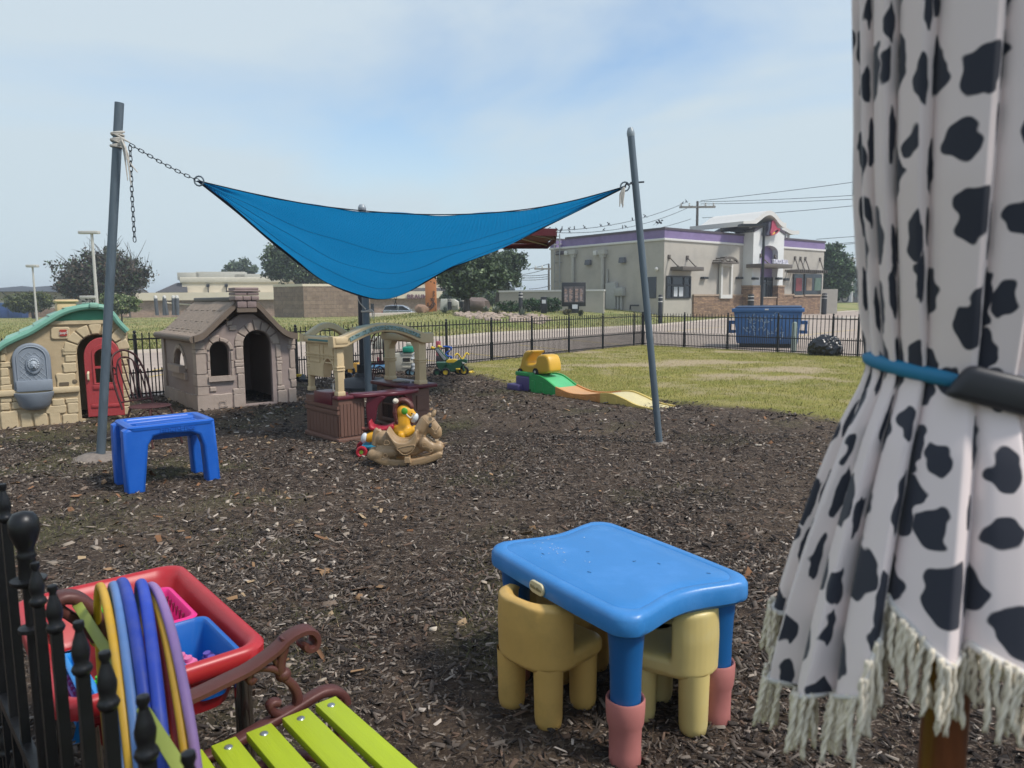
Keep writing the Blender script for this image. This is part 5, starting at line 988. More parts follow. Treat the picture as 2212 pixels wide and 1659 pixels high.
def chain(pts, label, link=.058, r=.0042):
    P = resamp(pts, max(3, int(sum((b_-a).length for a, b_ in zip(pts[:-1], pts[1:]))/(link*.78))+1)); mb = MB()
    for i in range(len(P)-1):
        a, b_ = P[i], P[i+1]; c = (a+b_)/2; d = (b_-a).normalized(); s_ = d.orthogonal().normalized(); s_ = Vector((0, 1, 0))-d*d.y if i % 2 else d.cross(Vector((0, 1, 0))); s_.normalize(); hl = link*.5
        mb.tube([c+d*(math.cos(u)*hl*.62+(hl*.38 if math.cos(u) > 0 else -hl*.38))+s_*math.sin(u)*link*.24 for u in np.linspace(0, 2*math.pi, 13)[:-1]], r, 5, closed=True)
    return tag(mb.build('chain', M_chain), label, 'chain')
k1 = V(281, 312, 7.02); chain([k1, V(350, 352, 7.02), V(400, 378, 7.04), CLp], 'steel chain pulling the left sail corner to the left pole')
chain([V(281, 315, 7.0), V(285, 420, 7.0), V(291, 522, 7.0)], 'loose end of chain dangling beside the left pole')
chain([V(855, 640, 10.85), V(854, 668, 10.85)], 'short chain hanging under the sagging middle of the sail')
M_rope = mat('white_rope', '#b9b4ab', .9, var=.2, vs=40)
def wraps(p0, d, py, n, r, label, tail=None):
    c = along(p0, d, 0, py); ax = d.normalized(); a = ax.orthogonal().normalized(); b_ = ax.cross(a); mb = MB()
    for k in range(n):
        cc = c+ax*(k-n/2)*.019; tl = .02*math.sin(k*2.1); mb.tube([cc+a*math.cos(u)*(r+.011)+b_*math.sin(u)*(r+.011)+ax*tl*math.cos(u) for u in np.linspace(0, 2*math.pi, 17)[:-1]], .0105, 6, closed=True)
    rr_ = random.Random(4)
    for T in (tail or []): mb.tube(spline(T, 6), [.012*(1-.6*i/(len(spline(T, 6))-1)) for i in range(len(spline(T, 6)))], 6)
    return tag(mb.build('rope', M_rope), label, 'rope')
wraps(lp0, ld, 300, 8, .041, 'frayed white rope wound round the top of the left pole', [[V(262, 300, 6.99), V(272, 325, 6.98), V(278, 360, 6.98), V(283, 400, 6.98)], [V(262, 298, 6.99), V(275, 330, 6.98), V(280, 350, 6.99), V(297, 372, 6.99)], [V(265, 300, 6.99), V(281, 308, 6.98)], [V(260, 305, 6.99), V(268, 330, 6.98), V(276, 390, 6.98)], [V(263, 303, 6.98), V(270, 320, 6.97), V(274, 345, 6.97)]])
mb = MB(); rr_ = random.Random(9)
for k in range(9): x_ = 1343+rr_.uniform(-4, 5); mb.tube([V(1348, 404, 7.48), V(x_, 420, 7.47), V(x_+rr_.uniform(-3, 3), 437+rr_.uniform(-6, 17), 7.47)], [.012, .011, .005], 5)
tag(mb.build('rope', M_rope), 'frayed white rope tassel hanging at the right sail corner', 'rope')
mb = MB(); mb.tube([V(1350, 403, 7.5), V(1353, 397, 7.5), V(1358, 400, 7.5), V(1362, 396, 7.52), V(1366, 397, 7.53)], .01, 6); mb.tube([V(1362, 395, 7.55), V(1391, 393, 7.6)], .009, 6); tag(mb.build('hook', M_chain), 'steel hook and bolt through the right shade pole', 'hook')
wraps(mp0, md, 671, 2, .058, 'white rope knotted round the middle pole below the sail', [[V(790, 668, 11.5), V(778, 655, 11.45), V(771, 640, 11.45)], [V(800, 668, 11.5), V(808, 676, 11.5), V(806, 690, 11.5)], [V(800, 668, 11.5), V(805, 680, 11.5), V(800, 688, 11.5)]])

# --- red cantilever umbrella in the black base
ub = thing('patio_umbrella', 'dark red cantilever umbrella over a round black base, behind the blue sail', 'umbrella', G(772, 845)+Vector((0, .45, 0))); uo = ub.location; M_red = mat('umbrella_red', '#5c1e25', .8, var=.1, vs=2)
p_ = V(778, 560, uo.y)-uo; xm = p_.x
MB().lathe([(.0, .27), (.12, .27), (.14, .2), (.42, .15), (.56, .06), (.56, 0)], 28).build('base', mat('base_black', '#2b2e33', .6), ub); MB().cyl((xm*.3, 0, .25), (xm, 0, 2.85), .055, n=12).build('mast', mat('mast_dark', '#33373e', .45, metal=.3), ub); MB().cyl((xm*.3, 0, .22), (xm*.3, 0, .42), .1, n=14).build('hub', M_dark, ub)
tip = V(1190, 514, uo.y-.3)-uo; cc = Vector((tip.x-1.62, -.5, tip.z+.36)); MB().tube([(xm, 0, 2.8), (cc.x*.4+xm*.6, -.2, 2.88), (cc.x, cc.y, cc.z-.03)], .04, 8).build('arm', M_dark, ub)
mb = MB(); E_ = [Vector((cc.x+1.62*a, cc.y+1.4*b_, tip.z)) for a, b_ in ((-1, -1), (0, -1.04), (1, -1), (1.04, 0), (1, 1), (0, 1.04), (-1, 1), (-1.04, 0))]
for i in range(8):
    a, b_ = E_[i], E_[(i+1) % 8]; R0 = []
    for k in range(7): t_ = k/6; R0.append([cc.lerp(a, t_)+Vector((0, 0, -.1*t_*(1-t_)*2)), cc.lerp((a+b_)/2, t_*.985)+Vector((0, 0, -.14*t_*(1-t_)*2)), cc.lerp(b_, t_)+Vector((0, 0, -.1*t_*(1-t_)*2))])
    mb.grid(R0); mb.grid([[a, (a+b_)/2*1.0, b_], [a+Vector((0, 0, -.1)), (a+b_)/2+Vector((0, 0, -.09)), b_+Vector((0, 0, -.1))]])
mb.build('canopy', M_red, ub, solid=.006, smooth=30)
mb = MB()
for e_ in E_: mb.tube([cc+Vector((0, 0, -.08)), e_+Vector((0, 0, -.04))], .012, 5)
mb.build('ribs', M_trimw, ub)

# --- tan playhouse on the left
P1, P0 = G(*c1(866, 1118)), G(*c1(30, 1192)); o_, rz_, PW, PL_ = frame(P0, P1); Wp = (P1-P0).length
PH = thing('playhouse', 'tan stone look playhouse with green roof and red door', 'playhouse', o_, rz_)
M_tan = mat('tan_plastic', '#b09c7b', .6, var=.1, vs=3, bump=.5, bs=14, stain='#8a7a62', stain_amt=.5, ss=3)
M_tan2 = mat('tan_plastic_stones', '#bfac8a', .6, var=.12, vs=5, bump=.5, bs=20, stain='#9a8a6c', stain_amt=.4, ss=5)
M_grn = mat('roof_green', '#7fa995', .55, var=.08, vs=4, stain='#93b5a6', stain_amt=.5, ss=3, bump=.15, bs=30); M_grn2 = mat('roof_green_deep', '#3f8a6c', .5, var=.08)
def pp(x, y, yy=0): return PW(c1(x, y), yy)
out_ = [pp(866, 1118), pp(845, 540), pp(740, 470), pp(310, 470), pp(200, 540), pp(0, 640), (-.62, pp(0, 640)[1]-.36), (-.62, 0), (0, 0)]
out_[0] = (Wp, 0)
da, db = pp(512, 700), pp(780, 700); dt = pp(640, 562)[1]; dbot = .05; door = arch((da[0]+db[0])/2, dbot, db[0]-da[0], dt-dbot)
mb = MB(); mb.plate([out_, door[::-1]], .06, .008, TR(0, .03, 0)); mb.build('front_wall', M_tan, PH, smooth=30)
MB().plate([out_], .05, 0, TR(0, 1.17, 0)).build('back_wall', M_tan, PH); MB().b2((Wp-.05, .06, 0), (Wp, 1.15, pp(845, 560)[1])).build('side_wall', M_tan, PH)
stones = MB(); rr_ = random.Random(3)
def stone(x0, y0, x1, y1, d=.035, fn=pp, mbx=None, jit=.06, M=None):
    (a, zt_), (b_, zb_) = fn(x0, y0), fn(x1, y1); w_, h = b_-a, zt_-zb_; j = lambda: rr_.uniform(-jit, jit); P = []
    for sx_, sz_ in ((1, 1), (.5, 1.02), (0, 1), (-.02, .5), (0, 0), (.5, -.02), (1, 0), (1.02, .5)): P.append((a+w_*(.5+(sx_-.5)*(.94+j())), zb_+h*(.5+(sz_-.5)*(.94+j()))))
    (mbx or stones).plate([sp2(P, 3)], d, min(.014, d*.4, w_*.2, h*.2), M or TR(0, -d/2+.012, 0))
for q in [(0, 640, 45, 690), (0, 695, 40, 738), (0, 745, 75, 780), (0, 785, 60, 838), (0, 842, 70, 895), (0, 898, 85, 930), (780, 520, 840, 565), (795, 570, 842, 615), (800, 622, 845, 665), (805, 672, 846, 715), (800, 720, 850, 760), (805, 768, 852, 815), (800, 820, 855, 870), (806, 875, 858, 925), (806, 928, 860, 975), (806, 980, 862, 1030), (806, 1036, 864, 1090),
          (410, 650, 508, 695), (430, 700, 508, 742), (412, 748, 508, 810), (368, 820, 505, 905), (335, 512, 468, 590), (0, 980, 80, 1010), (80, 975, 130, 1005), (0, 1015, 70, 1060), (75, 1010, 180, 1050), (340, 990, 430, 1030), (435, 985, 520, 1010), (300, 1035, 440, 1080), (445, 1015, 522, 1080), (0, 1070, 130, 1190), (135, 1085, 220, 1180), (225, 1085, 320, 1170), (325, 1075, 405, 1165), (410, 1090, 520, 1150)]: stone(*q)
cxa, cza = (da[0]+db[0])/2, dt-(db[0]-da[0])/2; ra = (db[0]-da[0])/2
for k in range(7):
    a0 = 5+k*25; P = arc(cxa, cza, ra+.01, ra+.01, a0, a0+22, 4)+arc(cxa, cza, ra+.15, ra+.14, a0+22, a0, 4); stones.plate([P], .04, .013, TR(0, -.01, 0))
stones.build('stone_relief', M_tan2, PH, smooth=180)
a, b_ = pp(0, 908), pp(510, 938); mb = MB(); zb1 = (pp(0, 935)[1]+pp(0, 975)[1])/2
z1, z2 = pp(370, 908)[1], pp(370, 940)[1]; mb.b2((-.62, -.05, z2-.02), (da[0]-.0, .02, z1)).bevel(.02); mb.build('ledge', M_tan2, PH)
mb = MB(); z1, z2 = pp(500, 468)[1], pp(500, 492)[1]; mb.b2((pp(300, 480)[0], -.03, z2), (pp(765, 480)[0], .02, z1)); mb.build('gable_trim', M_tan2, PH)
# gable boards, roof
gx0, gx1 = pp(330, 468)[0], pp(755, 468)[0]; zg = pp(500, 468)[1]; prof = [(gx0, zg)] + [pp(x, y) for x, y in ((420, 425), (500, 398), (600, 388), (665, 388), (740, 420))][0:5] + [(gx1, zg)]
mb = MB(); mb.prism(prof[::-1], .04, TR(0, .02, 0)); 
for k in range(12): x_ = gx0+(gx1-gx0)*(k+.5)/12; mb.b2((x_-.002, -.003, zg), (x_+.002, .0, zg+.02))
mb.build('gable_boards', M_grn2, PH)
rp = [PW(c1(x, y), -.1) for x, y in ((-260, 830), (-100, 740), (0, 640), (100, 585), (200, 540), (300, 480), (400, 420), (500, 385), (600, 372), (690, 378), (745, 420), (790, 480), (845, 535))]
ps_ = spline([(x, 0, z) for x, z in rp], 5); mb = MB(); mb.grid([[(p.x, -.02, p.z-.01) for p in ps_], [(p.x, 1.28, p.z-.01) for p in ps_]]); mb.build('roof', M_grn, PH, solid=.035, smooth=60)
mb = MB(); mb.tube([(p.x, -.07, p.z-.01) for p in ps_], .038, 8, flat=1.0); mb.build('bargeboard', M_grn2 if False else mat('roof_green_edge', '#6b9c88', .5), PH)
# shingle rows: overlapping raised courses running front to back
mb = MB(); L_ = len(ps_)
for k in range(7, L_-16, 5):
    a, b_ = ps_[k], ps_[min(k+5, L_-1)]; n_ = Vector((-(b_.z-a.z), 0, b_.x-a.x)).normalized()
    for j in range(4):
        y0_, y1_ = .0+j*.32, .31+j*.32; mb.grid([[a+n_*.028+Vector((0, y0_, 0)), a+n_*.028+Vector((0, y1_, 0))], [b_+n_*.012+Vector((0, y0_, 0)), b_+n_*.012+Vector((0, y1_, 0))]])
mb.build('shingle_courses', M_grn, PH, solid=.012, smooth=0)
r0 = PW(c1(600, 335), .0); a, b_ = PW(c1(592, 350), -.12), PW(c1(655, 385), -.12)
MB().b2((a[0], -.14, b_[1]), (b_[0], 1.3, a[1])).bevel(.018).build('ridge_cap', M_grn, PH)
a = PW(c1(365, 330), 1.0); b_ = PW(c1(522, 368), 1.0); MB().b2((a[0], .75, b_[1]-.25), (b_[0]-.03, 1.25, (a[1]+b_[1])/2)).bevel(.03).build('chimney', mat('chimney_cream', '#c2a97f', .6), PH)
MB().b2((a[0]-.02, .73, (a[1]+b_[1])/2), (b_[0]-.01, 1.27, a[1])).bevel(.035, 3).build('chimney_cap', mat('chimney_cream', '#c2a97f'), PH)
# fountain basin panel
M_gry = mat('fountain_grey', '#7e8690', .55, var=.08, vs=5); M_gry2 = mat('fountain_grey_pale', '#98a0a8', .5)
a, b_ = pp(92, 900), pp(350, 900); cxf = (a[0]+b_[0])/2; wf = b_[0]-a[0]; zt_ = pp(220, 615)[1]; zb_ = pp(220, 925)[1]
fo = MB().plate([arch(cxf, zb_, wf, zt_-zb_)], .05, .02, TR(0, -.035, 0)).build('fountain_panel', M_gry, PH, smooth=60)
MB().plate([arch(cxf, zb_+.1, wf*.78, zt_-zb_-.14), arch(cxf, zb_+.115, wf*.74, zt_-zb_-.165)[::-1]], .02, .006, TR(0, -.064, 0)).build('arch_relief', M_gry2, fo)
mb = MB()
for k in range(-5, 6):
    for s in (1, -1):
        x_ = cxf+k*wf*.15; P0_, P1_ = Vector((x_-.35*s*.5, -.062, zb_+.12)), Vector((x_+.35*s*.5, -.062, zb_+.5))
        pts = [P0_.lerp(P1_, q/12) for q in range(13)]; pts = [q for q in pts if abs(q.x-cxf) < wf*.36 and q.z < zt_-.1-abs(q.x-cxf)*.35 and q.z > zb_+.12]
        if len(pts) > 1: mb.tube(pts, .0035, 4)
mb.build('lattice_relief', M_gry2, fo)
lx_, lz_ = pp(222, 760); MB().plate([[(lx_+.085*math.cos(u), lz_+.115*math.sin(u)) for u in np.linspace(0, 6.28, 25)[:-1]]], .03, .01, TR(0, -.07, 0)).build('medallion', M_gry, fo)
mb = MB(); mb.ball((lx_, -.09, lz_), (.045, .03, .055), 12)
for k in range(16): u = k*.39; mb.ball((lx_+.05*math.cos(u), -.088, lz_+.01+.06*math.sin(u)), (.017, .016, .017), 6, None, 5)
mb.ball((lx_, -.118, lz_-.012), (.014, .02, .018), 8).ball((lx_-.018, -.113, lz_+.014), .009, 6).ball((lx_+.018, -.113, lz_+.014), .009, 6).ball((lx_-.013, -.112, lz_-.03), .012, 6).ball((lx_+.013, -.112, lz_-.03), .012, 6)
mb.build('lion_head', M_gry2, fo, smooth=180)
a, b_ = pp(105, 868), pp(352, 925); MB().b2((a[0], -.085, b_[1]), (b_[0], -.03, a[1])).bevel(.01).build('spout_ledge', M_gry, fo)
zc_ = pp(230, 940)[1]; zb2 = pp(230, 1060)[1]; rr0 = wf*.52
MB().lathe([(rr0*.96, .0), (rr0*1.02, -.005), (rr0, -.04), (rr0*.92, -.07), (rr0*.78, -(zc_-zb2)*.75), (rr0*.45, -(zc_-zb2)*.97), (0, -(zc_-zb2))], 24, Matrix.Translation((cxf, -.02, zc_)) @ Matrix.Diagonal((1, .75, 1, 1)), a0=-math.pi, a1=0).lathe([(rr0*.96, 0), (rr0*.85, -.05), (0, -.09)], 24, Matrix.Translation((cxf, -.02, zc_)) @ Matrix.Diagonal((1, .75, 1, 1)), a0=-math.pi, a1=0).build('basin', M_gry, PH)
# door
M_rd = mat('door_red', '#a43b3d', .5, var=.1, vs=4, streak=(20, 20, 2), bump=.3, bs=8)
hx = da[0]+.09; dw = (pp(795, 900)[0]-pp(548, 900)[0]); dh = PW(c1(640, 575))[1]-.06
dr_ = thing('tmpdoor', '', ''); bpy.data.objects.remove(dr_)
X_ = Matrix.Translation((da[0]+.07, -.02, .07)) @ rot('Z', -13)
mb = MB(); mb.X = X_; oa = arch(dw/2, 0, dw, dh-.02, rise=.26); win = arch(dw*.53, dh*.42, dw*.5, dh*.42); 
mb.plate([oa, win[::-1]], .045, .01); door_o = mb.build('door', M_rd, PH, smooth=40)
mb = MB(); mb.X = X_; mb.b2((dw*.52-.012, -.015, dh*.42), (dw*.52+.012, .015, dh*.84)).b2((dw*.28, -.015, dh*.6), (dw*.78, .015, dh*.63)); mb.build('window_bars', M_rd, door_o)
for k in range(1): mb = MB(); mb.X = X_; mb.b2((dw*.12, -.035, .12), (dw*.9, -.02, .165)).b2((dw*.2, -.036, dh*.34), (dw*.85, -.02, dh*.4)).bevel(.006); mb.build('hinge_strap', M_rd, door_o)
mb = MB(); mb.X = X_; mb.plate([arch(dw*.53, dh*.4, dw*.62, dh*.5), arch(dw*.53, dh*.42, dw*.5, dh*.42)[::-1]], .02, .006, TR(0, -.025, 0)); mb.build('window_surround', M_rd, door_o)
mb = MB(); mb.X = X_; mb.tube([(dw*.1, -.02, dh*.46), (dw*.1, -.06, dh*.48), (dw*.1, -.06, dh*.54), (dw*.1, -.02, dh*.56)], .014, 8); mb.build('handle', mat('handle_cream', '#cfc0a0', .5), door_o)
a, b_ = pp(393, 528), pp(445, 571); bd = MB().plate([rrect((a[0]+b_[0])/2, (a[1]+b_[1])/2, b_[0]-a[0], a[1]-b_[1], .012)], .012, .003, TR(0, -.03, 0)).build('badge', mat('badge_red', '#a33a30', .5), PH)
MB().text('Step2', .042, .004, TR((a[0]+b_[0])/2, -.038, (a[1]+b_[1])/2) @ rot('Y', -8), bold=.0008, shear=.3).build('badge_lettering', mat('badge_white', '#cfc9c0', .5), bd)
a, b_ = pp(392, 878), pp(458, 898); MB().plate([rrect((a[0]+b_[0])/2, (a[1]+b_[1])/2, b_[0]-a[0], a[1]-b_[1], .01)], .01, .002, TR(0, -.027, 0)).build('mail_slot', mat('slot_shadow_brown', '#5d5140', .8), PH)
x_, z_ = pp(495, 872); MB().lathe([(0, .012), (.012, .012), (.016, .004), (.026, .006), (.03, 0)], 16, Matrix.Translation((x_, -.024, z_)) @ rot('X', 90)).build('doorbell', mat('bell_bronze', '#6f6350', .5), PH)

# --- grey cottage
o_, rz_, CW, CLf = frame(G(*c2(770, 1398)), G(*c2(1757, 1302))); Wc = CW(c2(1757, 1302))[0]
CT = thing('cottage', 'grey brown storybook cottage with thatch look roof and chimney, door arch open', 'playhouse', o_, rz_)
M_ct = mat('cottage_grey', '#92827b', .65, var=.07, vs=2, bump=.4, bs=12); M_cs = mat('cottage_stone', '#a19185', .6, var=.12, vs=4, bump=.7, bs=14); M_cr = mat('cottage_roof', '#8b7a6b', .8, var=.25, vs=5, streak=(3, 3, 1.0), bump=1.0, bs=16); M_ce = mat('cottage_roof_edge', '#6b5d50', .7, var=.08)
def q2(x, y, yy=0): return CW(c2(x, y), yy)
def ql(x, y, xx=0): return CLf(c2(x, y), xx)
Dc = ql(432, 1290)[0]; ze = q2(735, 672)[1]; zer = q2(1740, 640)[1]; za = q2(1215, 400)[1]; ze = (ze+zer)/2
zmid = q2(870, 590)[1]; sh = [(Wc, 0), (Wc, ze), (Wc*.86, ze+.09), (Wc*.52+.07, za), (Wc*.52-.12, za), (Wc*.14, ze+.09), (0, ze), (0, 0)]
dxl, dxr = q2(1222, 1000)[0], q2(1505, 1000)[0]; dzt = q2(1350, 567)[1]; dzb = q2(1370, 1310)[1]; wxl, wxr = q2(872, 900)[0], q2(1068, 900)[0]; wzt = q2(968, 682)[1]; wzb = q2(970, 1035)[1]
dA = arch((dxl+dxr)/2, dzb, dxr-dxl, dzt-dzb); wA_ = arch((wxl+wxr)/2, wzb, wxr-wxl, wzt-wzb, 12)
MB().plate([sh, dA[::-1], wA_[::-1]], .09, .01, TR(0, .045, 0)).build('front_wall', M_ct, CT, smooth=40)
MB().plate([sh, wA_[::-1]], .06, .006, TR(0, Dc-.04, 0)).build('back_wall', M_ct, CT, smooth=40)
ly0, ly1 = ql(625, 900)[0], ql(512, 900)[0]; lz0, lz1 = ql(580, 985)[1], ql(570, 755)[1]
ML = Matrix(((0, -1, 0, 0), (1, 0, 0, 0), (0, 0, 1, 0), (0, 0, 0, 1)))     # local x -> +y
MB().plate([[(.09, 0), (Dc-.08, 0), (Dc-.08, ze), (.09, ze)], arch((ly0+ly1)/2, lz0, ly1-ly0, lz1-lz0, 10)[::-1]], .07, .006, Matrix.Translation((.035, 0, 0)) @ ML).build('side_wall', M_ct, CT, smooth=40)
MB().b2((Wc-.07, .09, 0), (Wc, Dc-.07, ze)).build('side_wall', M_ct, CT); MB().b2((.05, .05, .0), (Wc-.05, Dc-.05, .03)).build('floor_panel', mat('cottage_floor', '#3a3431', .9), CT)
mb = MB()
def st(x0, y0, x1, y1, d=.032, **k): stone(x0, y0, x1, y1, d, fn=q2, mbx=mb, **k)
for q in [(875, 1222, 1100, 1362), (1105, 1215, 1228, 1358), (1555, 1175, 1660, 1305), (1664, 1155, 1755, 1302), (1100, 1160, 1224, 1212), (1555, 1130, 1632, 1168), (1145, 1010, 1222, 1155), (1130, 940, 1218, 1005), (1120, 898, 1212, 932), (1116, 868, 1210, 892), (1126, 735, 1210, 860), (1116, 678, 1206, 728), (1500, 660, 1580, 705), (1535, 715, 1590, 840), (1545, 845, 1602, 875), (1545, 880, 1606, 908), (1548, 912, 1600, 975), (1550, 985, 1606, 1125), (1668, 648, 1738, 712), (1660, 718, 1738, 755), (1675, 762, 1738, 948), (1668, 955, 1745, 1062), (1690, 1068, 1752, 1142), (1030, 470, 1098, 518), (1058, 520, 1138, 566), (862, 1146, 932, 1190), (836, 795, 868, 880), (838, 884, 868, 965), (840, 970, 876, 1038), (1075, 785, 1106, 870), (1080, 878, 1110, 950), (1082, 956, 1114, 1020)]: st(*q)
a, b_ = q2(846, 1040), q2(1120, 1072); mb.b2((a[0], -.05, b_[1]), (b_[0], .02, a[1]))
for cxx, czz, r0_, r1_, n_, a_, b__ in (((dxl+dxr)/2, dzt-(dxr-dxl)/2, (dxr-dxl)/2+.005, (dxr-dxl)/2+.13, 7, 8, 24), ((wxl+wxr)/2, wzt-(wxr-wxl)/2, (wxr-wxl)/2+.005, (wxr-wxl)/2+.06, 4, 4, 43)):
    for k in range(n_): a0 = a_+k*(180-2*a_)/n_; g_ = (180-2*a_)/n_-3; e_ = .035 if k == n_//2 else 0; mb.plate([arc(cxx, czz, r0_, r0_, a0, a0+g_, 5)+arc(cxx, czz, r1_+e_, r1_+e_, a0+g_, a0, 5)], .034, .012, TR(0, -.004, 0))
for (x0, x1, y0, y1) in ((0, .12, 1190, 1130), (-.012, .16, 1130, 1015)): pass
zs_ = [q2(780, y)[1] for y in (1232, 1140, 1015, 805, 762, 690)]
for i, (w0_, w1_) in enumerate(((.125, .10), (.15, .15), (.11, .1), (.13, .13), (.1, .12))): mb.b2((-.02, -.02, zs_[i]+.006), (w0_, w1_+.05, zs_[i+1]-.006))
mb.b2((-.035, -.035, 0), (.17, .2, zs_[0])); yl_ = [(.22, .62), (.63, 1.05), (1.06, Dc-.1)]
for a, b_ in yl_: mb.b2((-.03, a, 0), (.03, b_, zs_[0]-.02))
mb.b2((-.03, Dc-.15, 0), (.05, Dc+.02, ze-.02)); mb.b2((-.04, ly0-.06, lz0-.1), (.03, ly1+.06, lz0)); mb.b2((-.1, ly0+.02, lz0), (0, ly1+.06, lz0+.1))
for k in range(5): a0 = 6+k*34; mb.plate([arc((ly0+ly1)/2, lz1-(ly1-ly0)/2, (ly1-ly0)/2+.004, (ly1-ly0)/2+.004, a0, a0+31, 4)+arc((ly0+ly1)/2, lz1-(ly1-ly0)/2, (ly1-ly0)/2+.06, (ly1-ly0)/2+.07, a0+31, a0, 4)], .05, .01, Matrix.Translation((0, 0, 0)) @ ML)
mb.build('stone_trim', M_cs, CT, smooth=60)
MB().plate([rrect(*((q2(963, 1275)[0]+q2(1025, 1275)[0])/2, (q2(990, 1275)[1]+q2(990, 1335)[1])/2), .09, .085, .012), rrect(*((q2(963, 1275)[0]+q2(1025, 1275)[0])/2, (q2(990, 1275)[1]+q2(990, 1335)[1])/2), .075, .07, .01)[::-1]], .01, .003, TR(0, -.045, 0)).build('plaque_frame', M_cs, CT)
# roof, profile measured on the front edge, slightly bellcast
rf = [CW(c2(x, y), -.13) for x, y in ((700, 655), (790, 620), (845, 575), (1000, 425), (1150, 285))]; rr2 = [CW(c2(x, y), -.13) for x, y in ((1345, 300), (1480, 440), (1600, 560), (1680, 605), (1757, 622))]
cx_r = (rf[-1][0]+rr2[0][0])/2; zt_ = max(rf[-1][1], rr2[0][1])+.05
P = spline([(x, 0, z) for x, z in rf]+[(cx_r, 0, zt_)]+[(x, 0, z) for x, z in rr2], 4)
mb = MB(); rows = []
for j in range(15):
    y_ = -.10+(Dc+.2)*j/14; rows.append([(p.x, y_, p.z+.012*noise.noise(Vector((p.x*3, y_*3, 0)))) for p in P])
mb.grid(rows); mb.build('roof', M_cr, CT, solid=.06, smooth=50)
mb = MB(); NP = len(P)
for k in (4, 7, 10, 13): 
    if k < NP: a = P[k]; mb.tube([(a.x+.012*math.sin(j*2.2), -.1+(Dc+.2)*j/20, a.z+.028) for j in range(21)], .014, 6)
mb.build('thatch_courses', M_cr, CT)
mb = MB(); mb.grid([[(p.x, -.16, p.z+.035) for p in P], [(p.x, -.16, p.z-.045) for p in P], [(p.x, -.08, p.z-.045) for p in P]]); mb.grid([[(p.x, -.16, p.z+.035) for p in P], [(p.x, -.08, p.z+.035) for p in P]]); mb.tube([(P[0].x-.01, -.14, P[0].z-.01), (P[0].x-.01, Dc+.1, P[0].z-.01)], .045, 8); mb.build('roof_edge', M_ce, CT, solid=.012, smooth=50)
a, b_ = CW(c2(840, 235), .5), CW(c2(1110, 200), .5); MB().b2((cx_r-.17, .05, zt_-.03), (cx_r+.17, Dc+.1, zt_+.035)).bevel(.02).build('ridge_cap', mat('ridge_dark', '#57524e', .6), CT)
x0, x1 = CW(c2(1145, 300), -.2)[0], CW(c2(1345, 300), -.2)[0]; zz = [CW(c2(1240, y), -.2)[1] for y in (380, 338, 262, 212, 172, 135)]
mb = MB(); mb.b2((x0+.0, -.2, zz[0]), (x1, .04, zz[1])); mb.build('chimney_foot', M_ce, CT)
mb = MB(); 
for i, (e0, gp) in enumerate(((.0, 2), (.035, 3), (.035, 2))):
    w_ = x1-x0+2*e0; z0_, z1_ = zz[1+i]+.004, zz[2+i]-.004
    for k in range(gp): mb.b2((x0-e0+w_*k/gp+.003, -.21-e0*.5, z0_), (x0-e0+w_*(k+1)/gp-.003, .06, z1_))
mb.b2((x0-.05, -.245, zz[4]), (x1+.05, .1, zz[5]-.03)).b2((x0-.03, -.23, zz[5]-.03), (x1+.03, .08, zz[5]+.01)); mb.bevel(.012); mb.build('chimney', mat('chimney_mauve', '#83716d', .6, var=.12, vs=6, bump=.5, bs=15), CT)
MB().b2((.35, Dc-.12, .45), (.55, Dc-.07, .75)).build('toy_phone', mat('phone_purple', '#3f2540', .5), CT)

# --- play kitchen
o_, rz_, KW, KL = frame(G(*ck(465, 1280)), Vector((G(*ck(465, 1280)).x+.753, G(*ck(465, 1280)).y+.658, 0)))
KT = thing('play_kitchen', 'walk-in toy kitchen, cream arched top over brown base with maroon counters', 'play kitchen', o_, rz_)
M_kc = mat('kitchen_cream', '#c8b18a', .55, var=.07, vs=4, stain='#ad976f', stain_amt=.4, ss=5); M_kb = mat('kitchen_brown', '#6a4c40', .55, var=.08, vs=3); M_km = mat('kitchen_maroon', '#5b1f2b', .35, var=.12, vs=5)
kk = lambda x, y, yy=0: KW(ck(x, y), yy)
zc_ = kk(460, 855)[1]; x1l = kk(685, 1100)[0]; De = .78; zb0 = kk(460, 1230)[1]; xR = 1.18; zcr = zc_+.02
def boards(mb, a, b_, z0, z1, n, y=-.004, lat=False):
    for k in range(n):
        u0, u1 = a+(b_-a)*k/n+.003, a+(b_-a)*(k+1)/n-.003
        if lat: mb.b2((y, u0, z0), (y+.02, u1, z1))
        else: mb.b2((u0, y, z0), (u1, y+.02, z1))
mb = MB(); mb.b2((0, 0, zb0), (x1l, De, zc_-.04)); boards(mb, .01, x1l-.01, zb0+.02, zc_-.09, 7, -.012); boards(mb, .02, De-.02, zb0+.02, zc_-.22, 9, -.012, True); mb.b2((-.02, -.005, zc_-.2), (.01, De, zc_-.16)); mb.b2((-.02, -.005, zc_-.14), (.01, De, zc_-.11)); mb.build('left_base', M_kb, KT, smooth=0)
MB().b2((-.03, -.03, 0), (x1l+.02, De+.02, zb0)).bevel(.012).build('left_plinth', M_kb, KT)
mb = MB(); mb.b2((.94, 0, zb0), (xR, De, zcr-.03)); boards(mb, .02, De-.02, zb0+.02, .3, 6, .93, True); mb.b2((1.0, -.014, .06), (1.14, 0, .24)); mb.b2((1.0, -.014, .27), (1.14, 0, .44)); mb.build('right_base', M_kb, KT, smooth=0)
MB().b2((.92, -.02, 0), (xR+.02, De+.02, zb0)).bevel(.012).build('right_plinth', M_kb, KT)
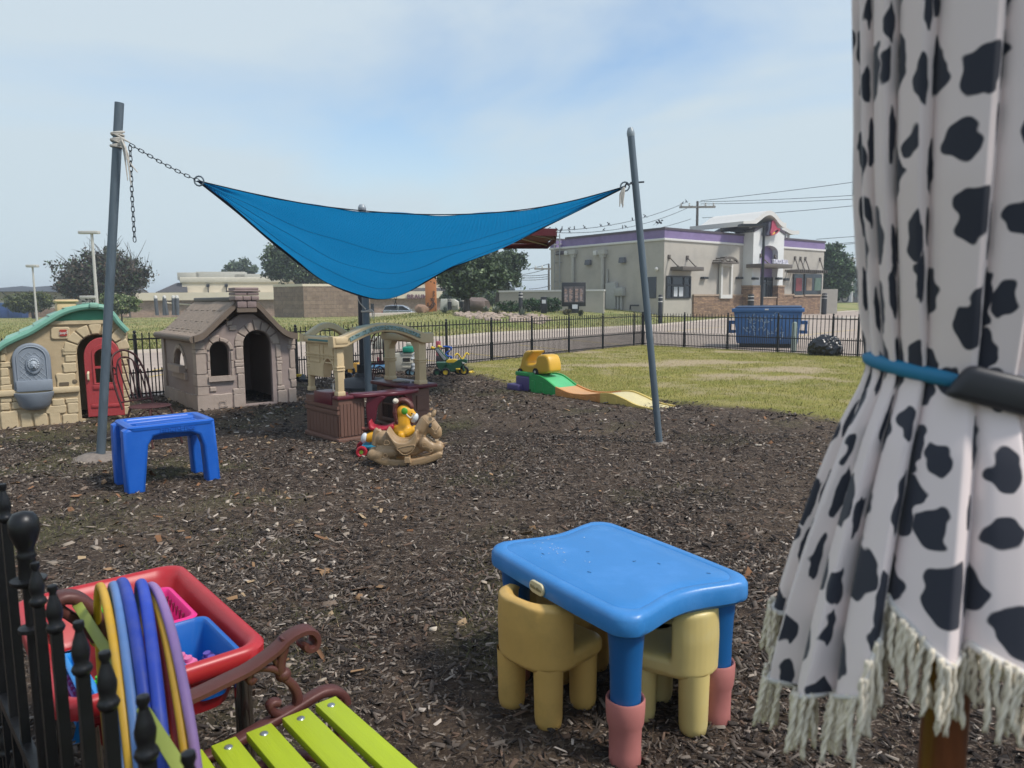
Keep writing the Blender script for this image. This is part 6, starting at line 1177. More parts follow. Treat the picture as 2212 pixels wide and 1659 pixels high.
mb = MB(); mb.plate([rrect(.45, .3, .44, .42, .03), rrect(.45, .3, .36, .34, .02)[::-1]], .03, .006, Matrix.Translation((.925, 0, 0)) @ ML); mb.b2((.92, .27, .29), (.94, .63, .31)); mb.build('shelf_frame', M_kb, KT); MB().b2((.93, .27, .13), (.937, .63, .47)).build('shelf_recess', mat('recess_dark_brown', '#33241f', .7), KT)
mb = MB(); pts = [(x1l-.12, -.05), (x1l+.1, -.12), (.6, -.19), (.85, -.15), (1.0, -.06), (1.0, .16), (.75, .1), (.5, .06), (x1l-.12, .1)]
mb.plate([sp2(pts, 4)], .05, .018, Matrix.Translation((0, 0, zc_-.01)) @ Matrix(((1, 0, 0, 0), (0, 0, 1, 0), (0, 1, 0, 0), (0, 0, 0, 1)))); mb.build('bar_counter', M_km, KT, smooth=50)
for x_ in (x1l+.02, .9): MB().plate([sp2([(0, .0), (0, -.36), (.03, -.38), (.09, -.25), (.12, -.1), (.2, -.02), (.2, 0)], 3)], .04, .01, Matrix.Translation((x_, -.03, zc_-.03)) @ (rot('Z', -35) if x_ < .5 else rot('Z', -145))).build('bracket', M_km, KT)
MB().b2((-.02, -.02, zc_-.04), (x1l+.01, .1, zc_)).bevel(.01).build('counter_left', M_km, KT)
MB().b2((.86, -.04, zcr-.02), (xR+.1, De+.03, zcr+.025)).bevel(.012).build('counter_right', M_km, KT)
MB().b2((-.012, .14, zc_-.12), (.2, .56, zc_+.02)).bevel(.01).build('sink_panel', M_km, KT); MB().tube(spline([(.1, .3, zc_), (.1, .3, zc_+.12), (.1, .24, zc_+.15), (.1, .2, zc_+.1)], 5), .012, 8).build('faucet', mat('faucet_grey', '#a09c93', .4), KT)
# cream uprights and arches
ztop = kk(500, 305)[1]; zba = kk(465, 345)[1]
def post(x, y, z0, z1, w_=.075):
    mb = MB(); mb.b2((x-w_/2, y-w_/2, z0), (x+w_/2, y+w_/2, z1)); mb.b2((x-w_/2-.012, y-w_/2-.012, z0+(z1-z0)*.5), (x+w_/2+.012, y+w_/2+.012, z0+(z1-z0)*.5+.018)); mb.b2((x-w_/2-.012, y-w_/2-.012, z0+(z1-z0)*.45), (x+w_/2+.012, y+w_/2+.012, z0+(z1-z0)*.45+.018)); mb.b2((x-w_/2-.008, y-w_/2-.008, z0), (x+w_/2+.008, y+w_/2+.008, z0+.05)); mb.bevel(.006); return mb.build('post', M_kc, KT)
post(.045, .045, zc_, ztop-.06); post(.05, De-.05, zc_, ztop-.06, .06); post(1.1, .05, zcr+.02, ztop-.06, .1); post(1.1, De-.06, zcr+.02, ztop-.1, .1)
MB().b2((.0, .0, zc_-.04), (.1, .1, zc_+.02)).bevel(.006).build('post_foot', M_kb, KT)
zlo = kk(465, 690)[1]; zhi = ztop-.05
al = arch(.215, zlo-.2, .2, .36, 10); wl = [(.03, zlo+.02), (De-.03, zlo+.02), (De-.03, zhi), (.03, zhi)]
arch_l = [(.03, zhi), (.03, zlo-.02), (.09, zlo-.02)] + [(x, z) for x, z in arc(.22, zlo+.02, .12, .17, 180, 0, 10)] + [(.36, zlo-.02), (De-.02, zlo-.02), (De-.02, zhi)]
MB().plate([arch_l[::-1]], .09, .008, Matrix.Translation((.06, 0, 0)) @ ML).build('cabinet_side', M_kc, KT, smooth=30)
mb = MB()
for y0_, y1_ in ((.1, .34), (.42, .7)): mb.plate([rrect((y0_+y1_)/2, zhi-.17, y1_-y0_, .2, .01), rrect((y0_+y1_)/2, zhi-.17, y1_-y0_-.025, .175, .008)[::-1]], .012, .003, Matrix.Translation((.012, 0, 0)) @ ML)
for z_ in (zlo+.2, zlo+.23): mb.b2((.0, .02, z_), (.02, De-.02, z_+.012))
mb.plate([arc(.22, zlo+.02, .15, .2, 180, 0, 10)+arc(.22, zlo+.02, .125, .175, 0, 180, 10)], .015, .004, Matrix.Translation((.012, 0, 0)) @ ML); mb.build('cabinet_mouldings', M_kc, KT, smooth=40)
MB().b2((.1, De-.45, zlo+.05), (.38, De-.03, zhi-.03)).bevel(.01).build('upper_cabinet', M_kc, KT)
# front arch beam with painted band, side beams
def beam(x0, x1, y_, zb_, h, rise, nm, thick=.1):
    up = [(x0+(x1-x0)*t_, zb_+h+rise*(math.sin(math.pi*min(1, max(0, (t_-.1)/.8)))**1.0 if .1 < t_ < .9 else 0)) for t_ in np.linspace(0, 1, 33)]
    lo = [(x0+(x1-x0)*t_, zb_+rise*1.15*(math.sin(math.pi*(t_-.12)/.76) if .12 < t_ < .88 else 0)) for t_ in np.linspace(1, 0, 33)]
    mb = MB(); mb.plate([(up+lo)[::-1]], thick, .012, TR(0, y_, 0)); return mb.build(nm, M_kc, KT, smooth=40), up, lo
rise_ = kk(830, 232, -.1)[1]-kk(560, 300, -.1)[1]
fb, up, lo = beam(-.06, 1.24, .02, ztop-.14, .12, .13, 'front_arch', .12)
mid = [((a[0]+b_[0])/2, (a[1]+b_[1])/2) for a, b_ in zip(up, lo[::-1])]; sel = mid[5:28]
mb = MB(); mb.plate([([(x, z+.024) for x, z in sel]+[(x, z-.024) for x, z in sel[::-1]])[::-1]], .01, .002, TR(0, -.045, 0)); bnd = mb.build('painted_band', mat('band_teal', '#5f8388', .5, var=.2, vs=20, c2='#93a59b'), fb)
mb = MB(); rr_ = random.Random(6)
for k in range(70):
    x_, z_ = sel[rr_.randrange(len(sel))]; x_ += rr_.uniform(-.02, .02); z_ += rr_.uniform(-.022, .022); mb.plate([[(x_-.012, z_), (x_, z_+.006), (x_+.012, z_), (x_, z_-.006)]], .003, 0, TR(0, -.052, 0) @ Matrix.Translation((x_, 0, z_)) @ rot('Y', rr_.uniform(0, 180)) @ Matrix.Translation((-x_, 0, -z_)))
mb.build('leaf_pattern', mat('band_leaf', '#2f5a63', .5, c2='#8a8a5c', vs=30), bnd)
beam(-.04, .6, De-.02, ztop-.1, .09, .12, 'rear_arch', .1); beam(.62, 1.2, De-.02, ztop-.05, .09, .03, 'rear_shelf', .16)
MB().b2((-.03, -.05, ztop-.1), (.12, De+.03, ztop-.03)).bevel(.012).build('left_beam', M_kc, KT); MB().b2((1.03, .05, ztop-.12), (1.2, De+.03, ztop-.04)).bevel(.012).build('right_beam', M_kc, KT)
MB().plate([([(.05, ztop-.1), (.05, zcr+.35), (.1, zcr+.35)]+arc(De/2, zcr+.35, De/2-.1, .22, 180, 0, 12)+[(De-.1, zcr+.35), (De-.05, zcr+.35), (De-.05, ztop-.1)])[::-1]], .09, .008, Matrix.Translation((1.1, 0, 0)) @ ML).build('right_arch', M_kc, KT, smooth=30)
zz = ztop-.07; MB().plate([rrect(.35, zz, .5, .02, .005)], .006, .001, Matrix.Translation((-.033, 0, 0)) @ ML).build('teal_stripe', mat('stripe_teal', '#3f7474', .5), KT)
q = o_+Vector((math.cos(rz_)*1.0-math.sin(rz_)*.35, math.sin(rz_)*1.0+math.cos(rz_)*.35, zcr+.026)); mb = MB(); mb.ball((0, 0, .022), (.09, .035, .022), 14); o = mb.build('toy_handset', mat('pale_grey_plastic', '#a9a59b', .5)); o.location = q; tag(o, 'pale toy telephone handset lying on the maroon counter', 'toy')
mb = MB(); mb.ball((0, 0, .014), (.04, .025, .014), 10); mb.ball((.08, .02, .01), (.035, .022, .011), 10); o = mb.build('toy_dish', mat('grey_dish', '#77716b', .6)); o.location = q+Vector((.1, -.08, 0)); tag(o, 'small grey toy dish beside the handset on the counter', 'toy')

# --- blob sculpture helper (moulded plastic)
def blob(prims, k, M=None, mbx=None):
    """prims: (x0,z0,r0,x1,z1,r1,y,ys) in metres"""
    mb = mbx or MB()
    for (x0, z0, r0, x1, z1, r1, y0, ys) in prims:
        n = 8
        for i in range(n+1): t_ = i/n; mb.ball((x0+(x1-x0)*t_, y0, z0+(z1-z0)*t_), ((r0+(r1-r0)*t_), (r0+(r1-r0)*t_)*ys, (r0+(r1-r0)*t_)), 12, None, 8)
    return mb
hb_ = G(*cht(1150, 1245)); kx = .1808/1.852/FPX*hb_.length*1.01
def hp(x, y): return ((x-1225)*kx, (1246-y)*kx)
def HB(lst):
    o = []
    for (x0, y0, r0, x1, y1, r1, *e) in lst:
        a = hp(x0, y0); b_ = hp(x1, y1); o.append((a[0], a[1], r0*kx, b_[0], b_[1], r1*kx, e[0] if e else 0, e[1] if len(e) > 1 else 1))
    return o
M_hr = mat('horse_tan_plastic', '#9f8463', .42, var=.06, vs=6)
RH = thing('rocking_horse', 'tan plastic rocking horse with saddle, in front of the yellow horse', 'rocking horse', hb_+Vector((.035, .12, 0)), R(4))
mb = blob(HB([(720, 620, 190, 1000, 800, 190, 0, .85), (1000, 830, 200, 1350, 830, 200, 0, .8), (1350, 830, 190, 1520, 760, 190, 0, .8), (700, 900, 190, 900, 900, 150, 0, .95), (1500, 700, 150, 1560, 420, 130, 0, .7), (1560, 420, 160, 1670, 260, 170, 0, .72), (1700, 270, 175, 1870, 460, 145, 0, .7), (1870, 470, 145, 1895, 530, 120, 0, .75)]), 1)
for s in (-1, 1):
    mb = blob(HB([(740, 900, 125, 930, 900, 115, s*.055, .8), (560, 960, 120, 620, 960, 125, s*.06, .8), (480, 950, 130, 500, 950, 130, s*.06, .6), (1590, 700, 150, 1740, 800, 125, s*.055, .7), (1740, 810, 120, 1860, 825, 112, s*.055, .7), (1895, 828, 118, 1925, 828, 116, s*.055, .7)]), 1, mbx=mb)
    a = [hp(x, y) for x, y in ((520, 1050), (700, 1150), (900, 1205), (1150, 1222), (1400, 1200), (1650, 1140), (1850, 1070), (1990, 1000))]
    mb.tube(spline([(x, s*.075, z) for x, z in a], 5), .017, 8)
    e0 = hp(1835, 90); mb.ball((e0[0], s*.05, e0[1]+.008), (.022, .014, .036), 8, rot('Y', 30))
pl = [hp(x, y) for x, y in ((520, 1040), (720, 1140), (900, 1190), (1150, 1208), (1400, 1188), (1650, 1125), (1850, 1050), (2020, 975), (1960, 920), (1800, 960), (1600, 1010), (1300, 1060), (1000, 1060), (700, 1020))]
mb.plate([sp2(pl, 3)], .19, .006)
sr = [hp(x, y) for x, y in ((840, 400), (940, 560), (1040, 640), (1200, 660), (1330, 600), (1420, 430), (1470, 440), (1470, 600), (1400, 800), (1200, 900), (1020, 800), (900, 600), (800, 420))]
mb.plate([sp2(sr, 3)], .29, .012)
for i in range(7): t_ = i/6; x_, z_ = hp(1480+t_*280+40*math.sin(t_*3), 420-t_*380+90*t_*t_); mb.ball((x_-.01, 0, z_+.01), (.026, .03, .026), 8, None, 6)
ta = [hp(x, y) for x, y in ((600, 400), (560, 450), (530, 560), (520, 700), (500, 770))]; mb.tube(spline([(x, 0, z) for x, z in ta], 4), [.03]*17, 8); x_, z_ = hp(640, 450); mb.ball((x_, 0, z_), (.012, .02, .03), 8)
mb.build('horse_body', M_hr, RH, remesh=.0065, smo=6)
a = [hp(x, y) for x, y in ((840, 400), (930, 580), (1040, 660), (1200, 690), (1330, 640), (1430, 500), (1440, 410))]
def groove(pts, yy, r=.0045, closed=False): return MB().tube(spline([(x, yy, z) for x, z in [hp(*q) for q in pts]], 5, closed), r, 6, closed=closed)
groove([(1050, 770), (1400, 710), (1370, 830), (1260, 910), (1160, 910), (1080, 840)], -.146, closed=True).build('saddle_flap', M_hr, RH)
MB().plate([[hp(*q) for q in ((1190, 970), (1300, 970), (1330, 1110), (1170, 1120))]], .3, .008).build('stirrup', M_hr, RH)
mb = groove([(1600, 130), (1720, 270), (1880, 440), (1960, 330)], -.092); mb.tube(spline([(x, -.092, z) for x, z in [hp(*q) for q in ((1720, 270), (1860, 180))]], 4), .0045, 6); mb.tube([(hp(1880, 440)[0]+.015*math.cos(u), -.098, hp(1880, 440)[1]+.02*math.sin(u)) for u in np.linspace(0, 6.28, 11)[:-1]], .004, 5, closed=True); mb.build('bridle', M_hr, RH)
x_, z_ = hp(1765, 285); MB().cyl((x_, -.03, z_), (x_, -.15, z_-.005), .012, n=10).cyl((x_, .15, z_), (x_, .03, z_-.005), .012, n=10).ball((x_, -.15, z_-.005), .015, 10).build('handle_grip', M_black, RH)
mb = MB()
for cx_2, cy_2, rx_2 in ((810, 640, 55), (760, 945, 42), (1630, 730, 50), (1775, 855, 32)):
    yy = -.155 if cx_2 == 810 else (-.105 if cx_2 == 760 else -.108); mb.tube([(hp(cx_2+rx_2*(1+.2*math.sin(3*u))*math.cos(u), 0)[0], yy+(.012 if cx_2 == 810 else 0), hp(0, cy_2+rx_2*1.15*(1+.2*math.cos(2*u))*math.sin(u))[1]) for u in np.linspace(0, 6.28, 17)[:-1]], .003, 5, closed=True)
mb.build('spot_relief', M_hr, RH)
# yellow ride-on horse behind
yb = G(*cht(270, 985)); yb = Vector((hb_.x-.045, yb.y+.12, 0)); kx0 = kx; kx = .1808/1.852/FPX*(yb.length)*1.0
YH = thing('ride_on_horse', 'yellow ride-on horse toy with red saddle and wheels, behind the tan rocking horse', 'ride-on toy', yb, R(4)); M_yh = mat('toy_yellow', '#dba024', .4, var=.06)
oy = (1246-985-0)*kx
def hp(x, y): return ((x-1225)*kx, (1005-y)*kx)
blob(HB([(560, 500, 120, 960, 480, 130, 0, .8), (1040, 470, 160, 1180, 440, 185, 0, .8), (1160, 380, 175, 1170, 120, 150, 0, .75), (1170, 50, 160, 1260, 60, 150, 0, .8), (1260, 60, 140, 1390, 160, 95, 0, .8), (1240, 520, 90, 1400, 440, 60, .06, .9), (1240, 520, 90, 1400, 440, 60, -.06, .9), (430, 590, 110, 520, 560, 120, -.07, .8), (430, 590, 110, 520, 560, 120, .07, .8), (1120, 560, 90, 1180, 720, 60, -.07, .9), (1120, 560, 90, 1180, 720, 60, .07, .9)]), 1).build('horse_body', M_yh, YH, remesh=.008, smo=5)
x_, z_ = hp(1415, 190); MB().ball((x_, 0, z_), (.036, .042, .05), 16, rot('Y', 25)).ball((x_-.012, 0, z_-.03), (.028, .034, .022), 12).build('muzzle', mat('toy_white', '#c9cdd0', .4), YH)
mb = MB(); 
for i, q in enumerate(spline([(1050, 300, 0), (1005, 120, 0), (1000, -60, 0), (1060, -170, 0), (1170, -210, 0), (1280, -160, 0), (1350, -60, 0)], 3)): x_, z_ = hp(q.x, q.y); mb.ball((x_, 0, z_), (.03+.004*math.sin(i*2), .045, .03), 10, None, 7)
mb.build('mane', mat('mane_brown', '#5d3128', .5), YH, remesh=.008, smo=3)
mb = MB()
for i in range(6): mb.tube(spline([(*[hp(440, 420)[0]], (i-2.5)*.015, hp(0, 380+i*12)[1]), (hp(340, 0)[0], (i-2.5)*.02, hp(0, 400+i*18)[1]), (hp(265+8*i, 0)[0], (i-2.5)*.02, hp(0, 380+i*40)[1])], 4), [.018]*5+[.014]*4, 7)
mb.build('tail', mat('tail_brown', '#7b4638', .5), YH)
mb = MB(); sd_ = [hp(*q) for q in ((430, 250), (450, 230), (500, 330), (620, 365), (800, 360), (950, 300), (960, 400), (880, 440), (640, 440), (440, 400))]; mb.plate([sp2(sd_, 3)], .2, .015); mb.build('saddle', mat('toy_red', '#a3202f', .4), YH, smooth=60)
for s in (-1, 1): x_, z_ = hp(320, 590); MB().ball((x_, s*.07, z_), (.035, .04, .055), 12, rot('Y', 15)).build('hoof', mat('toy_white', '#c9cdd0'), YH)
x_, z_ = hp(1215, 0); MB().ball((x_, -.112, z_), (.032, .014, .036), 12).build('ear_button', mat('toy_green', '#4d9a2c', .4), YH); MB().ball((hp(1370, 40)[0], -.1, hp(0, 60)[1]), (.007, .006, .009), 8).build('eye', M_black, YH)
mb = groove([(1240, 60), (1300, 130), (1355, 150), (1420, 60)], -.098, .008); mb.build('bridle', mat('toy_cream', '#d3c9b4', .4), YH)
MB().b2((hp(250, 0)[0], -.09, hp(0, 830)[1]), (hp(1000, 0)[0], .09, hp(0, 740)[1])).bevel(.015).build('chassis', mat('toy_teal', '#2d93b3', .4), YH)
for x_ in (270, 1150):
    for s in (-1, 1):
        xx, z_ = hp(x_, 870); wh = MB().lathe([(.0, -.022), (.03, -.022), (.036, -.03), (.05, -.03), (.056, -.015), (.056, .015), (.05, .03), (.036, .03), (.03, .022), (0, .022)], 22, Matrix.Translation((xx-.03*(s > 0), s*.13, z_)) @ rot('X', 90)).build('wheel', mat('toy_red', '#a3202f'), YH)
        MB().cyl((xx-.03*(s > 0), s*.13-s*.01, z_), (xx-.03*(s > 0), s*.155, z_), .019, n=16).build('hub', mat('toy_lime', '#6a8f2a', .4), wh)
x_, z_ = hp(1020, -200); MB().lathe([(0, .03), (.02, .03), (.03, .01), (.02, 0)], 14, Matrix.Translation((x_-.0, -.06, z_)) @ rot('X', 50)).build('hair_clip', mat('toy_cream', '#d3c9b4'), YH)

# --- blue water table
a, b_ = G(*cwt(600, 1465)), G(*cwt(1520, 1340)); o_, rz_, WW, WLl = frame(G(*cwt(470, 1460)), G(*cwt(470, 1460))+Vector((math.cos(R(39)), math.sin(R(39)), 0))); Ww = WW(cwt(1610, 1338))[0]; M_wb = mat('water_table_blue', '#1659b5', .38, var=.06, vs=4, stain='#2f6cc0', stain_amt=.4, ss=6)
WT = thing('water_table', 'bright blue plastic water table without its lid, before the left pole', 'play table', o_, rz_); zt_ = WW(cwt(1000, 620))[1]; zb_ = WW(cwt(1000, 735))[1]; dd = .5
Wt = Ww; ins_ = .05
def leg(pts, y_): 
    return MB().plate([pts], .13, .02, TR(0, y_, 0))
fx = [WW(cwt(x, y)) for x, y in ((425, 690), (445, 1100), (475, 1450), (700, 1450), (735, 850), (800, 740), (900, 715), (1250, 690), (1345, 720), (1400, 850), (1450, 1320), (1610, 1320), (1570, 900), (1530, 560), (480, 640))]
fx = [(x, max(0, z)) for x, z in fx]; fx[2] = (fx[2][0], 0); fx[3] = (fx[3][0], 0); fx[10] = (fx[10][0], 0); fx[11] = (fx[11][0], 0)
zt1 = (fx[13][1]+fx[14][1])/2
fx[13] = (fx[13][0], zt1); fx[14] = (fx[14][0], zt1)
for y_, nm in ((.05, 'front_frame'), (dd-.05, 'rear_frame')): MB().plate([fx], .13, .022, TR(0, y_, 0)).build(nm, M_wb, WT, smooth=50)
x0, x1 = fx[14][0], fx[13][0]
mb = MB(); mb.b2((x0+.01, .0, zt1-.13), (x0+.09, dd, zt1-.02)); mb.bevel(.015); mb.build('end_rail', M_wb, WT); MB().b2((x1-.09, .0, zt1-.13), (x1-.01, dd, zt1-.02)).bevel(.015).build('end_rail', M_wb, WT)
def tray(mb, x0, x1, y0, y1, zt, dep, wall=.03, r=.06, tap=.04):
    rows = []
    def ring(inset, z, rr_): return [(x, y, z) for x, y in rrect((x0+x1)/2, (y0+y1)/2, x1-x0-2*inset, y1-y0-2*inset, max(.005, rr_), 6)]
    for ins, z, q in ((.0, zt-.035, r), (-.004, zt-.01, r), (.006, zt, r), (wall, zt, r*.8), (wall+.008, zt-.01, r*.8), (wall+tap, zt-dep+.02, r*.6), (wall+tap+.02, zt-dep, r*.5)): rows.append(ring(ins, z, q))
    mb.grid(rows, closed=True); mb.face(rows[-1][::-1]); return mb
mb = MB(); tray(mb, x0+.0, x1-.0, -.02, dd+.02, zt1+.015, .14, .05, .05); mb.build('basin_rim', M_wb, WT, smooth=50)
mb = MB(); mb.b2((x0+.1, dd*.42, zt1-.1), (x1-.1, dd*.46, zt1+.0)); mb.bevel(.01); mb.build('divider', M_wb, WT)
rows = []; mb = MB(); tray(mb, x0+.04, x1-.04, .03, dd-.03, zt1-.005, .12, .01, .05); mb.build('basin', M_wb, WT, smooth=50)
a = WW(cwt(915, 660), -.02); b_ = WW(cwt(1265, 635), -.02); MB().text('Fisher-Price', .055, .006, TR((a[0]+b_[0])/2, -.018, (a[1]+b_[1])/2-.0) @ rot('Y', 0), bold=.001, space=1.02).build('raised_lettering', M_wb, WT)

# --- iron bistro chairs
M_rust = mat('brown_iron', '#4c2a28', .6, metal=.3, var=.2, vs=20)
def bistro(loc, rz, label, s=1.0):
    o = thing('garden_chair', label, 'chair', loc, rz, 'brown iron garden chairs'); w_ = .2; z0 = .44; r = .0115
    bk = lambda u, v: (u*w_, .19+.16*v, z0+.52*v)       # back plane
    mb = MB(); mb.tube(spline([bk(-.95, -.05), bk(-1.02, .35), bk(-1.0, .72)], 6)+spline([bk(-1.0, .72), bk(-.7, 1.02), bk(0, 1.14), bk(.7, 1.02), bk(1.0, .72)], 6)+spline([bk(1.0, .72), bk(1.02, .35), bk(.95, -.05)], 6), r, 8)
    for sg in (-1, 1): mb.tube([Vector(bk(sg*(1.0-.16*math.cos(u)*1.0)+sg*(-.16), .74+.07*math.sin(u))) for u in np.linspace(-1.5, 4, 12)], r*.8, 6)
    mb.build('backrest_frame', M_rust, o)
    mb = MB(); inn = spline([bk(-.72, .1), bk(-.74, .6), bk(-.45, .92), bk(0, 1.0), bk(.45, .92), bk(.74, .6), bk(.72, .1)], 5); mb.tube(inn, r*.75, 6); mb.tube([bk(-.98, .1), bk(.98, .1)], r*.8, 6)
    for u in (-.45, -.15, .15, .45): mb.tube([bk(u*.8, .1), bk(u, .5), bk(u*1.05, .97-.3*abs(u)**2)], r*.7, 6)
    mb.build('backrest_bars', M_rust, o)
    mb = MB(); mb.lathe([(.2, 0), (.212, .006), (.2, .012), (.188, .006)], 28, TR(0, 0, z0-.006))
    for k in range(-7, 8):
        x_ = k*.026; L = math.sqrt(max(0, .195**2-x_*x_)); mb.tube([(x_, -L, z0), (x_, L, z0)], .0035, 4); mb.tube([(-L, x_, z0+.002), (L, x_, z0+.002)], .0035, 4)
    mb.build('seat', M_rust, o)
    for sx_, sy_ in ((-1, -1), (1, -1), (-1, 1), (1, 1)): MB().tube(spline([(sx_*.12, sy_*.15, z0-.01), (sx_*.15, sy_*.17, z0-.12), (sx_*.17, sy_*.2, z0*.4), (sx_*.19, sy_*.23, 0)], 4), r, 7).build('leg', M_rust, o)
    for sg in (-1, 1): mb = MB(); mb.tube(spline([(-.16, sg*.18, .1), (-.1, sg*.1, .28), (0, sg*.05, z0-.05), (.1, sg*.1, .28), (.16, sg*.18, .1)], 4), r*.7, 6); mb.build('stretcher', M_rust, o)
    return o
ch = bistro(G(345, 965)+Vector((-.1, .05, 0)), R(66), 'brown iron garden chair between the left pole and the blue water table')
# second one stands behind the play kitchen; its back faces the camera's right
c2_ = dup(ch, G(*cz(620, 830))+Vector((.0, .1, 0)), R(200), 'brown iron garden chair behind the play kitchen, seen through its arch')

# --- roller coaster toy
o_, rz_, RW, RL_ = frame(G(*cr4(855, 645)), G(*cr4(1700, 770))); rc = lambda x, y, yy=0: RW(cr4(x, y), yy); wd = .46
RC = thing('coaster_track', 'toy coaster ramp of green, orange and yellow sections on the mulch edge', 'play slide', o_, rz_)
M_g = mat('coaster_green', '#2f9a52', .45, var=.08); M_o = mat('coaster_orange', '#c98a4d', .5, var=.08); M_y = mat('coaster_yellow', '#cfb463', .5, var=.08); M_p = mat('coaster_purple', '#554a7c', .5, var=.08)
sec = [('green_section', M_g, [(845, 502), (900, 502), (960, 525), (1055, 600)]), ('orange_section', M_o, [(1055, 597), (1150, 640), (1230, 655), (1320, 657), (1415, 648)]), ('yellow_section', M_y, [(1415, 648), (1500, 650), (1600, 690), (1700, 740), (1800, 775), (1840, 785)])]
for nm, mt, pts in sec:
    P = [rc(*q) for q in pts]; P = [(x, max(z, .035)) for x, z in P]; S = spline([(x, 0, z) for x, z in P], 4)
    for yy in (0, wd): 
        poly_ = [(p.x, p.z) for p in S]+[(S[-1].x, 0), (S[0].x, 0)]; holes = []
        mb = MB(); mb.plate([poly_[::-1]], .035, .006, TR(0, yy, 0)).build(nm+'_side' if False else nm, mt, RC, smooth=40)
    mb = MB(); mb.grid([[(p.x, 0, p.z-.03) for p in S], [(p.x, wd, p.z-.03) for p in S]]); mb.build('track_bed', mat({'green_section': 'bed_green', 'orange_section': 'bed_orange', 'yellow_section': 'bed_yellow'}[nm], {'green_section': '#56b478', 'orange_section': '#cb9a68', 'yellow_section': '#c9bb8a'}[nm], .5), RC, solid=.02)
    n_ = max(2, int((S[-1].x-S[0].x)/.2)); mb = MB()
    for k in range(n_):
        xa = S[0].x+(S[-1].x-S[0].x)*(k+.22)/n_; xb = S[0].x+(S[-1].x-S[0].x)*(k+.72)/n_; hz_ = np.interp((xa+xb)/2, [p.x for p in S], [p.z for p in S])*.68
        if hz_ > .05: mb.plate([[(xa, .01), (xa+.012, hz_), (xb-.012, hz_), (xb, .01)]], .02, .006, TR(0, -.018, 0))
    mb.build('arch_relief', mt, RC, smooth=40)
a = rc(735, 505); b_ = rc(700, 570); z1_, z2_ = a[1], rc(760, 572)[1]; xs = rc(735, 600)[0]; xs2 = rc(700, 600)[0]
MB().b2((xs, -.02, 0), (-.01, wd, z1_)).bevel(.03, 3).build('steps', M_p, RC); MB().b2((xs2-.0, -.12, 0), (xs+.2, wd-.05, z2_)).bevel(.03, 3).build('lower_step', M_p, RC)
MB().b2((xs-.03, .0, z1_), (.02, wd+.02, rc(760, 490)[1]+.03)).bevel(.015).build('top_platform', M_g, RC)
# the yellow coaster car
ka = lambda x, y: RW(cr4(x, y), .08); zt0 = z1_+.03; M_car = mat('car_yellow', '#d3a638', .4, var=.05)
CR = thing('coaster_car', 'yellow coaster car with black wheels parked at the top of the ramp', 'ride-on toy', o_+Vector((0, 0, 0)), rz_)
oc = [ka(*q) for q in ((748, 445), (760, 495), (985, 490), (1000, 440), (995, 400), (975, 345), (905, 345), (892, 375), (885, 402), (815, 410), (865, 312), (800, 312), (775, 360), (760, 425))]
prof = sp2([ka(*q) for q in ((752, 440), (760, 492), (860, 498), (985, 488), (1000, 445), (992, 385), (970, 345), (915, 342), (892, 370), (885, 412), (850, 418), (820, 410), (822, 370), (868, 318), (850, 310), (800, 312), (775, 365), (762, 425))], 3)
MB().plate([prof], .28, .04, TR(0, .22, 0)).build('car_body', M_car, CR, smooth=60)
a = ka(800, 318); MB().tube([(a[0]+.02, .12, a[1]-.005), (a[0]+.08, .14, a[1]+.0), (a[0]+.08, .36, a[1]), (a[0]+.02, .38, a[1]-.005)], .012, 6).build('push_handle', M_dark, CR)
for x_ in (770, 893):
    for s, yy in ((0, .08), (1, .36)): 
        c = ka(x_+(0 if s == 0 else 0), 478); w2 = MB().cyl((c[0], yy-.02, c[1]), (c[0], yy+.02, c[1]), .062, n=20).build('wheel', M_black, CR); MB().cyl((c[0], yy-.026, c[1]), (c[0], yy-.015, c[1]), .022, n=12).build('hub', M_trimw, w2)

# --- helper for small things placed from the photograph, real depth
def small(name, label, cat, base, fn, group=None, rz=0):
    p = G(*base); o = thing(name, label, cat, p, rz, group); Y = p.y
    def W(x, y): q = V(*fn(x, y), Y); return q.x-p.x, q.z
    return o, W
tr_, W = small('pedal_tractor', 'dark green pedal tractor with yellow seat, handlebars and a trailer', 'ride-on toy', cz(1700, 640), cz)
M_tg = mat('tractor_green', '#1e4a35', .45, var=.08); M_ty = mat('tractor_yellow', '#cdae35', .45)
def pl(o, W, pts, d, nm, m_, y=0, bev=.008, sm=3, par=None, smooth=50): return MB().plate([sp2([W(*q) for q in pts], sm)] if sm > 1 else [[W(*q) for q in pts]], d, bev, TR(0, y, 0)).build(nm, m_, par or o, smooth=smooth)
pl(tr_, W, ((1580, 500), (1600, 470), (1700, 450), (1790, 400), (1905, 395), (1910, 440), (1850, 475), (1790, 540), (1700, 575), (1640, 560)), .2, 'body', M_tg)
pl(tr_, W, ((1460, 440), (1640, 440), (1600, 560), (1510, 565)), .3, 'trailer', M_tg, .05, sm=1); pl(tr_, W, ((1615, 440), (1630, 400), (1740, 392), (1765, 410), (1740, 440)), .18, 'seat', M_ty)
pl(tr_, W, ((1840, 425), (1905, 450), (1850, 455)), .12, 'headlight', M_trimw, -.05, .003, 1)
a = W(1735, 335); b_ = W(1935, 335); c = W(1840, 370); MB().tube(spline([(a[0], -.1, a[1]), (W(1775, 325)[0], -.07, W(0, 325)[1]), (c[0], 0, c[1]-.03), (W(1895, 325)[0], .07, W(0, 325)[1]), (b_[0], .1, b_[1])], 4), .017, 7).cyl((c[0], 0, c[1]-.03), (c[0], 0, c[1]-.12), .02, n=8).build('handlebar', M_ty, tr_)
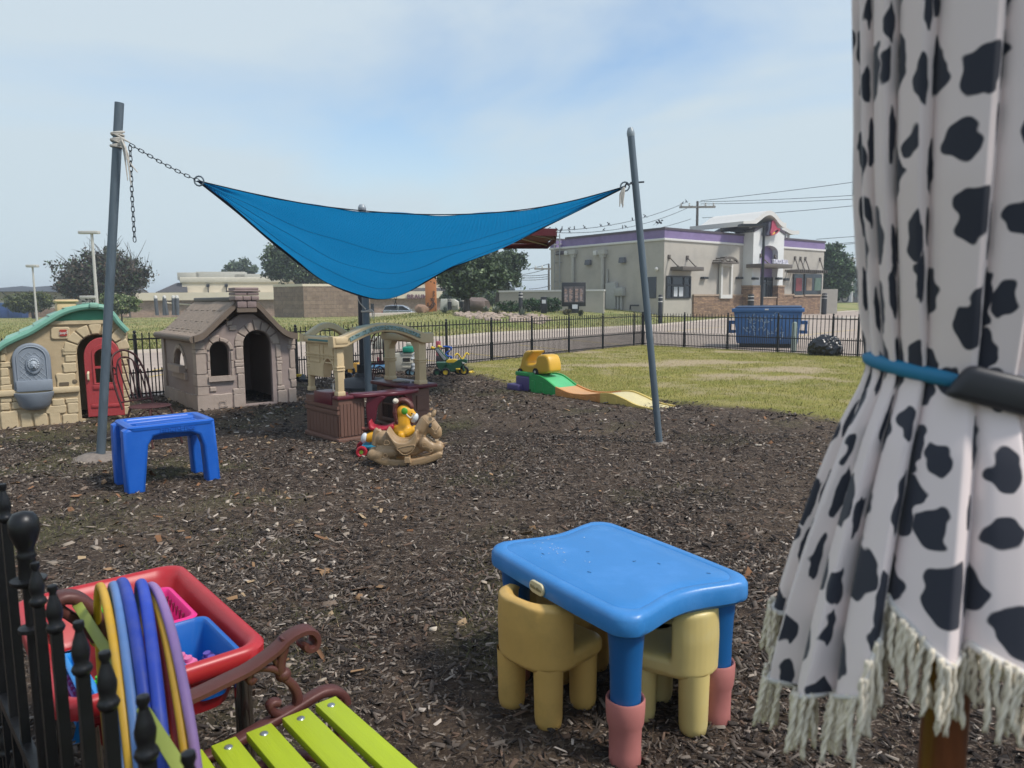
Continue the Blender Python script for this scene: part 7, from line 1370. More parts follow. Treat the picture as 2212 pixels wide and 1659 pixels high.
def wheel(o, W, x, y, r, yy, hubm, wdt=.06):
    c = W(x, y); wh = MB().lathe([(r*.55, -wdt/2), (r*.9, -wdt/2), (r, -wdt*.3), (r, wdt*.3), (r*.9, wdt/2), (r*.55, wdt/2)], 20, Matrix.Translation((c[0], yy, r)) @ rot('X', 90)).build('wheel', M_black, o); MB().cyl((c[0], yy-wdt*.35, r), (c[0], yy+wdt*.35, r), r*.58, n=18).build('hub', hubm, wh)
wheel(tr_, W, 1865, 580, .105, -.02, M_ty); wheel(tr_, W, 1605, 565, .09, -.15, M_ty); wheel(tr_, W, 1780, 560, .09, .16, M_ty); wheel(tr_, W, 1480, 540, .085, -.12, M_tg)
c = W(1850, 480); MB().tube([(c[0], -.05, c[1]+.05), (W(1845, 0)[0], -.07, .19), (W(1862, 0)[0], -.06, .1)], .022, 7).build('fork', M_tg, tr_); MB().box((W(1775, 0)[0], -.12, .15), (.09, .06, .03)).bevel(.008).build('pedal', M_ty, tr_)
mw, W = small('toy_mower', 'green and grey toy mower handle with yellow knobs, behind the pedal tractor', 'toy', (968, 806), cz)
pl(mw, W, ((1405, 240), (1470, 230), (1625, 410), (1600, 440), (1540, 435)), .1, 'handle_panel', M_tg, .25, sm=1); pl(mw, W, ((1425, 250), (1465, 245), (1600, 405), (1560, 425)), .11, 'control_panel', mat('panel_grey', '#8c9196', .4), .245, .004, 1); x_, z_ = W(1380, 235); x2, z2 = W(1475, 220)
MB().ball((x_, .2, z_), .035, 10).ball((x2, .3, z2), .035, 10).tube([(x_, .2, z_), (x_+.06, .22, z_-.01)], .02, 6).tube([(x2, .3, z2), (x2+.06, .3, z2-.01)], .02, 6).build('knob', M_ty, mw); MB().box((W(1580, 0)[0], .28, .1), (.3, .3, .16)).bevel(.03).build('mower_deck', M_tg, mw)
bt, W = small('toy_scooter', 'blue curved plastic toy frame beside the fence behind the mower', 'toy', (975, 800), cz)
x = [(*[W(*q)[0]], .5, W(*q)[1]) for q in ((1530, 228), (1600, 232), (1655, 250), (1630, 290), (1570, 330), (1590, 370), (1655, 385))]; MB().tube(spline(x, 4), .03, 7, flat=.6).build('frame', mat('toy_blue', '#1c4fa3', .4), bt); MB().tube([x[-1], (x[-1][0], .5, 0)], .025, 6).build('leg', mat('toy_blue', '#1c4fa3'), bt)
bx, W = small('toy_bin', 'red toy rack of books by the fence', 'toy rack', (950, 801), cz); a, b_ = W(1395, 160), W(1470, 380); MB().b2((a[0], .75, .1), (b_[0], .9, a[1])).bevel(.01).build('panel', mat('rack_red', '#8b2434', .5, var=.5, vs=14, c2='#b06a72'), bx); MB().b2((a[0], .7, 0), (b_[0]+.05, .95, b_[1])).bevel(.01).build('shelf_box', mat('rack_dark', '#3a3338', .6), bx)
mb = MB(); q = G(*cz(1955, 605)); mb.ball((0, 0, .025), (.06, .05, .03), 10).tube([(-.05, 0, .02), (.05, .02, .05), (.09, 0, .015)], .014, 6); o = mb.build('toy_shovel', M_ty); o.location = q; tag(o, 'small yellow toy lying on the lawn edge right of the tractor', 'toy')
# white and teal toy shelf / kitchen
sh_, W = small('toy_workbench', 'cream and teal toy workbench standing by the fence behind the kitchen', 'play bench', (888, 803), cz); M_cw = mat('bench_cream', '#b8b4a6', .6, stain='#97917f', stain_amt=.5, ss=4)
a, b_ = W(480, 80), W(1100, 260); mb = MB(); x0, x1 = W(670, 0)[0], W(1100, 0)[0]; zc2 = W(0, 300)[1]
mb.b2((x0, 0, 0), (x1, .4, zc2-.02)); mb.bevel(.02); mb.build('cabinet', M_cw, sh_)
mb = MB()
for y_ in (330, 455, 520): z_ = W(0, y_)[1]; mb.b2((W(950, 0)[0], -.015, z_-.01), (x1, 0, z_+.005))
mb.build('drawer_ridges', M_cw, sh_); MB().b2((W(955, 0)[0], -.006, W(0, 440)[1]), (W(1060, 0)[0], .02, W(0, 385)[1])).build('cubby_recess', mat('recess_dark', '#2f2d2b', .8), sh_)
MB().b2((W(950, 0)[0], -.03, W(0, 305)[1]), (x1+.01, .42, W(0, 225)[1])).bevel(.02).build('teal_top', mat('bench_teal', '#16846c', .5), sh_); MB().b2((W(665, 0)[0], -.05, W(0, 500)[1]), (W(775, 0)[0], .1, W(0, 255)[1])).bevel(.02).build('teal_side', mat('bench_teal', '#16846c'), sh_)
MB().b2((W(470, 0)[0], .2, W(0, 265)[1]), (W(740, 0)[0], .4, W(0, 75)[1])).bevel(.03).build('back_panel', M_cw, sh_); MB().b2((W(980, 0)[0], .25, W(0, 230)[1]), (W(1100, 0)[0], .4, W(0, 165)[1])).bevel(.03).build('splashback', M_cw, sh_)
pd, W = small('plush_walker', 'pale grey toy dog walker with light blue wheels beside the kitchen arch', 'toy', cz(1110, 640), cz); M_dog = mat('pale_toy_grey', '#aeb2b4', .5)
L = []
for (x, y, r, yy) in ((1130, 545, 48, 0), (1125, 490, 42, 0), (1150, 400, 40, 0), (1105, 385, 26, -.06), (1150, 350, 26, .05)): a = W(x, y); L.append((a[0], a[1], r*.2713/1.852*G(*cz(1110, 640)).y/FPX, yy))
mb = MB()
for x_, z_, r_, yy in L: mb.ball((x_, yy, z_), r_, 14)
mb.build('dog_body', M_dog, pd, remesh=.012, smo=3)
a = [W(*q) for q in ((1105, 370), (1120, 320), (1165, 310))]; MB().tube(spline([(x, .02, z) for x, z in a], 4), .018, 7).build('handle', M_dog, pd)
for x_ in (1045, 1105): wheel(pd, W, x_, 600, .07, -.02 if x_ > 1100 else .05, mat('pale_blue', '#93b8c4', .5), .05)
pl(pd, W, ((1070, 570), (1090, 480), (1110, 500), (1095, 580)), .06, 'green_frame', M_tg, .0, .006, 1); x_, z_ = W(1155, 540); MB().ball((x_-.01, -.09, z_), .012, 6).ball((x_+.03, -.09, z_), .012, 6).build('eyes', M_black, pd)
tk, W = small('toy_truck', 'yellow toy jeep with black wheels seen through the kitchen window', 'toy car', cz(230, 640), cz)
pl(tk, W, ((145, 510), (190, 480), (200, 455), (300, 450), (318, 490), (318, 575), (250, 580), (240, 540), (160, 530)), .3, 'body', mat('jeep_yellow', '#c79a4a', .45), .1); wheel(tk, W, 195, 590, .11, -.05, mat('jeep_yellow', '#c79a4a')); wheel(tk, W, 300, 590, .11, .25, mat('jeep_yellow', '#c79a4a'))
a = W(250, 430); MB().tube([(a[0]-.07, .0, a[1]), (a[0]+.08, .05, a[1]+.01)], .02, 6).build('steering_bar', M_dark, tk)
tb, W = small('toy_train_table', 'low blue toy board beside the round black umbrella base', 'toy', cz(560, 640), cz)
a, b_ = W(235, 590), W(740, 560); MB().b2((a[0], 0, .14), (b_[0], .5, .2)).bevel(.02).build('board', mat('toy_slate_blue', '#4f7391', .5, var=.2, vs=8), tb); 
for x_ in (a[0]+.05, b_[0]-.05): MB().b2((x_-.03, .05, 0), (x_+.03, .45, .14)).build('leg', M_dark, tb)
mb = MB(); 
for i in range(5): mb.box((a[0]+.15+i*.14, .2, .225), (.08, .1, .05), rot('Z', i*23))
mb.build('toy_blocks', mat('toy_blue_pale', '#5c93b8', .5), tb)
ba, W = small('toy_loader', 'blue and black toy loader on the ground left of the umbrella base', 'toy', cz(150, 670), cz)
pl(ba, W, ((100, 620), (140, 600), (200, 610), (205, 650), (150, 665), (105, 655)), .2, 'body', mat('toy_navy', '#223f66', .5)); wheel(ba, W, 130, 650, .06, -.12, M_dark); wheel(ba, W, 190, 650, .06, -.12, M_dark)
gt, W = small('toy_tractor', 'small green toy tractor with yellow parts behind the umbrella base', 'toy car', cz(450, 620), cz)
pl(gt, W, ((400, 455), (500, 445), (525, 480), (520, 540), (410, 545)), .25, 'body', mat('toy_olive', '#4a6b4a', .5), .15); wheel(gt, W, 440, 580, .1, 0, M_ty); pl(gt, W, ((455, 495), (490, 500), (500, 575), (455, 580)), .1, 'yellow_panel', M_ty, -.05, .006, 1)
rs, W = small('toy_armchair', 'red plastic toy seat behind the garden chair back', 'toy', cz(620, 600), cz)
pl(rs, W, ((545, 390), (560, 400), (600, 440), (700, 440), (770, 410), (775, 450), (690, 490), (600, 490), (560, 450)), .25, 'seat', mat('toy_crimson', '#a32238', .45), .35); MB().b2((W(620, 0)[0], .3, 0), (W(700, 0)[0], .42, W(0, 470)[1])).build('stand', mat('toy_crimson', '#a32238'), rs)
dp, W = small('dustpan', 'grey toy dustpan with yellow brush by the fence right of the cottage', 'dustpan', c2(1800, 1095), c2)
pl(dp, W, ((1800, 1080), (1845, 1075), (1835, 1020), (1815, 1010), (1795, 1040)), .04, 'pan', mat('pan_grey', '#6b7376', .5), 0, .006, 1); pl(dp, W, ((1748, 1015), (1800, 1015), (1800, 1040), (1750, 1040)), .08, 'brush_head', M_ty, .05, .006, 1)
mb = MB()
for i in range(10): x_ = W(1752+i*5, 0)[0]; mb.tube([(x_, .05, W(0, 1040)[1]), (x_+.01, .04, .02)], .006, 4)
mb.build('bristles', mat('bristle', '#8f7f62', .8), dp); MB().box((W(1800, 0)[0], .02, .03), (.28, .12, .06)).bevel(.01).build('tray', M_dark, dp)
# ============================================================ foreground
def c6(x, y): return (x*.7065/1.852, (1900+y*.7065)/1.852)
def c7(x, y): return ((700+x*.4973)/1.852, (2400+y*.4973)/1.852)
def c8(x, y): return ((1850+x*.6764)/1.852, (1950+y*.6764)/1.852)
# --- blue kids' table
TC = Vector((.375, 2.66, 0)); TA = math.atan2(-.84, .54)
M_tb = mat('kids_table_blue', '#3179b8', .36, var=.05, vs=5, stain='#4a86c4', stain_amt=.75, ss=5, bump=.05, bs=120); M_tl = mat('kids_table_leg_blue', '#14568f', .4, var=.06); M_pk = mat('salmon_pink', '#b3716b', .45, var=.08)
KTb = thing('kids_table', 'blue plastic kids table with scalloped ends on four blue and pink legs', 'table', TC, TA)
hx, hy = .425, .315
def outline(inset):
    pts = []; cr_ = .085
    for i in range(17): t_ = i/16; pts.append((hx-.005-.045*math.sin(math.pi*t_)**1.5, -hy+cr_+(2*hy-2*cr_)*t_))
    pts += arc(hx-cr_, hy-cr_, cr_, cr_, 8, 82, 6)
    for i in range(17): t_ = i/16; pts.append((hx-cr_-(2*hx-2*cr_)*t_, hy+.008*math.sin(math.pi*t_)))
    pts += arc(-hx+cr_, hy-cr_, cr_, cr_, 98, 172, 6)
    for i in range(17): t_ = i/16; pts.append((-hx+.005+.045*math.sin(math.pi*t_)**1.5, hy-cr_-(2*hy-2*cr_)*t_))
    pts += arc(-hx+cr_, -hy+cr_, cr_, cr_, 188, 262, 6)
    for i in range(17): t_ = i/16; pts.append((-hx+cr_+(2*hx-2*cr_)*t_, -hy-.008*math.sin(math.pi*t_)))
    pts += arc(hx-cr_, -hy+cr_, cr_, cr_, 278, 352, 6)
    sx_, sy_ = (hx+.004-inset)/hx, (hy-inset)/hy; return [(x*sx_, y*sy_) for x, y in pts]
mb = MB(); rows = [[(x, y, z) for x, y in outline(i_)] for i_, z in ((.08, .45), (.03, .468), (.018, .478), (.012, .482), (.002, .488), (.0, .50), (.001, .538), (.008, .552), (.018, .558), (.044, .559), (.049, .556), (.054, .5585), (.12, .5575))]
mb.grid(rows, closed=True); mb.face(rows[-1]); mb.face(rows[0][::-1]); mb.build('table_top', M_tb, KTb, smooth=45)
for sx_ in (-1, 1):
    for sy_ in (-1, 1):
        x_, y_ = sx_*.33, sy_*.22; lg = MB().lathe([(.062, .47), (.056, .4), (.052, .3), (.051, .12), (0, .12)], 28, TR(x_, y_, 0)).build('leg', M_tl, KTb, smooth=60)
        MB().lathe([(.0, .205), (.054, .205), (.056, .232), (.063, .236), (.066, .228), (.0655, .19), (.062, .15), (.055, .13), (.0535, .05), (.0545, .01), (.05, 0), (0, 0)], 28, TR(x_, y_, 0)).build('leg_extension', M_pk, lg, smooth=60)
q = on_line(*c8(458, 610), TC+Vector((math.sin(TA), -math.cos(TA), 0))*hy, TC+Vector((math.sin(TA), -math.cos(TA), 0))*hy+Vector((math.cos(TA), math.sin(TA), 0)))-TC
bx_ = q.x*math.cos(TA)+q.y*math.sin(TA); bz_ = .512
bd = MB().plate([rrect(bx_, bz_, .088, .046, .022, 6)], .012, .004, TR(0, -hy-.012, 0)).build('badge', mat('badge_cream', '#c9bd98', .45), KTb, smooth=60)
MB().text('little tikes', .0165, .003, TR(bx_, -hy-.0195, bz_), bold=.0002).build('badge_lettering', mat('badge_letter_tan', '#8f8463', .5), bd)
mb = MB(); rr_ = random.Random(11)
for i in range(26): x_, y_ = -.22+rr_.gauss(0, .07), -.13+rr_.gauss(0, .06); mb.box((x_, y_, .5588), (rr_.uniform(.002, .009), rr_.uniform(.001, .004), .0006), rot('Z', rr_.uniform(0, 180)))
mb.build('paint_flecks', mat('fleck_white', '#b9c3cf', .6), KTb); mb = MB()
for x_, y_, a_ in ((-.2, -.18, 10), (-.12, -.02, 60), (.05, -.15, 30), (.13, .12, 5), (.3, .2, 40), (.06, .06, 80)): mb.box((x_, y_, .559), (.014, .002, .001), rot('Z', a_))
mb.build('scuff_marks', mat('scuff_dark', '#27405f', .7), KTb)
# --- chunky yellow chairs
def yellow(M_):
    o = thing('kids_chair', 'x', 'chair', (0, 0, 0), 0, 'chunky yellow plastic chairs round the blue table')
    def ol(k):      # plan outline, back (+y) strongly rounded, front squarer
        h_ = .162-k; o_ = []
        for cx_, cy_, r__, a0 in ((h_-.11, h_-.11, .11, 0), (-h_+.11, h_-.11, .11, 90), (-h_+.05, -h_+.05, .05, 180), (h_-.05, -h_+.05, .05, 270)): o_ += arc(cx_, cy_, r__, r__, a0, a0+90, 8)
        return o_
    mb = MB(); rows = [[(x, y, z) for x, y in ol(k)] for k, z in ((.05, .205), (.015, .215), (.0, .24), (.0, .27), (.008, .286), (.03, .29))]; mb.grid(rows, closed=True); mb.face(rows[-1]); mb.face(rows[0][::-1])
    oo, ii = ol(0), ol(.04); sel = [k for k in range(len(oo)) if oo[k][1] > .03]; base_ = [((.162, .03)), *[oo[k] for k in sel], (-.162, .03)]; inn_ = [(.122, .03), *[ii[k] for k in sel], (-.122, .03)]; P = []; n = len(base_)-1
    for i, (a, b_) in enumerate(zip(base_, inn_)):
        e_ = abs(i/n-.5)*2; zt_ = .475-.035*e_**6; m_ = ((a[0]+b_[0])/2, (a[1]+b_[1])/2); P.append([(*a, .23), (a[0]*1.015, a[1]*1.02, .36), (*a, zt_-.014), (*m_, zt_), (*b_, zt_-.012), (*b_, .25)])
    mb.grid(P, closed=True); mb.face(P[0]); mb.face(P[-1][::-1]); mb.build('seat_and_back', M_, o, remesh=.006, smo=8)
    for sx_ in (-1, 1):
        for sy_ in (-1, 1): MB().lathe([(.055, .24), (.053, .15), (.051, .04), (.047, .012), (.036, 0), (0, 0)], 24, TR(sx_*.096, sy_*.096, 0)).build('leg', M_, o, smooth=60)
    MB().plate([rrect(0, 0, .07, .03, .014, 5)], .004, .001, Matrix.Translation((0, .0, .289)) @ rot('X', 90)).build('seat_badge', M_, o)
    return o
M_yc = mat('chair_yellow', '#cda65e', .42, var=.08, vs=4, stain='#a98d52', stain_amt=.6, ss=5); M_yc2 = mat('chair_yellow_pale', '#cbb675', .42, var=.08, vs=4, stain='#c2b88c', stain_amt=.5, ss=5)
def place(o, A, B, label, side=1):
    """A, B: ground points of the two back legs; back faces away from the table"""
    mid = (A+B)/2; d = (B-A).normalized(); n = Vector((d.y, -d.x, 0))*side; c = mid-n*.096; o.location = c; o.rotation_euler.z = math.atan2(n.y, n.x)-math.pi/2; o['label'] = label
y1 = yellow(M_yc); A, B = G(*c8(290, 1318)), G(*c8(515, 1448)); nrm = Vector((math.sin(TA), -math.cos(TA), 0)); nx = Vector((math.cos(TA), math.sin(TA), 0))
A += Vector((0, .03, 0)); B += Vector((0, .03, 0)); place(y1, A, B, 'yellow chair tucked under the left long side of the blue table, back to the camera', 1)
y2 = yellow(M_yc2); A, B = G(*c8(1270, 1505)), G(*c8(1435, 1362)); A += Vector((.04, .045, 0)); B += Vector((.05, .035, 0)); place(y2, A, B, 'paler yellow chair tucked under the near right end of the blue table', 1); y2.rotation_euler.z += R(17); y2.location += Vector((-.015, .0, 0))
o3 = dup(y1, TC-nx*.30+nrm*0, TA+R(90), 'yellow chair almost hidden beyond the far left end of the table')
o4 = dup(y2, TC-nrm*.24+nx*.02, TA, 'yellow chair glimpsed behind the table on its far long side')

# --- bench
BF = Vector((-.49, 1.97, 0)); bxd = Vector((.65, -.76, 0)).normalized(); BRZ = math.atan2(bxd.y, bxd.x); byd = Vector((-bxd.y, bxd.x, 0))
BN = thing('park_bench', 'bench with lime green slats and brown cast iron scroll ends', 'bench', BF, BRZ)
def BL(p, x=-.03):
    b = BF+bxd*x; w_ = on_line(p[0], p[1], b, b+byd); return (w_-b).dot(byd), w_.z
def ytop(p, z=.445): w_ = G(p[0], p[1], z)-BF; return w_.dot(bxd), w_.dot(byd)
M_lime = mat('lime_paint', '#a2b31c', .5, var=.06, vs=3, streak=(1.5, 20, 20), bump=.12, bs=12); M_lime2 = mat('lime_paint_faded', '#8b9440', .6, var=.12, vs=6); M_ci = mat('cast_iron_brown', '#56302b', .5, metal=.15, var=.12, vs=12, bump=.1, bs=60)
for k, (p, q) in enumerate((((1140, 850), (1312, 788)), ((892, 975), (1066, 853)), ((636, 1135), (820, 1026)), ((358, 1262), (560, 1176)), ((90, 1380), (290, 1300)))):
    a, b_ = ytop(c7(*p)), ytop(c7(*q)); xs_ = (a[0]+b_[0])/2; y0_, y1_ = sorted((a[1], b_[1])); y1_ = y0_+min(.075, max(.055, y1_-y0_)); z_ = .445-(.0, .003, .004, .002, 0)[k]
    sl = MB().b2((max(-.02, min(.03, xs_)), y0_, z_-.024), (1.25, y1_, z_)).bevel(.0025, 2).build('seat_slat', M_lime, BN, smooth=30)
    MB().ball((max(-.02, min(.03, xs_))+.035, (y0_+y1_)/2, z_), (.011, .011, .004), 12, None, 6).build('bolt', mat('bolt_zinc', '#9aa0a3', .3, metal=.8), sl)
def rib(pts, w0, w1=None, n=5):
    S = spline([(a, 0, b_) for a, b_ in pts], n); L = len(S); up, lo = [], []
    for i, p in enumerate(S):
        t_ = (S[min(i+1, L-1)]-S[max(i-1, 0)]).normalized(); w_ = w0+((w1 if w1 is not None else w0)-w0)*i/(L-1); n_ = Vector((-t_.z, 0, t_.x))*w_/2; up.append((p.x+n_.x, p.z+n_.z)); lo.append((p.x-n_.x, p.z-n_.z))
    return S
def iron(mb, pts, w_, d_, w1=None):
    S = spline([(0, a, b_) for a, b_ in pts], 5); L = len(S); rs = [w_+((w1 if w1 else w_)-w_)*i/(L-1) for i in range(L)]; rows = []
    for i, p in enumerate(S):
        t_ = (S[min(i+1, L-1)]-S[max(i-1, 0)]).normalized(); n_ = Vector((0, -t_.z, t_.y))*rs[i]/2; e_ = Vector((d_/2, 0, 0)); rows.append([p+n_*.6-e_, p+n_-e_*.7, p+n_+e_*.7, p+n_*.6+e_, p-n_*.6+e_, p-n_+e_*.7, p-n_-e_*.7, p-n_*.6-e_])
    mb.grid([[(v_.x-.03, v_.y, v_.z) for v_ in r_] for r_ in rows], closed=True); mb.face([(v_.x-.03, v_.y, v_.z) for v_ in rows[0]][::-1]); mb.face([(v_.x-.03, v_.y, v_.z) for v_ in rows[-1]]); return mb
def px7(l): return [BL(c7(*q)) for q in l]
iron(MB(), px7([(-100, 870), (150, 770), (400, 650), (600, 548), (800, 405), (900, 310), (1000, 250), (1080, 240), (1125, 290), (1115, 355), (1065, 385), (1025, 360), (1035, 330)]), .02, .055).build('armrest', M_ci, BN, smooth=60)
mb = MB(); iron(mb, px7([(885, 300), (870, 390), (850, 470), (845, 560), (880, 620), (950, 690), (985, 780), (965, 870), (890, 925), (800, 905), (765, 855), (790, 825), (835, 825)]), .026, .03, .02); iron(mb, px7([(850, 585), (780, 550), (690, 545), (620, 570), (590, 620), (610, 655), (640, 620)]), .018, .026); iron(mb, px7([(770, 430), (800, 480), (840, 560)]), .014, .02)
a = BL(c7(870, 600)); mb.ball((-.03, a[0], a[1]), (.02, .022, .02), 12); mb.build('scroll_support', M_ci, BN, smooth=60)
iron(MB(), px7([(-150, 1440), (210, 1290), (400, 1195), (600, 1080), (800, 965), (950, 880), (1100, 785), (1200, 735), (1290, 730), (1350, 770), (1370, 830)]), .026, .04).build('seat_rail', M_ci, BN, smooth=60)
MB().X and None
mb = MB(); iron(mb, [(-.02, .40), (.0, .3), (-.03, .18), (.03, .05), (.05, 0)], .035, .04); iron(mb, [(-.42, .4), (-.43, .25), (-.47, .1), (-.52, 0)], .035, .04); iron(mb, [(-.03, .2), (-.2, .3), (-.43, .2)], .02, .03); mb.build('end_leg', M_ci, BN, smooth=60)
tp = BL(c6(400, 745), 0); tr2 = BL(c6(345, 690), -.03)
mb = MB(); iron(mb, [BL(c6(*q)) for q in ((330, 705), (365, 690), (430, 695), (500, 740), (560, 815), (600, 890), (625, 960), (660, 1050))][::-1], .026, .05); iron(mb, [BL(c6(620, 960)), (-.5, .62), (-.44, .44)], .028, .05); iron(mb, [BL(c6(*q)) for q in ((330, 700), (345, 760), (400, 800), (470, 850), (540, 930))], .02, .03); mb.build('back_frame', M_ci, BN, smooth=60)
for k, (z_, y_) in enumerate(((.845, -.63), (.75, -.59), (.655, -.55), (.56, -.51))): MB().box((.62, y_, z_), (1.28, .02, .07), rot('X', 22)).bevel(.003).build('back_slat', M_lime2 if k == 0 else M_lime, BN, smooth=30)

# --- red play table with bins
RC_ = Vector((-1.185, 2.175, 0)); RT = thing('sand_table', 'red plastic play table on chrome legs, holding toy bins', 'play table', RC_, BRZ); M_red = mat('table_red', '#a8242b', .4, var=.06, vs=3, stain='#c04a48', stain_amt=.4, ss=3)
def rl(p, z): w_ = G(p[0], p[1], z)-RC_; return w_.dot(bxd), w_.dot(byd)
pa, pb_, pc_ = rl(c6(1010, 495), .56), rl(c6(1545, 945), .56), rl(c6(260, 690), .56)
X0_, X1_ = pa[0], pb_[0]; Y1_ = (pa[1]+pb_[1])/2; Y0_ = Y1_-.54
mb = MB(); rows = []
for ins, z in ((.02, .50), (.0, .515), (-.002, .55), (.008, .562), (.02, .564), (.032, .556), (.045, .53), (.085, .40), (.1, .385)): rows.append([(x, y, z) for x, y in rrect((X0_+X1_)/2, (Y0_+Y1_)/2, X1_-X0_-2*ins, Y1_-Y0_-2*ins, .075-min(.03, max(0, ins)*.3), 7)])
mb.grid(rows, closed=True); mb.face(rows[-1]); mb.build('tray', M_red, RT, smooth=50)
mb = MB(); rows = []
for ins, z in ((.03, .51), (.05, .48), (.085, .375)): rows.append([(x, y, z) for x, y in rrect((X0_+X1_)/2, (Y0_+Y1_)/2, X1_-X0_-2*ins, Y1_-Y0_-2*ins, .07, 7)])
mb.grid(rows, closed=True); mb.face(rows[-1][::-1]); mb.build('tray_underside', mat('table_red_under', '#9c1f26', .45), RT, smooth=50)
M_chr = mat('chrome', '#b5b3ac', .15, metal=1, var=.1)
for sx_, sy_ in ((X0_+.08, Y0_+.08), (X1_-.07, Y0_+.08), (X0_+.08, Y1_-.08), (X1_-.05, Y1_-.07)):
    MB().cyl((sx_, sy_, 0), (sx_, sy_, .46), .025, n=18).build('leg', M_chr, RT, smooth=60)
def bin_(label, pxs, zr, dep, mt, name='toy_bin', thick=.008, lat=False, cat='toy bin', bias=(0, 0)):
    P = [rl(q, zr) for q in pxs]; x0, x1 = min(q[0] for q in P), max(q[0] for q in P); y0_, y1_ = min(q[1] for q in P), max(q[1] for q in P)
    o = thing(name, label, cat, RC_+bxd*((x0+x1)/2)+byd*((y0_+y1_)/2)+Vector((0, 0, zr-dep)), BRZ); w_, h = x1-x0, y1_-y0_; mb = MB(); rows = []
    for ins, z in ((.04, 0), (.03, .004), (.01, dep-.02), (-.004, dep-.014), (-.008, dep-.004), (-.004, dep), (.006, dep), (.012, dep-.01), (.034, .012), (.045, .01)): rows.append([(x, y, z) for x, y in rrect(0, 0, w_-2*ins, h-2*ins, .03, 5)])
    mb.grid(rows, closed=True); mb.face(rows[-1]); mb.face(rows[0][::-1]); mb.build('tub', mt, o, smooth=50); return o, w_, h
M_bb = mat('bin_bright_blue', '#0f5aa8', .35, var=.05); M_pkb = mat('bin_pink', '#d42378', .4, var=.05); M_lpk = mat('block_light_pink', '#d56f9c', .45); M_gb = mat('block_green', '#3fae2c', .45); M_pur = mat('block_purple', '#5f4aa0', .45)
b1, w1_, h1_ = bin_('bright blue tub with pink blocks in the near corner of the red table', [c6(1120, 805), c6(1350, 985), c6(1060, 1100), c6(930, 900)], .545, .13, M_bb)
def brick(nm, label, loc, rz, size, mt, tilt=0):
    o = thing(nm, label, 'toy block', loc, rz); o.rotation_euler.x = tilt; MB().box((0, 0, size[2]/2), size).bevel(.004).build('block_body', mt, o, smooth=30); mb = MB()
    for i in range(max(1, round(size[0]/.033))):
        for j in range(max(1, round(size[1]/.033))): x_ = (i+.5)*.033-.5*max(1, round(size[0]/.033))*.033; y_ = (j+.5)*.033-.5*max(1, round(size[1]/.033))*.033; mb.cyl((x_, y_, size[2]), (x_, y_, size[2]+.012), .011, n=12)
    mb.build('studs', mt, o, smooth=40); return o
q = b1.location; L_ = lambda x, y, z: q+bxd*x+byd*y+Vector((0, 0, z))
brick('toy_brick', 'light pink stud brick on top inside the bright blue tub', L_(-.0, -.05, .055), BRZ+.3, (.1, .066, .03), M_lpk, .25); brick('toy_brick', 'second light pink stud brick, lower in the bright blue tub', L_(.07, -.06, .04), BRZ+1.2, (.1, .066, .03), M_lpk, -.2); brick('toy_brick', 'purple stud brick lying along the wall of the bright blue tub', L_(.03, .06, .03), BRZ+.1, (.13, .06, .035), M_pur, .15)
b2_, w2_, h2_ = bin_('hot pink slotted basket at the far side of the red table', [c6(870, 650), c6(1095, 775), c6(800, 880), c6(540, 745)], .54, .12, M_pkb)
mb = MB(); 
for i in range(7): mb.box((-w2_/2+.05+i*(w2_-.1)/6, h2_/2-.015, .085), (.008, .012, .035))
mb.build('slots', mat('slot_dark_pink', '#7a1c40', .7), b2_); mb = MB()
for i in range(5): mb.box((w2_/2-.015, -h2_/2+.05+i*(h2_-.1)/4, .085), (.012, .008, .035))
mb.build('slots', mat('slot_dark_pink', '#7a1c40', .7), b2_); q = b2_.location
brick('toy_brick', 'green stud brick lying in the hot pink basket', q-bxd*.07-byd*.08+Vector((0, 0, .08)), BRZ+.5, (.12, .07, .05), M_gb, .3)
w_ = RC_+bxd*(rl(c6(595, 830), .5)[0])+byd*(rl(c6(595, 830), .5)[1]); w_.z = .42; brick('toy_brick', 'tall green stud brick standing left of the hoops in the red table', w_, BRZ+.2, (.1, .066, .08), M_gb, .1)
b3, _, _ = bin_('second blue tub at the near left end of the red table, behind the fence pickets', [c6(380, 1000), c6(560, 1250), c6(440, 1180), c6(520, 1280)], .53, .12, mat('bin_sky_blue', '#1f7fc4', .35))
w_ = b3.location+Vector((0, 0, .05)); brick('toy_brick', 'purple stud brick inside the second blue tub', w_, BRZ, (.13, .066, .04), M_pur)
w_ = RC_+bxd*.12-byd*.12+Vector((0, 0, .39)); brick('toy_brick', 'green stud brick beneath the hoops on the red tray', w_, BRZ+.8, (.1, .066, .05), M_gb)

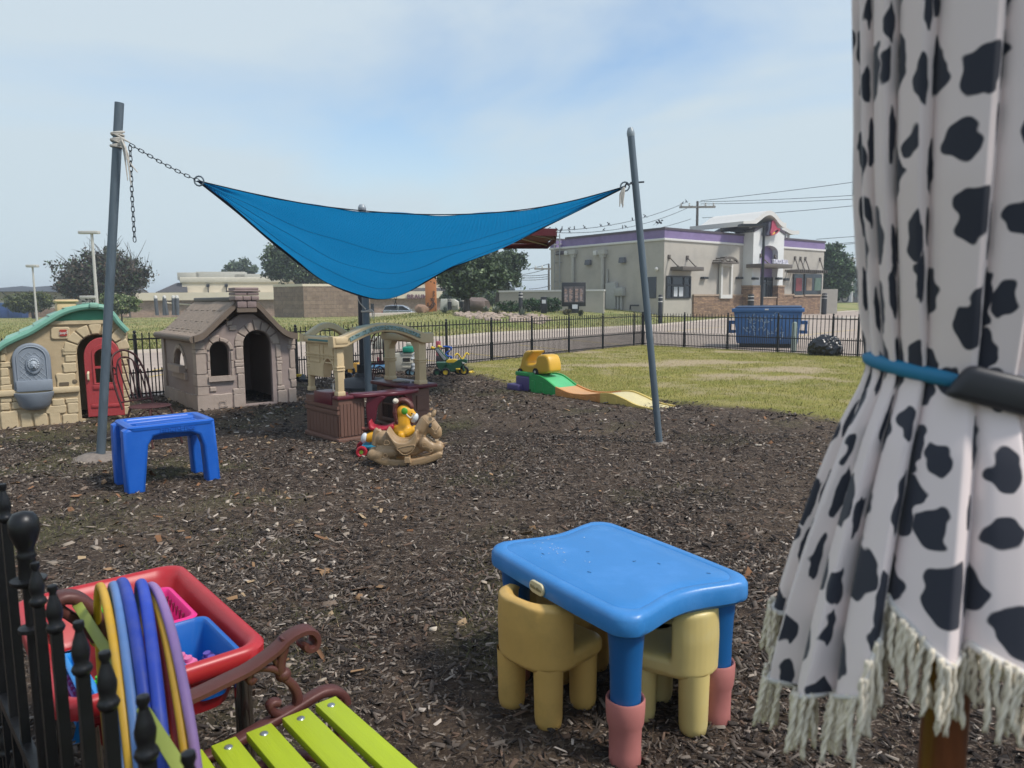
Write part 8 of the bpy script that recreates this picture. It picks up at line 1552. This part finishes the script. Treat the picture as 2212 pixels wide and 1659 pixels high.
# --- hula hoops hung over the bench back
hoops = [('yellow', '#c79b2c', (225, 1285), 282, .0100), ('light blue', '#5b7fb4', (252, 1284), 300, .0115), ('dark green', '#1d5a40', (268, 1310), 312, .0095), ('deep blue', '#27419f', (273, 1277), 331, .0135), ('bright blue', '#2a47b0', (311, 1281), 354, .0135), ('golden yellow', '#cfa033', (336, 1298), 402, .0095), ('red', '#96222b', (334, 1330), 386, .0085), ('lilac', '#9a78ac', (343, 1284), 424, .0105)]
for i, (nm, cc_, ap, bxp, r_) in enumerate(hoops):
    Rr_ = .33; c0 = V(ap[0], ap[1], 1.35+.0*i); c0.z -= Rr_; best = None
    for az in np.arange(-50, 10, .5):
        D = Vector((math.sin(R(az)), math.cos(R(az)), 0)); prev = None
        for th in np.arange(5, 110, 2.5):
            p = c0+Vector((0, 0, Rr_*math.cos(R(th))))-D*Rr_*math.sin(R(th)); u, v_ = project(p)
            if v_ > 1640: best = min(best or (1e9, 0), (abs(u-bxp), az)); break
    D = Vector((math.sin(R(best[1])), math.cos(R(best[1])), 0))
    mb = MB(); mb.tube([Vector((0, 0, Rr_*math.cos(u)))-D*Rr_*math.sin(u) for u in np.linspace(0, 2*math.pi, 65)[:-1]], r_*.8, 12, closed=True)
    o = mb.build('hula_hoop', mat('hoop_'+nm.replace(' ', '_'), cc_, .5, var=.12, vs=14, stain='#8f8a80', stain_amt=.25, ss=9), smooth=180); o.location = c0; tag(o, '%s hula hoop in the bundle hanging over the bench back' % nm, 'hula hoop')

# --- near iron fence at the left edge
tips = [(75, 1213), (112, 1262), (168, 1340), (225, 1405), (308, 1500), (406, 1622)]; FZ = 1.1
W3 = [G(x, y, FZ) for x, y in tips]; nd = (W3[-1]-W3[0]); nd.z = 0; nd.normalize(); f0 = Vector((W3[0].x, W3[0].y, 0)); nfr = math.atan2(nd.y, nd.x)
NF = thing('near_iron_fence', 'close black iron fence with turned finials at the left edge, before the bench', 'fence', f0, nfr)
M_blk = mat('black_enamel', '#131417', .38, metal=.2, var=.2, vs=15, bump=.08, bs=40)
def bigpicket(x, h, nm='picket', y=0):
    mb = MB(); mb.b2((x-.0082, y-.0082, 0), (x+.0082, y+.0082, h-.075)); mb.lathe([(.009, h-.082), (.0125, h-.078), (.0142, h-.073), (.0125, h-.068), (.0095, h-.064), (.0118, h-.052), (.0122, h-.044), (.009, h-.03), (.0055, h-.018), (.005, h-.015), (.0078, h-.009), (.007, h-.002), (0, h)], 14, TR(x, y, 0)); return mb.build(nm, M_blk, NF, smooth=50)
xs_ = [(Vector((p.x, p.y, 0))-f0).dot(nd) for p in W3]
for p, x_ in zip(W3, xs_):
    yy = (Vector((p.x, p.y, 0))-f0).dot(Vector((-nd.y, nd.x, 0))); bigpicket(x_, FZ, y=yy*.9)
for k in range(7): bigpicket(xs_[0]-.28-.135*k, 1.19)
bigpicket(xs_[-1]+.14, FZ-.01)
for k in range(5): bigpicket(-.07-k*.135, .52+.0*k, 'short_picket')
for k in range(5): bigpicket(.06+k*.14, .52, 'short_picket')
bp_ = G(48, 1100, 1.17); xb = (Vector((bp_.x, bp_.y, 0))-f0).dot(nd); yb_ = (Vector((bp_.x, bp_.y, 0))-f0).dot(Vector((-nd.y, nd.x, 0)))
MB().lathe([(.013, 0), (.011, 1.02), (.024, 1.025), (.03, 1.03), (.03, 1.036), (.016, 1.038), (.0145, 1.075), (.017, 1.08), (.0145, 1.086), (.014, 1.095), (.02, 1.11), (.0255, 1.128), (.025, 1.148), (.017, 1.162), (0, 1.167)], 24, TR(xb, yb_, 0)).lathe([(.011, .93), (.024, .935), (.024, .942), (.011, .946)], 20, TR(xb, yb_, 0)).build('latch_post', M_blk, NF, smooth=50)
for z_ in (.06, .3, .62): MB().b2((xs_[0]-1.0, -.011, z_-.012), (xs_[-1]+.25, .011, z_+.012)).build('rail', M_blk, NF)
# pink toy beyond the near fence
q = G(18, 1118); mb = MB(); mb.box((-.1, 0, .07), (.3, .26, .14)).ball((-.02, 0, .14), (.13, .12, .05), 16).ball((-.16, 0, .2), (.1, .08, .07), 14); o = mb.build('pink_toy', mat('dusty_pink', '#a8707c', .4), remesh=.015, smo=6); o.location = q+Vector((-.16, 0, 0)); tag(o, 'dusty pink plastic toy on the mulch, cut by the left edge', 'toy')

# --- cow print parasol, folded and tied
AX = Vector((.507, .80, 0))
UM = thing('folded_parasol', 'folded cow print parasol with rope fringe, tied with a blue strap', 'parasol', AX)
def z_at(py):
    lo, hi = -.5, 3.5
    for _ in range(40):
        m_ = (lo+hi)/2
        if project((AX.x, AX.y, m_))[1] > py: lo = m_
        else: hi = m_
    return (lo+hi)/2
def rad(px, py): z_ = z_at(py); u = project((AX.x, AX.y, z_))[0]; dep = (Vector((AX.x, AX.y, z_-H))).dot(_f); t_ = (u-px)/FPX*dep; return z_, t_*.93
prof = [rad(*q) for q in ((1850, -350), (1848, 0), (1847, 400), (1862, 650), (1873, 745), (1881, 800), (1868, 840), (1817, 940), (1768, 1069), (1731, 1178), (1693, 1300), (1655, 1440), (1640, 1560))][::-1]
pz, pr = [a for a, _ in prof], [b_ for _, b_ in prof]
hem = [(-180, 1380), (-104, 1290), (-80, 1300), (-72, 1330), (-67, 1465), (-52, 1495), (-24, 1490), (-20, 1295), (-8, 1365), (4, 1445), (7, 1395), (20, 1445), (34, 1505), (60, 1560), (90, 1500), (130, 1400), (180, 1380)]
NT, NZ = 480, 130; th = np.linspace(-180, 180, NT, endpoint=False); 
folds = [-150, -118, -92, -72, -56, -40, -21, 5, 24, 48, 66, 100, 130]
TOC = Vector((-AX.x, -AX.y, 0)).normalized(); RGT = Vector((-TOC.y, TOC.x, 0))
def zsurf(py, ph):
    lo, hi = -.5, 3.5
    for _ in range(34):
        m_ = (lo+hi)/2; r_ = float(np.interp(m_, pz, pr))*.95; q = AX+TOC*r_*math.cos(R(ph))+RGT*r_*math.sin(R(ph))
        if project((q.x, q.y, m_))[1] > py: lo = m_
        else: hi = m_
    return (lo+hi)/2
def foldf(a):      # 0 on the crest, 1 in the valley; each pleat leans over the next one
    f_ = sorted(folds); f_ = [f_[-1]-360]+f_+[f_[0]+360]
    for i in range(len(f_)-1):
        if f_[i] <= a < f_[i+1]: t_ = (a-f_[i])/(f_[i+1]-f_[i]); return (1-t_)**4*.95+.16*math.sin(math.pi*t_)**2+.3*max(0, (t_-.9)/.1), t_, i
hz_ = np.array([zsurf(v_, a_) for a_, v_ in hem]); hemz = np.interp(th, [a for a, _ in hem], hz_)
ff_ = np.array([foldf(a)[:2] for a in th]); fi_ = [foldf(a)[2] for a in th]; ztop_ = 2.45
V2, UVs = [], []
for j in range(NZ):
    s_ = j/(NZ-1); z_ = hemz+(ztop_-hemz)*s_; r0_ = np.interp(z_, pz, pr); belt = np.exp(-((z_-z_at(808))/.05)**2); low = np.clip((z_at(808)-z_)/.5, 0, 1)
    amp = .15+.10*low-.06*belt; fr_ = ff_[:, 0]*np.array([.75+.5*random.Random(i).random() for i in fi_]); r_ = r0_*(1.02-amp*fr_+.012*np.sin(np.radians(th*3)+z_*9)+.01*np.sin(np.radians(th)*8+z_*5))
    tt = th+3.5*np.sin(z_*4+np.array(fi_)*1.7)*(.3+low)
    cs_, sn_ = np.cos(np.radians(tt)), np.sin(np.radians(tt)); x_, y_ = r_*(TOC.x*cs_+RGT.x*sn_), r_*(TOC.y*cs_+RGT.y*sn_); V2.append(np.stack([x_, y_, z_], 1))
V2 = np.array(V2)
wrow = V2[20]; seg_ = np.linalg.norm(np.diff(wrow, axis=0, append=wrow[:1])[:, :2], axis=1)*1.02; uc = np.concatenate([[0], np.cumsum(seg_)[:-1]]); jump = np.cumsum(np.concatenate([[0], np.where(np.diff(fi_) != 0, .05, 0)])); uc = uc+jump
UV_ = np.stack([np.repeat(uc[None], NZ, 0)*(1+.0*V2[..., 2]), V2[..., 2]], -1)
id_ = np.arange(NT*NZ).reshape(NZ, NT); F4 = np.stack([id_[:-1], np.roll(id_, -1, 1)[:-1], np.roll(id_, -1, 1)[1:], id_[1:]], -1).reshape(-1, 4)
mc_ = bpy.data.materials.new('cow_print_cloth'); mc_.use_nodes = True; t = mc_.node_tree; b = t.nodes['Principled BSDF']; uvn = N(t, 'ShaderNodeUVMap', uv_map='UVMap'); nz = N(t, 'ShaderNodeTexNoise'); nz.inputs['Scale'].default_value = 34; nz.inputs['Detail'].default_value = 1.0; t.links.new(uvn.outputs[0], nz.inputs[0])
su = N(t, 'ShaderNodeVectorMath', operation='MULTIPLY_ADD'); su.inputs[1].default_value = (.034, .034, 0); t.links.new(nz.outputs['Color'], su.inputs[0]); t.links.new(uvn.outputs[0], su.inputs[2])
vo = N(t, 'ShaderNodeTexVoronoi'); vo.voronoi_dimensions = '2D'; vo.inputs['Scale'].default_value = 16.2; vo.inputs['Randomness'].default_value = .6; mp_ = N(t, 'ShaderNodeMapping'); mp_.inputs['Scale'].default_value = (1.05, .84, 1); t.links.new(su.outputs[0], mp_.inputs[0]); t.links.new(mp_.outputs[0], vo.inputs[0])
scn = N(t, 'ShaderNodeSeparateColor'); t.links.new(vo.outputs['Color'], scn.inputs[0]); th_ = N(t, 'ShaderNodeMapRange'); th_.inputs[3].default_value = .24; th_.inputs[4].default_value = .42; t.links.new(scn.outputs[0], th_.inputs[0])
df = N(t, 'ShaderNodeMath', operation='SUBTRACT'); t.links.new(th_.outputs[0], df.inputs[0]); t.links.new(vo.outputs['Distance'], df.inputs[1]); st_ = N(t, 'ShaderNodeMapRange'); st_.inputs[1].default_value = -.012; st_.inputs[2].default_value = .012; t.links.new(df.outputs[0], st_.inputs[0])
mx = N(t, 'ShaderNodeMix', data_type='RGBA'); mx.inputs[6].default_value = (*lin('#dccecc'), 1); mx.inputs[7].default_value = (*lin('#242734'), 1); t.links.new(st_.outputs[0], mx.inputs[0]); t.links.new(mx.outputs[2], b.inputs['Base Color']); b.inputs['Roughness'].default_value = .75; b.inputs['Sheen Weight'].default_value = .15
can = np_mesh('canopy_cloth', V2.reshape(-1, 3), F4, mc_, UM, smooth=True, uv=UV_.reshape(-1, 2).astype(np.float32))
can.data.set_sharp_from_angle(angle=R(60))
hemP = [Vector(p) for p in V2[0]]; mb = MB(); mb.tube(hemP, .0048, 6, closed=True, flat=.6); mb.build('hem_tape', mat('hem_white', '#c4bfb9', .7), UM, smooth=180)
M_fr = mat('cotton_fringe', '#d8cebc', .95, var=.15, vs=60); mb = MB(); rr_ = random.Random(21); acc = 0; prevp = hemP[-1]
for i in range(NT):
    p = hemP[i]; acc += (p-prevp).length; prevp = p
    while acc > .0046:
        acc -= .0046; L_ = rr_.uniform(.054, .074); ou = Vector((p.x, p.y, 0)).normalized(); sd_ = Vector((-ou.y, ou.x, 0)); ph = rr_.uniform(0, 6); o0 = p+ou*rr_.uniform(-.007, .009)+sd_*rr_.uniform(-.003, .003); dx = rr_.uniform(-.008, .008); dout = rr_.uniform(-.004, .014)
        for sg in (0, math.pi):
            pts = []
            for k in range(15): t_ = k/14; an = k*.95+ph+sg; pts.append(o0+Vector((0, 0, .003-L_*t_))+sd_*(dx*t_*t_+.0015*math.cos(an)+.0012*math.sin(k*.5+ph))+ou*(dout*t_+.0015*math.sin(an)))
            mb.tube(pts, [.0019]*13+[.0017, .0008], 5)
mb.build('rope_fringe', M_fr, UM, smooth=180)
MB().cyl((0, 0, .0), (0, 0, 2.5), .0245, n=20).build('pole', mat('varnished_wood', '#6b3a1d', .4, var=.25, vs=10, streak=(6, 6, 1)), UM, smooth=60)
MB().lathe([(0, .07), (.05, .07), (.06, .06), (.25, .035), (.26, 0), (0, 0)], 28).build('base', mat('cast_base', '#2c2c2e', .6), UM)
za_, zb2_ = z_at(800), z_at(832); bp2 = []
for a in np.linspace(-180, 180, 73)[:-1]:
    r_ = np.interp(za_, pz, pr)*1.0; q = TOC*r_*math.cos(R(a))+RGT*r_*math.sin(R(a)); bp2.append((q.x, q.y, zsurf(825, 0)-math.sin(R(a))*.016))
MB().tube(bp2, .0065, 8, closed=True, flat=1.3).build('tie_strap', mat('strap_teal_blue', '#1c6f94', .6), UM, smooth=180)
r_ = float(np.interp(za_, pz, pr))+.012; q = TOC*r_*math.cos(R(13))+RGT*r_*math.sin(R(13)); zz_ = zsurf(838, 13); ca_ = math.atan2(TOC.x*math.cos(R(13))+RGT.x*math.sin(R(13)), -(TOC.y*math.cos(R(13))+RGT.y*math.sin(R(13))))
MB().box((q.x, q.y, zz_), (.085, .022, .036), rot('Z', math.degrees(ca_)) @ rot('Y', 14), taper=(.7, 1)).bevel(.008, 3).build('strap_clip', mat('clip_black', '#24252b', .5), UM, smooth=50)
# ============================================================ the air
mh = bpy.data.materials.new('haze_air'); mh.use_nodes = True; t = mh.node_tree; t.nodes.clear(); o_ = N(t, 'ShaderNodeOutputMaterial'); pv = N(t, 'ShaderNodeVolumePrincipled'); pv.inputs['Color'].default_value = (.86, .92, 1, 1); pv.inputs['Density'].default_value = 0.0012; pv.inputs['Anisotropy'].default_value = 0.2; t.links.new(pv.outputs[0], o_.inputs['Volume'])
hz = MB().b2((-905, -65, -2.2), (905, 1505, 16)).build('haze', mh, smooth=0); tag(hz, 'thin pale summer haze', kind='stuff')
sc.cycles.volume_step_rate = 10; sc.cycles.volume_max_steps = 32; sc.cycles.volume_bounces = 0
